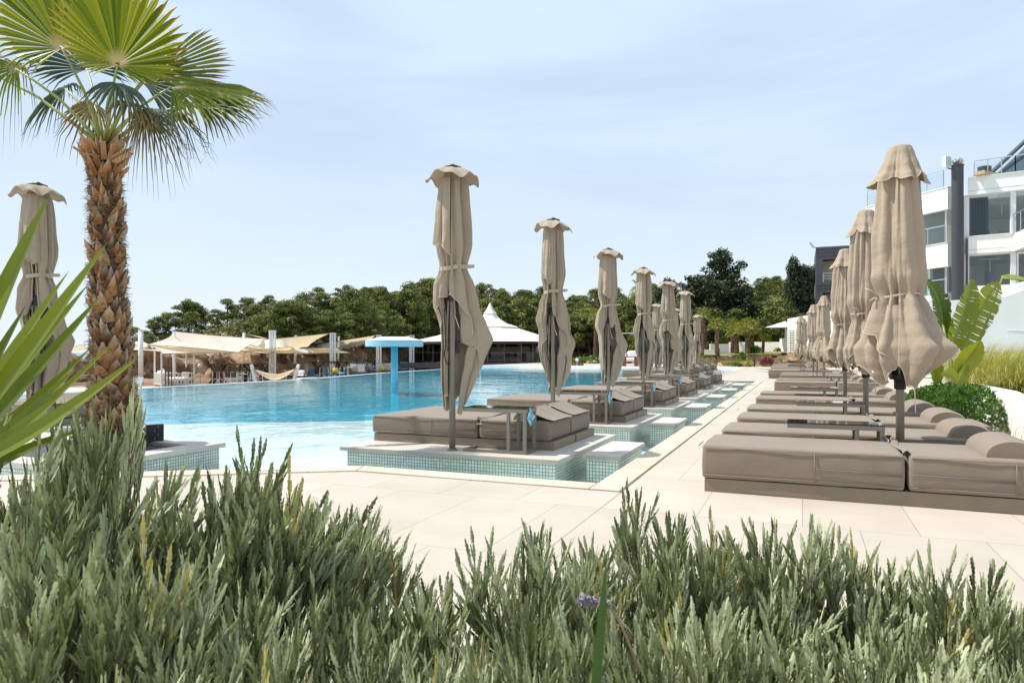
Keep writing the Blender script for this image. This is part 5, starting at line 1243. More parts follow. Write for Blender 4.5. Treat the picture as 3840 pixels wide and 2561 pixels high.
def bush(name, loc, rad, sc, mat, n, size, seed, lab, cat='shrub', extra=None, elong=1.2):
    g = random.Random(seed); t = thing(name, loc, 0, lab, cat); c_ = MB()
    for q in range(n):
        v = rvec(g); v.z = abs(v.z)*1.0 - .1; cc = Vector((v.x*sc[0], v.y*sc[1], v.z*sc[2]))*rad*g.uniform(.5,.92); clump(c_, cc+Vector((0,0,.1)), rad*.20, 34, size, g, g.uniform(.05,.95), (1,1,1), elong, .5)
    c_.build('foliage', M[mat], t)
    s_ = MB()
    for q in range(6): a = q; s_.tube([(0,0,0), (math.cos(a)*rad*.3*sc[0], math.sin(a)*rad*.3*sc[1], rad*.5*sc[2])], [.02,.008], 4)
    s_.build('stems', M['bark'], t)
    if extra:
        e = MB()
        for q in range(extra[1]):
            v = rvec(g); v.z = abs(v.z); clump(e, Vector((v.x*sc[0], v.y*sc[1], v.z*sc[2]+.1))*rad*g.uniform(.8,1.0), rad*.12, 12, size*1.0, g, g.random(), (1,1,1), 1, .5)
        e.build('blossom', M[extra[0]], t)
    return t
bush('bougainvillea', pz(2876,51.0,.15), .50, (1,.8,1.05), 'lime', 30, .06, 3, 'magenta-flowering bush in front of the ochre stone wall', 'flowering bush', ('magenta', 90))
bush('bougainvillea', pz(2916,58,1.1), .30, (1,.8,1), 'lime', 14, .06, 4, 'small magenta-flowering bush on the lawn by the white wall', 'flowering bush', ('magenta', 22))
bush('garden_shrub', pz(2782,51.2,.55), .38, (.8,.8,1.3), 'lime', 40, .08, 5, 'upright lime-green shrub at the end of the path')
bush('garden_shrub', pz(2760,51.0,0), .40, (1.3,.8,.7), 'lime', 30, .06, 6, 'low yellow-green ground shrub left of the cycad')
bush('garden_shrub', pz(2800,50.6,0), .36, (1.1,.8,.8), 'fgrass', 40, .07, 7, 'low golden grass tuft right of the cycad', elong=3)
bush('garden_shrub', pz(2655,60,.6), .7, (1.3,.8,.8), 'lime', 40, .1, 8, 'bright green shrub left of the white chest in the garden')
bush('garden_shrub', pz(2830,58,1.0), .45, (1,.8,.9), 'box', 30, .1, 9, 'spiky green shrub right of the stout palms', elong=3)
cy = thing('cycad', pz(2772,50.8,0), 0, 'cycad with arching fronds at the end of the path', 'cycad'); cm = MB(); g = random.Random(2)
for i in range(26):
    a = i*2.4; el = R(75-i*2.3); L = .75
    prev = None
    for s_ in range(9):
        q = s_/8; p = Vector((math.cos(a)*math.cos(el)*L*q, math.sin(a)*math.cos(el)*L*q, math.sin(el)*L*q - .35*q*q))
        tg = Vector((-math.sin(a), math.cos(a), 0))
        for sd in (-1,1): leaf_quads(cm, p, UP, tg*sd+Vector((math.cos(a)*.5,math.sin(a)*.5,-.1)), .13*(1-.5*q), .02, g.uniform(.2,.8))
cm.build('fronds', M['box'], cy); MB().lathe([(.1,0),(.12,.2),(.05,.25)], 10).build('stem', M['bark'], cy)

# ---- right foreground planting: boxwood, fountain grass, banana, white planter wall
def dense_shrub(name, loc, rx, ry, rz, n, L, mat, seed, lab):
    g = random.Random(seed); t = thing(name, loc, 0, lab, 'shrub'); m_ = MB()
    for i in range(n):
        v = rvec(g); v.z = abs(v.z); bumpy = 1 + .14*mnoise.noise(v*3+Vector((seed,0,0))) + .10*mnoise.noise(v*9)
        p = Vector((v.x*rx, v.y*ry, v.z*rz))*bumpy*g.uniform(.80,1.0)**.5
        base = .25+.5*(mnoise.noise(p*7)+.5)
        for q in range(4):
            d = (v + rvec(g)*.9 + UP*.4).normalized(); leaf_quads(m_, p+rvec(g)*.012, (v+rvec(g)*.6).normalized(), d, L*g.uniform(.7,1.2), L*.5, max(0,min(1,base+g.uniform(-.3,.3))))
    m_.build('foliage', M[mat], t); s_ = MB()
    for q in range(9): a = q*.7; s_.tube([(0,0,-.05),(math.cos(a)*rx*.5, math.sin(a)*ry*.5, rz*.6)], [.02,.008], 5)
    s_.build('stems', M['bark'], t)
P1 = atd(3580,1510,9.0)
dense_shrub('boxwood_shrub', (P1.x, P1.y, .0), .72, .62, .62, 5200, .034, 'box', 1, 'round glossy boxwood shrub at the heads of the right-hand sunbeds')
P2 = atd(3500,1470,9.9); dense_shrub('boxwood_shrub', (P2.x, P2.y, .05), .50, .5, .50, 2600, .034, 'box', 2, 'smaller boxwood shrub merging behind the round one at the banana foot')
def grass_tuft(name, loc, n, L, seed, lab, lean=(.5,-.3), w_=.006, mat='fgrass', cat='grass'):
    g = random.Random(seed); t = thing(name, loc, 0, lab, cat); m_ = MB()
    for i in range(n):
        a = g.uniform(0,6.28); r0 = g.uniform(0,.22); ln = L*g.uniform(.6,1.1); el = g.uniform(.55,1.45); d = Vector((math.cos(a)*math.cos(el)+lean[0]*.5, math.sin(a)*math.cos(el)+lean[1]*.5, math.sin(el))).normalized()
        p = Vector((math.cos(a)*r0, math.sin(a)*r0, 0)); rows = []; us = []; s = d.cross(UP).normalized()
        for k_ in range(6):
            q = k_/5; c_ = p + d*ln*q + Vector((lean[0]*.3*q*q*ln, lean[1]*.3*q*q*ln, -.62*q*q*ln*g.uniform(.8,1.1)*math.cos(el*.7))); ww = w_*(1-q*.9); rows += [c_-s*ww, c_+s*ww]; us += [q,q]
        m_.add(rows, [(2*k_,2*k_+1,2*k_+3,2*k_+2) for k_ in range(5)], g.random(), us)
    m_.build('blades', M[mat], t)
for i, (px, py, d, L) in enumerate(((3620,1500,12.6,1.15),(3720,1500,12.0,1.15),(3800,1505,11.2,1.1),(3860,1510,10.6,1.1))):
    p = atd(px, HYP, d); p.z = .38; grass_tuft('fountain_grass', p, 1300, L*1.15, i, ['arching golden fountain grass right of the banana stems','second arching golden fountain grass behind the white planter wall','third fountain grass tuft near the right edge','fountain grass tuft cut by the right edge of the picture'][i])
# white planter wall running toward the camera on the right
mw = MB(); q_ = [atd(3600,HYP,11.2), atd(3718,HYP,9.2), atd(3738,HYP,8.6), atd(4050,HYP,7.4)]
for a, b in zip(q_[:-1], q_[1:]):
    n_ = (b-a).normalized(); n_ = Vector((-n_.y, n_.x, 0))*.28; mw.prism([(a.x,a.y),(b.x,b.y),(b.x+n_.x,b.y+n_.y),(a.x+n_.x,a.y+n_.y)], 0, .54)
tag(mw.build('planter_wall', M['render']), 'low angled white planter wall at right edge behind the sunbed heads', 'wall')
so = MB(); so.add([(q_[0].x,q_[0].y,.3),(q_[1].x+.1,q_[1].y,.3),(q_[2].x+.1,q_[2].y,.3),(q_[3].x,q_[3].y,.3),(12,8,.3),(10,13,.3),(6,16,.3),(2.5,13.5,.3)], [tuple(range(8))]); struct(so.build('planting_soil', M['soil']))
# pale dry grass stalks in front of wall
p = atd(3800, HYP, 7.0); p.z = .02
grass_tuft('dry_grass', p, 60, .8, 9, 'thin pale grass stalks in front of the white planter wall', (.1,-.1), .002, 'fandry')

def blade(mb, pts, wid, nrm, r, tears=None, fold=.25, g=None):
    """long leaf along pts with width profile; optional tears split the side blades"""
    n = len(pts); L, Rr, C_ = [], [], []
    for i, p in enumerate(pts):
        d = (pts[min(i+1,n-1)]-pts[max(i-1,0)]).normalized(); s = d.cross(nrm).normalized(); w_ = wid(i/(n-1)); C_.append(p); L.append(p-s*w_+nrm*w_*fold); Rr.append(p+s*w_+nrm*w_*fold)
    for i in range(n-1):
        q = i/(n-1)
        for S in (L, Rr):
            a, b, c_, e = C_[i], C_[i+1], S[i+1], S[i]
            if tears and tears(i, S is L):
                sh = (S[i+1]-S[i])*.45; sag = -nrm*.02; mb.add([a, b, c_-sh+sag, e+sag], [(0,1,2,3)], r, [q]*4)
            else: mb.add([a, b, c_, e], [(0,1,2,3)], r, [q]*4)
def curve(a, b, sag, n=14, side=Vector((0,0,0))):
    return [a.lerp(b, k_/(n-1)) + Vector((0,0,sag*math.sin(math.pi*k_/(n-1)))) + side*math.sin(math.pi*k_/(n-1)) for k_ in range(n)]
ban = thing('banana_plant', Vector((P2.x+.15, P2.y+1.2, .25)), 0, 'tall banana-like plant with torn paddle leaves behind the largest parasol', 'plant'); b0 = Vector(ban.location); db = 10.8
def bl(bx, by, tx, ty, wd, dd, seed, sag=.08, tear=.2, face=None, mat='banana', r=.6):
    g = random.Random(seed); a = v2w(bx, by, db+dd)-b0; b = v2w(tx, ty, db+dd*1.5)-b0; m_ = MB(); root = v2w(2190,885,db)-b0; root.z = 0
    nrm = (tocam*.9 + rt*-.2 + UP*.25 if face is None else face).normalized()
    st_ = MB(); st_.tube([root, root.lerp(a,.6)+Vector((.02,0,0)), a], [.028,.022,.014], 7)
    st_.build('stalk', M['petiole'], ban, smooth=True)
    tset = set((i, s) for i in range(6, 60) for s in (True, False) if g.random() < tear)
    blade(m_, curve(a, b, sag, 64, rt*.05), lambda q: wd*max(.02,(math.sin(math.pi*min(1,q**.75)))**.62)*(1+.05*math.sin(q*40)), nrm, r, lambda i, s: (i, s) in tset, .28)
    lf = m_.build('leaf', M[mat], ban)
    mr = MB(); mr.tube(curve(a, b, sag, 14, rt*.05), [.012]*10+[.008,.006,.004,.002], 5); mr.build('midrib', M['petiole'], lf, smooth=True)
bl(2180,805,2232,640,0.218,-.1,1,.04,.22)
bl(2205,805,2292,648,0.230,.1,2,.16,.25,r=.75)
bl(2300,640,2420,690,0.184,.2,3,.10,.08,face=UP+tocam*.4,r=.8)
bl(2188,860,2251,782,0.172,-.3,4,.03,.0,r=.9)
bl(2165,745,2125,640,0.184,.25,5,.05,.12,r=.15)
bl(2160,780,2135,655,0.172,.45,6,.05,.15,r=.05)
bl(2170,800,2150,700,0.161,.3,7,.04,.1,r=.2)
bl(2150,885,2120,800,0.149,-.1,8,.03,.0,r=.5)
bl(2185,905,2215,830,0.115,-.3,9,.02,.0,r=.7)
bl(2195,880,2160,860,0.103,-.4,10,.05,.0,r=.8)
bl(2140,930,2100,905,0.103,-1.2,11,.05,.1,r=.5)
pm = MB(); rr0 = v2w(2190,885,db)-b0; rr0.z = -.2
for k_ in range(5): pm.tube([rr0+Vector((.07*math.cos(k_*1.3),.07*math.sin(k_*1.3),0)), rr0+Vector((.05*math.cos(k_*1.3),.05*math.sin(k_*1.3),.75))], [.05,.03], 8)
pm.build('pseudostem', M['redwood'], ban, smooth=True)

# ---- yucca at left foreground
yc = thing('yucca', v2w(-150, 1120, 1.75), 0, 'spiky yellow-green yucca blades reaching in from the left edge', 'yucca'); y0 = Vector(yc.location)
def yl(bx, by, tx, ty, wpx, db_, dt, r, sag=.0):
    a = v2w(bx,by,db_)-y0; b = v2w(tx,ty,dt)-y0; m_ = MB(); wd = wpx*1.12/1590*(db_+dt)/2/2
    blade(m_, curve(a, b, sag, 30), lambda q: wd*(min(1,.55+q*1.2) if q < .4 else max(.0,1-((q-.4)/.6)**1.9)), (tocam_y+UP*.35).normalized(), r, None, .30)
    m_.build('leaf', M['yucca'], yc)
tocam_y = Vector((sY, -cY, 0))
for a in ((-150,1080,118,440,44,1.7,1.75,.35,.03),(-150,1100,250,552,40,1.6,1.6,.55,.0),(-150,1110,325,815,34,1.45,1.5,.6,-.02),(-150,1120,272,775,22,1.6,1.65,.5,-.02),(-150,1090,205,650,34,1.75,1.8,.4,.0),
          (-150,1100,233,677,36,1.65,1.7,.2,-.01),(-150,1150,145,903,38,1.5,1.55,.6,.0),(-150,1150,130,960,34,1.7,1.7,.45,.02),(-150,1170,200,985,24,1.65,1.7,.4,.03),(-150,1100,212,795,28,1.9,1.95,.3,-.02),
          (-150,1060,78,500,40,2.0,2.0,.15,.02),(-150,1080,30,640,40,1.6,1.5,.7,.0),(-150,1180,70,1010,36,1.5,1.5,.5,.03),(-150,1090,160,620,30,1.9,1.9,.65,.01),(-150,1100,-10,560,40,1.7,1.7,.8,.0),(-150,1130,180,840,30,1.55,1.6,.35,-.01),(-150,1080,60,700,30,1.8,1.8,.1,.0)): yl(*a)
MB().tube([(0,0,-1.0),(0,0,-.1)], [.09,.07], 10).build('trunk', M['bark'], yc, smooth=True)

# ---- lavender hedge in the foreground
def lav_leaf(mb, p, d, nrm, L, W_, r, teeth=True):
    s = d.cross(nrm).normalized(); n = 8; rows = []; us = []
    for k_ in range(n+1):
        q = k_/n; w_ = W_*(math.sin(math.pi*min(1,.12+.88*q))**.7 if q < .97 else .12)
        if teeth: w_ *= (1.25 if k_ % 2 else .66)
        c_ = p + d*L*q + nrm*(.10*L*q*q); rows += [c_-s*w_+nrm*w_*.35, c_, c_+s*w_+nrm*w_*.35]; us += [q]*3
    f = []
    for k_ in range(n): a = 3*k_; f += [(a,a+1,a+4,a+3),(a+1,a+2,a+5,a+4)]
    mb.add(rows, f, r, us)
def shoot(mb, st, base, d, L, g, scale=1.0, col=.5):
    d = d.normalized(); side = d.cross(Vector((.3,.5,.1))).normalized(); oth = d.cross(side)
    bend = rvec(g)*.12*L; pts = [base, base+d*L*.5+bend*.4, base+d*L+bend]
    st.tube(pts, [.0022,.0018,.0012], 4, cap=False)
    n = 7
    for k_ in range(n):
        q = .18+.82*k_/(n-1); c_ = pts[0].lerp(pts[1], q*2) if q < .5 else pts[1].lerp(pts[2], q*2-1)
        ang = k_*R(78)+g.uniform(-.2,.2); top = q > .75
        for h_ in (0, math.pi):
            o_ = side*math.cos(ang+h_)+oth*math.sin(ang+h_); spread = g.uniform(.08,.22) if top else g.uniform(.2,.5)
            ld_ = (d + o_*spread).normalized(); lav_leaf(mb, c_, ld_, (o_ - ld_*o_.dot(ld_)).normalized()*-1, g.uniform(.034,.052)*scale*(1.0 if not top else .9), g.uniform(.0030,.0043)*scale, max(0,min(.88 if col < .9 else 1,col+g.uniform(-.3,.3))))
def make_lavender(seed, n, rad, h):
    g = random.Random(seed); t = thing('lavender_bush', (0,0,0), 0, '', 'lavender'); lf, st, wd = MB(), MB(), MB()
    for i in range(n):
        a = g.uniform(0,6.28); rr = rad*math.sqrt(g.random()); x, y = rr*math.cos(a), rr*math.sin(a); lump = .12*mnoise.noise(Vector((x*6+seed, y*6, 0)))
        zt_ = h*(1 - .42*(rr/rad)**2.2) + lump*h*1.2; dep = g.random()**1.4*.30
        ax_ = Vector((x/rad*.48, y/rad*.48, 1)) + rvec(g)*.16; hd = Vector((x, y, zt_ - dep - .13)); cb_ = g.uniform(.1,.85) if g.random() > .025 else .98
        for q in range(g.choice((3,4,5,6,7))):
            d = (ax_ + rvec(g)*.34); shoot(lf, st, hd + rvec(g)*.012, d, g.uniform(.07,.16), g, g.uniform(.85,1.15), min(.86, cb_+g.uniform(-.12,.12)) if cb_ < .9 else cb_)
    for i in range(46):
        a = g.uniform(0,6.28); rr = rad*.8*math.sqrt(g.random()); wd.tube([(math.cos(a)*rr*.3, math.sin(a)*rr*.3, 0), (math.cos(a)*rr*.7, math.sin(a)*rr*.7, h*.5), (math.cos(a)*rr*.9, math.sin(a)*rr*.9, h*(.72-.22*(rr/rad)**2))], [.006,.004,.002], 5, cap=False)
    lf.build('foliage', M['lav'], t); wd.add(st.v, st.f); wd.build('woody_stems', M['lavstem'], t); return t
lav = [make_lavender(1, 92, .30, .72), make_lavender(2, 92, .27, .70), make_lavender(3, 74, .24, .70)]; lu = [[],[],[]]
LAV = [ # v px, tip y, distance, variant, label
 (40,965,1.45,0,'lavender bush at the far left under the yucca blades'),(150,930,1.75,1,'tall lavender bush in front of the palm base'),(258,900,1.62,2,'lavender tuft rising highest in front of the palm trunk'),
 (420,1045,1.62,0,'lavender bush left of the planter corner'),(530,1022,1.66,1,'lavender bush spreading below the pool planter mosaic'),(630,1110,1.6,2,'lavender bush with shoots over the paving left of centre'),(790,1140,1.7,2,'lavender bush ending in the fan of shoots left of the gap'),
 (930,1345,1.35,2,'low lavender bush in the gap near the centre'),(1110,1225,1.45,0,'lavender bush centre, below the corner of the first platform'),(1300,1205,1.5,2,'lavender bush centre right with one tall shoot'),(1480,1140,1.55,1,'tallest lavender bush of the right half'),
 (1640,1185,1.45,0,'lavender bush below the corner of the closest right sunbed'),(1810,1175,1.5,2,'lavender bush under the front side panel of the closest sunbed'),(1980,1225,1.45,1,'lavender bush right of the middle of the side panel'),(2110,1250,1.4,0,'lavender bush toward the lower right'),
 (2250,1300,1.35,2,'lavender bush near the lower right corner'),(2350,1370,1.3,1,'lavender bush cut by the right edge'),
 (2560,1390,1.4,0,'lavender bush just outside the right edge'),(2760,1400,1.45,2,'second lavender bush outside the right edge'),(2960,1400,1.5,1,'outermost lavender bush on the right'),(-140,1000,1.5,2,'lavender bush just outside the left edge'),
 (60,1180,1.05,1,'large close lavender bush at the lower left corner'),(250,1230,1.08,0,'close lavender bush below the palm'),(440,1310,1.05,2,'close lavender bush lower left of centre'),(620,1370,1.05,1,'close lavender bush below the left shoots'),
 (800,1450,1.0,0,'close lavender bush at the bottom left of the gap'),(980,1480,.98,2,'close lavender bush at the bottom of the gap'),(1160,1410,1.0,1,'close lavender bush at bottom centre'),(1340,1400,1.0,0,'close lavender bush by the faded flower stalk'),
 (1520,1370,1.05,2,'close lavender bush bottom right of centre'),(1700,1390,1.05,1,'close lavender bush bottom right'),(1880,1400,1.02,0,'close lavender bush below the right tall shoots'),(2060,1440,1.0,2,'close lavender bush bottom far right'),(2240,1470,1.0,1,'close lavender bush beside the lower right corner'),(2400,1500,1.0,0,'close lavender bush beyond the lower right corner')]
for i, (px, py, d, k_, lab) in enumerate(LAV):
    tip = v2w(px, py, d); hh = tip.z; s_ = max(.75, min(1.25, hh/.72)) ; place(lav[k_], lu[k_], (tip.x, tip.y, hh-.72*s_ - .03), rng.uniform(0,6.28), lab, 'lavender bushes of the foreground hedge', (s_*.5, s_*.5, s_) if i in (1, 2) else s_)
fs = thing('lavender_flower', v2w(1420,1420,.92), 0, 'drooping faded purple lavender flower on a pale stalk near the bottom centre', 'flower'); f0 = Vector(fs.location)
s_ = MB(); q0, q1, q2, q3 = [v2w(*a)-f0 for a in ((1470,1540,.92),(1420,1420,.92),(1395,1385,.92),(1330,1375,.92))]; s_.tube([q0,q1,q2,q3], .002, 5); s_.build('stalk', M['wickerlt'], fs, smooth=True)
s_ = MB(); g = random.Random(1)
for k_ in range(60): leaf_quads(s_, q2.lerp(q3, g.random())+rvec(g)*.004, rvec(g), rvec(g), .011, .006, g.random())
s_.build('petals', M['purple'], fs)
gs = thing('grass_blade', v2w(1375,1560,.9), 0, 'single dark green blade standing among the lavender at bottom centre', 'grass blade'); m_ = MB(); o_ = Vector(gs.location)
blade(m_, curve(v2w(1365,1600,.9)-o_, v2w(1392,1290,.9)-o_, 0, 12), lambda q: .0065*(1-q**3), tocam_y, .2, None, .2); m_.build('blade', M['box'], gs)
for i, (a, b, c_) in enumerate((((895,1220),(912,1390),1.5),)):
    m_ = MB(); A2, B2 = v2w(a[0],a[1],c_), v2w(b[0],b[1],c_); blade(m_, curve(B2, A2, 0, 10), lambda q: .0035*(1-q), tocam_y, .4, None, .2); o = m_.build('dry_grass_blade', M['fandry']); tag(o, 'thin brown grass blade rising in the gap between the lavender', 'grass blade')
struct(MB().prism([tuple(ld(l,d).xy) for l, d in ((-3.2,.2),(3.2,.2),(3.2,1.75),(.4,1.9),(-3.2,2.6))], .004, .05).build('hedge_soil', M['soil']))

# ================================================================== BEYOND THE POOL
# aqua mushroom shower in the pool
ms = thing('mushroom_shower', at(1479,1435.4,WZ), 0, 'aqua mosaic mushroom fountain with flat white-topped canopy standing in the pool', 'fountain')
MB().lathe([(.135,-1.3),(.135,1.43)], 28).build('column', M['aqua'], ms, smooth=True)
MB().lathe([(1.10,1.42),(1.125,1.43),(1.125,1.655),(1.10,1.665)], 48).build('canopy', M['aqualight'], ms)
MB().lathe([(1.12,1.6655),(.55,1.80),(.30,1.805),(.0,1.806)], 48).build('canopy_top', M['white'], ms)
# terrace ground point from pixel
def tp(px, py): return at(px, py, ZT)
def tpd(px, d): p = atd(px, HYP, d); p.z = ZT; return p
YT = R(0)
# masts
def mast(px, top, d, w_, lab, tilt=0):
    t = tpd(px, d); h = EYE + (HYP-top)/F*d - ZT; mb = MB(); mb.tube([(0,0,0),(tilt,0,h)], w_, 10)
    o = thing('sail_mast', t, 0, lab, 'mast', 'white masts of the shade sails'); mb.build('pole', M['white'], o, smooth=True); MB().lathe([(w_*1.2,h-.08),(w_*1.2,h+.02)], 10, (tilt,0,0)).build('cap', M['white'], o)
for a in ((528,1238,46,.15,'thick white mast behind the left corner of the canopy daybed'),(653,1244,46,.10,'white mast carrying the peak of the large left sail'),(911,1248,60,.11,'white mast behind the long bar table'),(1105,1258,62,.11,'slightly tilted white mast between the first and second ladder posts'),
          (1266,1262,66,.11,'white mast just right of the second ladder post'),(1322,1264,70,.10,'white mast halfway between the second and third ladder posts')): mast(*a, tilt=.12 if a[0] > 900 else 0)
# ladder posts
def ladder(px0, px1, top, d, lab, n=3):
    w_ = (px1-px0)/F*d; h = EYE + (HYP-top)/F*d - ZT; t = thing('ladder_post', tpd((px0+px1)/2, d), R(20), lab, 'post', 'white ladder-like timber posts')
    for x in ((-w_/2+.06, -.05, w_/2-.06) if n == 3 else (-w_/2+.05, w_/2-.05)): MB().box(x-.065, x+.065, -.06+(.1 if x < -.04 and x > -.06 else 0), .06+(.1 if x < -.04 and x > -.06 else 0), 0, h-.05).build('upright', M['white'], t)
    mb = MB()
    for z in (h-.10, h*.62, h*.28): mb.box(-w_/2-.01, w_/2+.01, -.075, -.061, z, z+.10)
    mb.box(-w_/2-.02, w_/2+.02, -.08, .17, h-.05, h); mb.build('crosspiece', M['white'], t)
for a in ((1009,1034,1239,51,'tallest white ladder post standing beside the hammock'),(1237,1259,1248,60,'white ladder post above the first blue-framed chair'),(1411,1430,1256,67,'white ladder post left of the aqua mushroom'),(1535,1553,1257,74,'white ladder post right of the aqua mushroom')): ladder(*a)
for a in ((631,646,1322,60,'low beige ladder post behind the canopy daybed'),(844,861,1323,62,'low beige ladder post left of the second mast'),(998,1006,1325,64,'low beige ladder post just left of the tallest one'),(1145,1160,1325,66,'low beige ladder post right of the tilted mast')): ladder(*a, n=2)
# shade sails
def sail(cs, lab, sag=.35, nseg=18, edge=.10):
    c = [atd(*q) for q in cs]; tri = len(c) == 3
    if tri: c = [c[0], c[1], c[2], c[2]]
    cen = sum(c, Vector())/4; t = thing('shade_sail', cen, 0, lab, 'shade sail', 'cream shade sails over the beach terrace')
    c = [p-cen for p in c]; mid = Vector((0,0,0))
    def fn(u_, v_):
        p = c[0].lerp(c[1], u_).lerp(c[3].lerp(c[2], u_), v_)
        k_ = edge*(math.sin(math.pi*v_)*abs(2*u_-1)**3 + math.sin(math.pi*u_)*abs(2*v_-1)**3)
        p = p.lerp(mid, k_*1.0); p.z -= sag*math.sin(math.pi*u_)*math.sin(math.pi*v_)*.6; return p
    m_ = MB(); m_.grid(fn, nseg, nseg); cl = m_.build('fabric', M['sail'], t, smooth=True)
    e = MB(); 
    for pts in ([fn(k/nseg,0) for k in range(nseg+1)], [fn(k/nseg,1) for k in range(nseg+1)], [fn(0,k/nseg) for k in range(nseg+1)], [fn(1,k/nseg) for k in range(nseg+1)]): 
        if (Vector(pts[0])-Vector(pts[-1])).length > .1: e.tube(pts, .018, 4, cap=False)
    e.build('edge_rope', M['wickerlt'], t)
for s_ in (([(551,1293,42),(654,1243,47),(999,1272,58),(894,1322,44)],'largest white sail with its peak above the canopy daybed',.5),
           ([(556,1295,42),(760,1297,52),(899,1322,45),(610,1327,39)],'low cream sail sagging under the largest white one',.25),
           ([(487,1283,62),(522,1275,64),(640,1322,58),(487,1312,56)],'tan sail partly hidden by the palm trunk',.2),
           ([(769,1305,52),(909,1277,64),(1130,1300,60),(1000,1326,48)],'sail spreading in the middle behind the largest one',.4),
           ([(860,1284,60),(1234,1251,52),(1154,1301,62),(1000,1308,46)],'white sail swooping up to the second ladder post',.9),
           ([(1085,1304,68),(1409,1258,64),(1374,1304,78),(1190,1307,58)],'sail swooping up to the third ladder post left of the mushroom',.7),
           ([(918,1252,60),(1075,1279,66),(1050,1286,62)],'thin high tan sail tied to the second mast',.15),
           ([(1114,1260,64),(1290,1288,72),(1150,1283,62)],'thin high tan sail tied to the tilted mast',.2),
           ([(1272,1266,68),(1420,1284,80),(1372,1297,70)],'small tan sail tied right of the second ladder post',.2),
           ([(960,1308,58),(1262,1304,64),(1318,1323,66),(1020,1327,52)],'low tan sail below the swooping ones',.35),
           ([(1330,1294,72),(1545,1257,74),(1500,1300,84),(1400,1303,72)],'sail reaching behind the aqua mushroom to the last ladder post',.5),
           ([(172,1317,66),(318,1291,66),(330,1309,70),(230,1315,72)],'far left sail seen over the sea beside the palm trunk',.2)): sail(s_[0], s_[1], s_[2])
# canopy daybed
db_ = thing('canopy_daybed', tp(606,1450), R(-30), 'white slatted canopy daybed with cushions at the left of the terrace', 'daybed')
W_, D_, H_ = 2.2, 1.9, 2.35
for x in (0, -W_):
    for y in (0, D_): MB().box(x-.045, x+.045, y-.045, y+.045, 0, H_).build('post', M['white'], db_)
mb = MB()
for y in (0, D_): mb.box(-W_+.046, -.046, y-.03, y+.03, H_-.06, H_-.001); mb.box(-W_+.046,-.046,y-.03,y+.03,.78,.84); mb.box(-W_+.046,-.046,y-.03,y+.03,.10,.16)
for x in (0, -W_): mb.box(x-.03, x+.03, .046, D_-.046, H_-.06, H_-.001); mb.box(x-.03,x+.03,.046,D_-.046,.78,.84); mb.box(x-.03,x+.03,.046,D_-.046,.10,.16)
mb.build('rails', M['white'], db_)
mb = MB()
for k_ in range(11): x = -W_+.15+k_*.19; mb.box(x-.025,x+.025,-.02,.02,.161,.779)
for k_ in range(9): y = .15+k_*.2; mb.box(-.02,.02,y-.025,y+.025,.161,.779)
mb.build('slats', M['white'], db_)
soft_box(-W_+.06,-.06,.05,D_-.06,.30,.52,.06,(8,8,3),.02).build('mattress', M['cushion'], db_, smooth=True)
for k_ in range(5): 
    pl = soft_box(-W_+.15+k_*.40,-W_+.50+k_*.40,.10,.30,.53,.95+.12*(k_ == 3),.09,(5,4,4),.03,k_); pl.build('cushion', M['cushion'], db_, smooth=True)
sh = thing('tall_stand', tp(632,1452), 0, 'slim dark grey stand in front of the canopy daybed corner', 'stand'); mb = MB()
for x in (-.12,.12):
    for y in (-.12,.12): mb.box(x-.02,x+.02,y-.02,y+.02,0,.98)
MB().box(-.15,.15,-.15,.15,.981,1.02).build('top', M['grey'], sh); mb.build('legs', M['grey'], sh); MB().box(-.11,.11,-.11,.11,.3,.32).build('shelf', M['grey'], sh)
# white tubs at the pool rim
for i, (px, py, lab) in enumerate(((516,1453,'square white tapered tub at the pool rim beside the palm trunk'),(158,1475,'white tapered tub at the far left pool rim'))):
    p = at(px, py, WZ); p.x -= .15; mb = MB(); w_ = .19; v = [(-w_*.8,-w_*.8,0),(w_*.8,-w_*.8,0),(w_*.8,w_*.8,0),(-w_*.8,w_*.8,0),(-w_,-w_,.30),(w_,-w_,.30),(w_,w_,.30),(-w_,w_,.30)]
    mb.add(v, [(0,3,2,1),(4,5,6,7),(0,1,5,4),(1,2,6,5),(2,3,7,6),(3,0,4,7)]); mb.box(-w_-.01,w_+.01,-w_-.01,w_+.01,.301,.325); o = mb.build('tapered_tub', M['white']); o.location = p; o.location.z = WZ+.012; o.rotation_euler = (0,0,.2); tag(o, lab, 'tub')
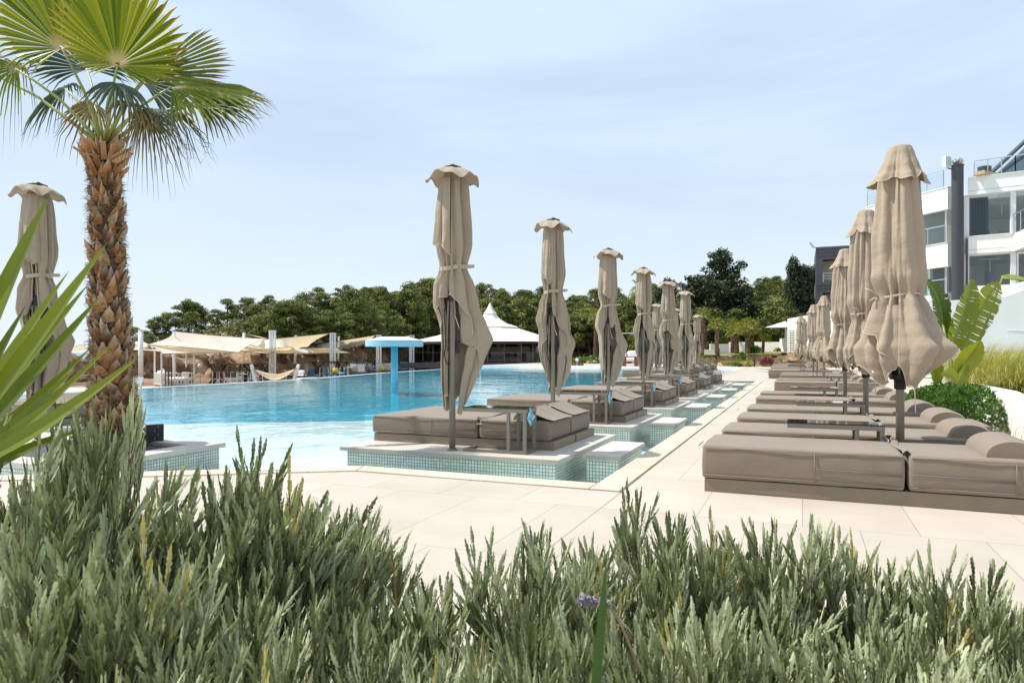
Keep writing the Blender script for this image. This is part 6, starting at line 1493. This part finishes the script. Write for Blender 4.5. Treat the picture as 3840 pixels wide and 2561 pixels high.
# high-backed wicker chair
def wicker_chair(mat, tall=1.28, w_=.8):
    t = thing('wicker_armchair', (0,0,0), 0, '', 'armchair'); 
    def back(u_, v_): a = R(-80+160*u_); z = .38+(tall-.38)*v_; rr = w_/2*(1+.12*v_); return (math.sin(a)*rr, .12+math.cos(a)*rr*.8+.15*v_ - .0, z - (.45*(1-v_*0)*abs(2*u_-1)**5 if v_ > .5 else 0)*(v_))
    m_ = MB(); m_.grid(back, 16, 8); m_.build('backrest', M[mat], t, smooth=True)
    MB().box(-w_/2+.03, w_/2-.03, -w_/2-.02, w_/2-.02, .30, .42).build('seat', M[mat], t, bevel=.03)
    soft_box(-w_/2+.06, w_/2-.06, -w_/2, w_/2-.08, .425, .50, .03, (5,5,2), .01).build('seat_cushion', M['cushion'], t, smooth=True)
    for x in (-w_/2+.07, w_/2-.07):
        for y in (-w_/2+.03, w_/2-.1): MB().box(x-.035,x+.035,y-.035,y+.035,0,.299).build('leg', M[mat], t)
    mb = MB()
    for x in (-w_/2+.02, w_/2-.02): mb.tube([(x,-w_/2,.42),(x,-w_/2+.02,.60),(x,.1,.64)], .045, 6)
    mb.build('armrests', M[mat], t, smooth=True)
    pc = soft_box(-.22,.22,-.02,.12,.5,.82,.06,(5,3,4),.03); pc.v = [(x,y+.2*(z-.5)+.02,z) for x,y,z in pc.v]; pc.build('back_cushion', M['cushion'], t, smooth=True); return t
wc = wicker_chair('wicker'); used = []
def fmt(px, py, d): return tpd(px, d)
for px, d, rz, lab, sc in ((697,45.6,65,'dark wicker highback chair with white pillow right of the canopy daybed',1.0),(1128,50,20,'dark wicker highback chair with white pillow right of the hammock',1.02),(1105,52,10,'dark wicker highback chair tucked behind the other right of the hammock',1.02),
                           (1392,70,-10,'dark wicker armchair back left of the third ladder post',1.0),(1370,72,10,'dark wicker armchair behind the blue-framed seats',1.0),(1440,72,-5,'dark wicker armchair back beside the mushroom stem',1.0)):
    place(wc, used, tpd(px, d), R(rz), lab, 'dark wicker armchairs', sc)
wl2 = wicker_chair('wickerlt', 1.15); used = []
for px, d, lab in ((1037,60,'tan wicker armchair behind the tallest ladder post'),(1072,60,'tan wicker armchair with yellow cushion right of the tallest ladder post'),(1148,66,'tan wicker armchair under the low sail')): place(wl2, used, tpd(px, d), R(170 if px != 1072 else 180), lab, 'tan wicker armchairs')
ws = thing('wicker_sofa', tpd(1421,76), R(15), 'long brown wicker sofa back behind the third ladder post', 'sofa'); soft_box(-1.4,1.4,-.1,.1,.4,1.05,.09,(10,3,4),.0).build('backrest', M['wicker'], ws, smooth=True); MB().box(-1.35,1.35,-.9,-.11,.2,.45).build('seat', M['wicker'], ws)
# globe lamps
def globe(p, h, lab, r_=.16):
    t = thing('globe_lamp', p, 0, lab, 'lamp', 'white globe garden lamps'); g_ = MB(); g_.sphere((0,0,h), r_, 10); g_.build('globe', M['lamp'], t, smooth=True); MB().lathe([(.10,0),(.10,.03),(.03,.05),(.03,h-r_*.9),(.06,h-r_*.9)], 10).build('post', M['steel'], t)
globe(tp(750,1436), 1.20, 'white globe lamp on a steel post between wicker chair and bar table'); globe(tp(235,1447), 1.05, 'white globe lamp in front of the shore rock at far left'); globe(at(2164,1371,0), .45, 'small white globe lamp by the red planter at the far pool end', .13)
# long bar tables on X legs
def xtable(L, h=1.12):
    t = thing('bar_table', (0,0,0), 0, '', 'bar table'); MB().box(-L/2, L/2, -.35, .35, h-.06, h).build('tabletop', M['wood'], t)
    for x in (-L*.32, L*.32):
        m_ = MB()
        for y in (-.2,.2): m_.bar((x-.5,y,0),(x+.5,y,h-.07),.12,.10); m_.bar((x+.5,y+.001,0.001),(x-.5,y+.001,h-.071),.118,.098)
        m_.build('cross_leg', M['wood'], t)
    MB().box(-L/2+.2, L/2-.2, -.04, .04, .45, .53).build('stretcher', M['wood'], t); return t
xt = xtable(3.6); used = []
place(xt, used, tpd(874,47.5), R(12), 'long dark bar table with crossed legs behind the white dining set', 'dark bar tables', (1,1,1.22)); place(xt, used, tpd(1238,60), R(12), 'dark bar table with crossed legs behind the second ladder post', 'dark bar tables', (.95,1,1.22))
xt2 = xtable(2.0); used = []; place(xt2, used, tpd(968,54), R(5), 'dark bar table end peeping out behind the hammock', 'dark bar tables', (1,1,1.15))
def stool():
    t = thing('bar_stool', (0,0,0), 0, '', 'bar stool'); m_ = MB()
    for x in (-.22,.22):
        for y in (-.2,.2): MB().bar((x*1.15,y*1.15,0),(x,y,.78),.045).build('leg', M['white'], t)
    m_.bar((-.24,-.22,.35),(.24,-.22,.35),.03); m_.bar((-.24,.22,.35),(.24,.22,.35),.03); m_.build('footrest', M['white'], t)
    MB().box(-.25,.25,-.23,.23,.78,.82).build('seat', M['wickerlt'], t)
    def bk(u_, v_): a = R(-100+200*u_); return (math.sin(a)*.27, math.cos(a)*.26, .82+.34*v_*(1-.5*abs(2*u_-1)))
    m_ = MB(); m_.grid(bk, 12, 3); m_.build('backrest', M['wicker'], t, smooth=True); return t
sl = stool(); used = []
for i, (px, d, rz) in enumerate(((818,46,190),(872,46.2,175),(910,46.6,170),(965,47,160),(1215,58.5,180),(1290,59.5,175))):
    place(sl, used, tpd(px, d), R(rz), ['leftmost bar stool at the long dark bar table','second bar stool from the left at the long bar table','third bar stool from the left at the long bar table','fourth bar stool, nearest the hammock','bar stool left of the far bar table under the sails','bar stool right of the far bar table under the sails'][i], 'white-legged bar stools', 1.1)
# white dining chairs and table
def wchair(frame='white', seat='cushion', back='wicker'):
    t = thing('dining_chair', (0,0,0), 0, '', 'chair')
    for x in (-.23,.23): MB().bar((x,-.22,0),(x*.95,-.2,.45),.035).build('leg', M[frame], t); MB().bar((x,.26,0),(x*.95,.22,.88),.035).build('leg', M[frame], t)
    MB().box(-.24,.24,-.23,.22,.43,.47).build('seat', M[seat], t)
    m_ = MB(); m_.box(-.21,.21,.215,.245,.55,.86); m_.build('backrest', M[back], t)
    m_ = MB()
    for x in (-.24,.24): m_.bar((x,-.2,.64),(x,.23,.66),.03); m_.bar((x,-.2,.46),(x,-.2,.64),.03)
    m_.build('armrests', M[frame], t); return t
wch = wchair(); used = []
for i, (px, d, rz) in enumerate(((862,44.8,200),(886,44.2,185),(948,45,150),(930,47.6,20))):
    place(wch, used, tpd(px, d), R(rz), ['white chair with brown woven back, left of the white table','white chair with brown woven back, its back to the pool, at the white table','white chair right of the white table beside the hammock post','white chair behind the white table'][i], 'white chairs around the terrace table', 1.0)
def rtable(top='white', leg='white', r_=.5, h=.74):
    t = thing('round_table', (0,0,0), 0, '', 'table'); MB().lathe([(r_,h-.03),(r_,h),(0,h)], 24).build('tabletop', M[top], t); m_ = MB()
    MB().lathe([(.25,0),(.25,.02),(.035,.04),(.035,h-.031)], 12).build('pedestal', M[leg], t); return t
rt_ = rtable(); used = []
place(rt_, used, tpd(910,45.6), 0, 'round white table set among the white chairs', 'round white tables'); place(rt_, used, tpd(1302,63,), 0, 'round white table between the first blue-framed chairs', 'round white tables', 1.05)
place(rt_, used, tpd(1392,68), 0, 'round white table behind the blue-framed loungers', 'round white tables', 1.05); place(rt_, used, tpd(1612,84), 0, 'round white table in the farthest blue-framed group', 'round white tables', 1.1); place(rt_, used, tpd(1075,56), 0, 'small table in front of the tan wicker armchairs', 'round white tables', .9)
for i, (px, d) in enumerate(((912,45.4),(1068,55.8),(1306,62.8),(1194,58.2))):
    p = tpd(px, d); p.z = ZT+.74*([1,.9,1.05,1.22*1.12/.74][i]); t = thing('potted_plant', p, 0, ['small leafy pot on the white terrace table','small leafy pot on the table by the tan wicker chairs','small leafy pot on the table among the blue-framed chairs','small leafy pot on the far bar table'][i], 'potted plant', 'small potted plants on tables')
    MB().lathe([(.05,0),(.07,.12),(0,.12)], 10).build('pot', M['white'], t); m_ = MB(); clump(m_, (0,0,.24), .16, 50, .08, random.Random(i), .6, (1,1,.8)); m_.build('leaves', M['lime'], t)
# hammock
HD = 41.5
hm = thing('hammock', tpd(1030,HD), 0, 'cream hammock slung between two leaning white posts at the pool rim', 'hammock'); h0 = Vector(hm.location)
pa, pb_, qa, qb = tpd(963,HD)-h0, atd(942,1366,HD)-h0, tpd(1092,HD)-h0, atd(1120,1367,HD)-h0
for a, b in ((pa,pb_),(qa,qb)): MB().bar(a, b, .18, .10).build('leaning_post', M['white'], hm)
A_, B_ = atd(952,1385,HD)-h0, atd(1110,1382,HD)-h0
def hf(u_, v_): p = A_.lerp(B_, u_); p = p + Vector((0,0,-.66*math.sin(math.pi*u_))) + (ld(0,1)-ld(0,0))*((v_-.5)*.9*math.sin(math.pi*min(1,max(0,u_)))**.5) + Vector((0,0,.35*(2*v_-1)**2*math.sin(math.pi*u_))); return p
m_ = MB(); m_.grid(hf, 26, 8); m_.build('bed_cloth', M['sail'], hm, smooth=True)
m_ = MB()
for e, f_ in ((0,pb_),(1,qb)):
    for v_ in (0,.25,.5,.75,1): m_.tube([f_+Vector((0,0,-.15)), hf(.06 if e == 0 else .94, v_)], .012, 4)
for k_ in range(20): u_ = .08+.84*k_/19; p = Vector(hf(u_, 0)); m_.tube([p, p+Vector((.05,0,-.22)), p+Vector((.12,0,-.05))], .008, 3)
m_.build('ropes', M['wickerlt'], hm)
# white low ledge at the rim
o = MB().box(-.5,.5,-.2,.2,0,.05).build('rim_ledge', M['white']); o.location = at(1180,1421,-.13); o.location.x -= .35; o.rotation_euler = (0,0,R(80)); tag(o, 'white angular ledge on the overflow rim right of the hammock', 'ledge')
# blue-framed seats
def bchair(w_=.62):
    t = thing('blue_armchair', (0,0,0), 0, '', 'armchair'); 
    for x in (-w_/2, w_/2):
        m_ = MB(); m_.bar((x,-.35,0),(x,-.30,.62),.045); m_.bar((x,.40,.0),(x,.30,.35),.045); m_.bar((x,.22,.28),(x,.46,.98),.045); m_.bar((x,-.34,.61),(x,.38,.61),.05,.03); m_.bar((x,-.32,.30),(x,.30,.28),.05,.05); m_.build('side_frame', M['bluepaint'], t)
    m_ = MB(); m_.bar((-w_/2,.455,.96),(w_/2,.455,.96),.045); m_.bar((-w_/2,-.30,.28),(w_/2,-.30,.28),.045); m_.build('cross_rail', M['bluepaint'], t)
    m_ = MB(); m_.add([(-w_/2+.03,.24,.36),(w_/2-.03,.24,.36),(w_/2-.03,.45,.94),(-w_/2+.03,.45,.94),(-w_/2+.03,.28,.35),(w_/2-.03,.28,.35),(w_/2-.03,.49,.93),(-w_/2+.03,.49,.93)], [(0,1,2,3),(7,6,5,4),(0,4,5,1),(3,2,6,7),(0,3,7,4),(1,5,6,2)]); m_.build('backrest', M['cushion'], t)
    MB().box(-w_/2+.03, w_/2-.03, -.30,.26,.32,.40).build('seat', M['cushion'], t); return t
bc, bs_ = bchair(), bchair(1.35); bs_.name = 'blue_sofa'; ub1, ub2 = [], []
for px, d, rz, s_, lab in ((1269,58,155,0,'first blue-framed white armchair from the left, back to the pool'),(1357,63,205,0,'second blue-framed armchair, turned, left of the third ladder post'),(1336,64,185,0,'blue-framed armchair half behind the second one'),(1352,66,10,0,'blue-framed armchair facing the pool behind the second'),
                        (1422,67,215,0,'blue-framed armchair below the third ladder post'),(1402,68,160,0,'blue-framed armchair turned away below the third ladder post'),(1456,68,180,1,'blue-framed white sofa with yellow cushion left of the mushroom stem'),(1517,73,205,0,'blue-framed armchair right of the mushroom stem'),
                        (1500,74,160,0,'blue-framed armchair touching the right side of the mushroom stem'),(1575,80,120,0,'blue-framed armchair right of the last ladder post, seen from its side'),(1602,84,0,1,'blue-framed white sofa facing the pool in the farthest group'),(1640,80,235,0,'blue-framed armchair at the left edge of the largest parasol')):
    place(bs_ if s_ else bc, ub2 if s_ else ub1, tpd(px, d), R(rz), lab, 'blue-framed seats along the pool rim', 1.15)
def fchair():
    t = thing('slatted_chair', (0,0,0), 0, '', 'chair'); m_ = MB()
    for k_ in range(6): x = -.24+.096*k_; m_.bar((x,.25,.35),(x*1.25,.48,.95),.035,.02)
    m_.build('backrest_slats', M['bluepaint'], t); m_ = MB()
    for k_ in range(6): m_.box(-.26,.26,-.28+.09*k_,-.22+.09*k_,.38,.40)
    m_.build('seat_slats', M['bluepaint'], t)
    for x in (-.26,.26): MB().bar((x,-.3,0),(x,.3,.45),.04).build('leg', M['bluepaint'], t); MB().bar((x,.38,0),(x,-.25,.42),.04).build('leg', M['bluepaint'], t)
    MB().bar((-.3,.48,.95),(.3,.48,.95),.05).build('top_rail', M['bluepaint'], t); return t
fc = fchair(); used = []
place(fc, used, tpd(1184,53), R(165), 'left blue slatted folding chair right of the dark wicker chairs', 'blue slatted chairs', 1.05); place(fc, used, tpd(1233,56), R(160), 'right blue slatted folding chair beside the first blue-framed armchair', 'blue slatted chairs', 1.05)
for i, (px, d, lab) in enumerate(((1258,57.4,'yellow cushion against the first blue-framed armchair'),(1434,66.4,'round yellow cushion between the blue-framed seats left of the mushroom'))):
    o = soft_box(-.22,.22,-.1,.1,0,.42,.09,(5,3,4),.04,i).build('cushion', M['yellow'], smooth=True); o.location = tpd(px, d); o.location.z = ZT+.42; o.rotation_euler = (-.3,0,.5); tag(o, lab, 'cushion')
# raffia lamps on dark T posts
for px, d, lab in ((1357,74,'dark T-shaped post with layered raffia lamp, right of two'),(1300,78,'dark T-shaped post with layered raffia lamp, left of two')):
    t = thing('raffia_lamp_post', tpd(px, d), R(22), lab, 'lamp post', 'raffia lamp posts'); MB().box(-.07,.07,-.07,.07,0,2.3).build('post', M['wood'], t); MB().bar((-.8,0,2.4),(.9,0,2.28),.12,.10).build('arm', M['wood'], t)
    m_ = MB()
    for k_ in range(3): m_.lathe([(.10+.05*k_,1.98-.26*k_),(.25+.08*k_,1.70-.26*k_)], 18, (.65 if px > 1320 else -.65,0,0))
    m_.tube([(.65 if px > 1320 else -.65,0,1.95),(.65 if px > 1320 else -.65,0,2.3)], .012, 4); m_.build('raffia_shade', M['raffia'], t)
# low service shed with white roof
sd = thing('service_shed', tpd(1440,96), R(22.6), 'low white-roofed shed with dark gable behind the terrace seats', 'shed')
mb = MB(); mb.box(-2.3,9,0,5,0,1.35); mb.build('wall', M['white'], sd)
mb = MB(); mb.add([(-3.4,-.2,1.36),(1.2,-.2,1.36),(.2,-.2,2.4),(-.9,-.2,2.4)], [(0,1,2,3)]); mb.build('gable', M['wood'], sd)
mb = MB(); mb.add([(-4.6,-.7,1.0),(-1.0,-.7,2.5),(10,-.7,1.25),(10,5.5,1.25),(-1,5.5,3.1),(-4.6,5.5,1.0),(9.5,2.2,2.5)], [(0,1,4,5)]); mb.add([(-1.0,-.7,2.5),(8.6,-.7,2.5),(8.6,-.7,2.55),(-1,-.7,2.55)], [(0,1,2,3)]); mb.add([(1.6,-.6,1.4),(9.4,-.6,1.3),(8.0,4.5,2.62),(-.9,4.5,2.6),(-.4,-.6,2.45)], [(0,1,2,3,4)]); mb.build('roof', M['roofcloth'], sd)
vt = thing('roof_vent', sd.location + Vector((5.2,1.4,1.6)), .3, 'round metal fan housing on the white shed roof', 'vent'); MB().lathe([(.2,0),(.45,.2),(.45,.6),(.2,.9),(.0,.95)], 14).build('housing', M['steel'], vt); MB().box(-.5,-.1,-.2,.2,-.3,.35).build('motor', M['steel'], vt)

# pavilion with tent roof
pv = thing('pavilion', ld((1838-CXP)/F*82, 82, 0), R(22.6), 'round open pavilion with white tent roof and spire at the far end of the pool', 'pavilion'); n8 = 8
def P8(r_, z, off_=R(22.5)): return [(r_*math.cos(2*math.pi*k/n8+off_), r_*math.sin(2*math.pi*k/n8+off_), z) for k in range(n8)]
ze, RR = 2.22, 9.9
rings = [(RR, ze), (6.5, 2.95), (3.35, 3.90), (3.30, 3.98)]
mb = MB(); v = []
for r_, z in rings: v += P8(r_, z)
mb.add(v, [(j*8+k, j*8+(k+1)%8, (j+1)*8+(k+1)%8, (j+1)*8+k) for j in range(3) for k in range(8)]); mb.build('roof', M['roofcloth'], pv)
mb = MB(); v = []
rings = [(3.6,3.93),(3.5,4.03),(2.2,4.40),(1.3,4.95),(.75,5.55),(.85,5.60),(.45,6.1),(.08,6.85),(.0,6.95)]
for r_, z in rings: v += P8(r_, z)
mb.add(v, [(j*8+k, j*8+(k+1)%8, (j+1)*8+(k+1)%8, (j+1)*8+k) for j in range(len(rings)-1) for k in range(8)]); mb.build('spire_roof', M['roofcloth'], pv)
mb = MB(); q_ = P8(RR-.05, ze)
for k_ in range(8): mb.bar(Vector(q_[k_])-Vector((0,0,.16)), Vector(q_[(k_+1)%8])-Vector((0,0,.16)), .12, .26)
mb.build('eaves_beam', M['wood'], pv)
q_ = P8(RR-.9, 0)
for k_ in range(8):
    a, b = Vector(q_[k_]), Vector(q_[(k_+1)%8])
    for f_ in (0, .33, .67):
        p = a.lerp(b, f_); m_ = MB(); m_.box(p.x-.10,p.x+.10,p.y-.10,p.y+.10,-.6,ze-.1); d_ = (b-a).normalized()
        for s_ in (-1,1): m_.tube([p+Vector((0,0,ze-.95)), p+d_*s_*.25+Vector((0,0,ze-.45)), p+d_*s_*.65+Vector((0,0,ze-.2))], .05, 5)
        m_.build('post', M['wood'], pv)
mb = MB(); g_ = MB(); q_ = P8(RR-.6, 0)
for k_ in (3,4,5,6):
    a, b = Vector(q_[k_]), Vector(q_[(k_+1)%8])
    for f_ in range(4): p, q = a.lerp(b, f_/4), a.lerp(b, (f_+1)/4); g_.add([p+Vector((0,0,.05)), q+Vector((0,0,.05)), q+Vector((0,0,1.0)), p+Vector((0,0,1.0))], [(0,1,2,3)]); mb.bar(p+Vector((0,0,0)), p+Vector((0,0,1.9)), .05)
    mb.bar(a+Vector((0,0,1.02)), b+Vector((0,0,1.02)), .05)
mb.build('balustrade_frame', M['alu'], pv); g_.build('glass_screen', M['window'], pv)
MB().lathe([(3.2,-.3),(3.2,1.0),(3.3,1.02),(3.3,1.08),(0,1.08)], 20).build('round_bar', M['wood'], pv)
mb = MB(); mb.box(-9,9,-9.6,-9.2,-.6,-.05); mb.build('plinth', M['greyclad'], pv)
mb = MB(); mb.box(-8.5,9,7.5,7.7,-.3,1.75); mb.build('rear_screen', M['roofcloth'], pv)
# far end of the pool: white raised edge, lounge, table, red planter
struct(ngon_slab('pool_end_ledge', [(-24,49.3),(-3.26,49.3),(-3.26,49.56),(-24,49.56)], .02, -.34, M['white']))
struct(MB().box(-12.6,-9.0,45.6,49.28,-.34,-.02).build('pool_end_steps', M['poolshallow']))
lg = thing('canopy_daybed', at(2372,1373,0)+Vector((0,2.5,0)), R(10), 'far white canopy daybed seen between third and fourth left parasols', 'daybed')
for x in (-1.6, 1.5): MB().box(x-.04,x+.04,-.04,.04,0,2.6).build('post', M['white'], lg)
MB().box(-1.56,1.46,-.03,.03,2.54,2.6).build('rail', M['white'], lg)
soft_box(-1.9,2.4,.3,1.2,.3,.62,.08,(8,4,3),.02).build('mattress', M['cushion'], lg, smooth=True)
for k_ in range(5): soft_box(-1.85+.85*k_,-1.1+.85*k_,1.0,1.2,.64,1.15,.09,(5,3,4),.03,k_).build('cushion', M['cushion'], lg, smooth=True)
tt = thing('timber_table', at(2352,1374,0)+Vector((0,1.0,0)), R(10), 'red-brown timber table in front of the far white daybed', 'table'); MB().box(-.75,.75,-.35,.35,.66,.74).build('tabletop', M['redwood'], tt)
for x in (-.45,.45): MB().box(x-.15,x+.15,-.25,.25,0,.659).build('leg', M['redwood'], tt)
rp_ = thing('red_planter', at(2155,1371,0)+Vector((0,.6,0)), 0, 'low red-brown planter with greenery at the far left pool end', 'planter'); MB().box(-.5,.5,-.2,.2,0,.22).build('box', M['redwood'], rp_); m_ = MB(); clump(m_, (0,0,.4), .4, 90, .12, random.Random(3), .5); m_.build('plant', M['lime'], rp_)
wbx = thing('white_chest', pz(2665,58,.85), .1, 'small white chest among the shrubs above the stone wall', 'chest'); MB().box(-.5,.5,-.25,.25,0,.36).build('box', M['white'], wbx, bevel=.02); MB().box(-.53,.53,-.28,.28,.362,.42).build('lid', M['white'], wbx, bevel=.01)
pl_ = thing('pool_ladder', at(1795,1374,0)+Vector((0,-.35,0)), R(20), 'curved steel pool ladder on the far edge of the pool', 'pool ladder')
for x in (-.25,.25): m_ = MB(); m_.tube([(x,.4,0),(x,.4,.7),(x,.25,.88),(x,0,.8),(x,-.1,.3),(x,-.12,-.9)], .03, 7); m_.build('handrail', M['steel'], pl_, smooth=True)
m_ = MB(); m_.box(-.24,.24,-.16,-.08,-.3,-.27); m_.box(-.24,.24,-.16,-.08,-.6,-.57); m_.build('treads', M['steel'], pl_)
bush('garden_shrub', at(2195,1364,0)+Vector((-.2,2.2,.1)), .9, (1.6,.8,.6), 'box', 40, .12, 11, 'dark low shrub bed behind the far pool edge, left of the pale palm')
bush('garden_shrub', at(2190,1364,0)+Vector((.4,1.4,.0)), .45, (1.5,.8,.5), 'lav', 26, .08, 12, 'grey-leaved border plant at the foot of the pale garden palm')
bush('garden_shrub', at(2270,1360,0)+Vector((.4,2.4,.1)), .9, (2.2,.8,.7), 'box', 40, .12, 13, 'dark shrub row right of the pale garden palm')
bush('garden_shrub', at(2450,1358,0)+Vector((.4,3.4,.1)), .9, (2.6,.8,.8), 'box', 44, .12, 14, 'dark shrub row behind the far white daybed')
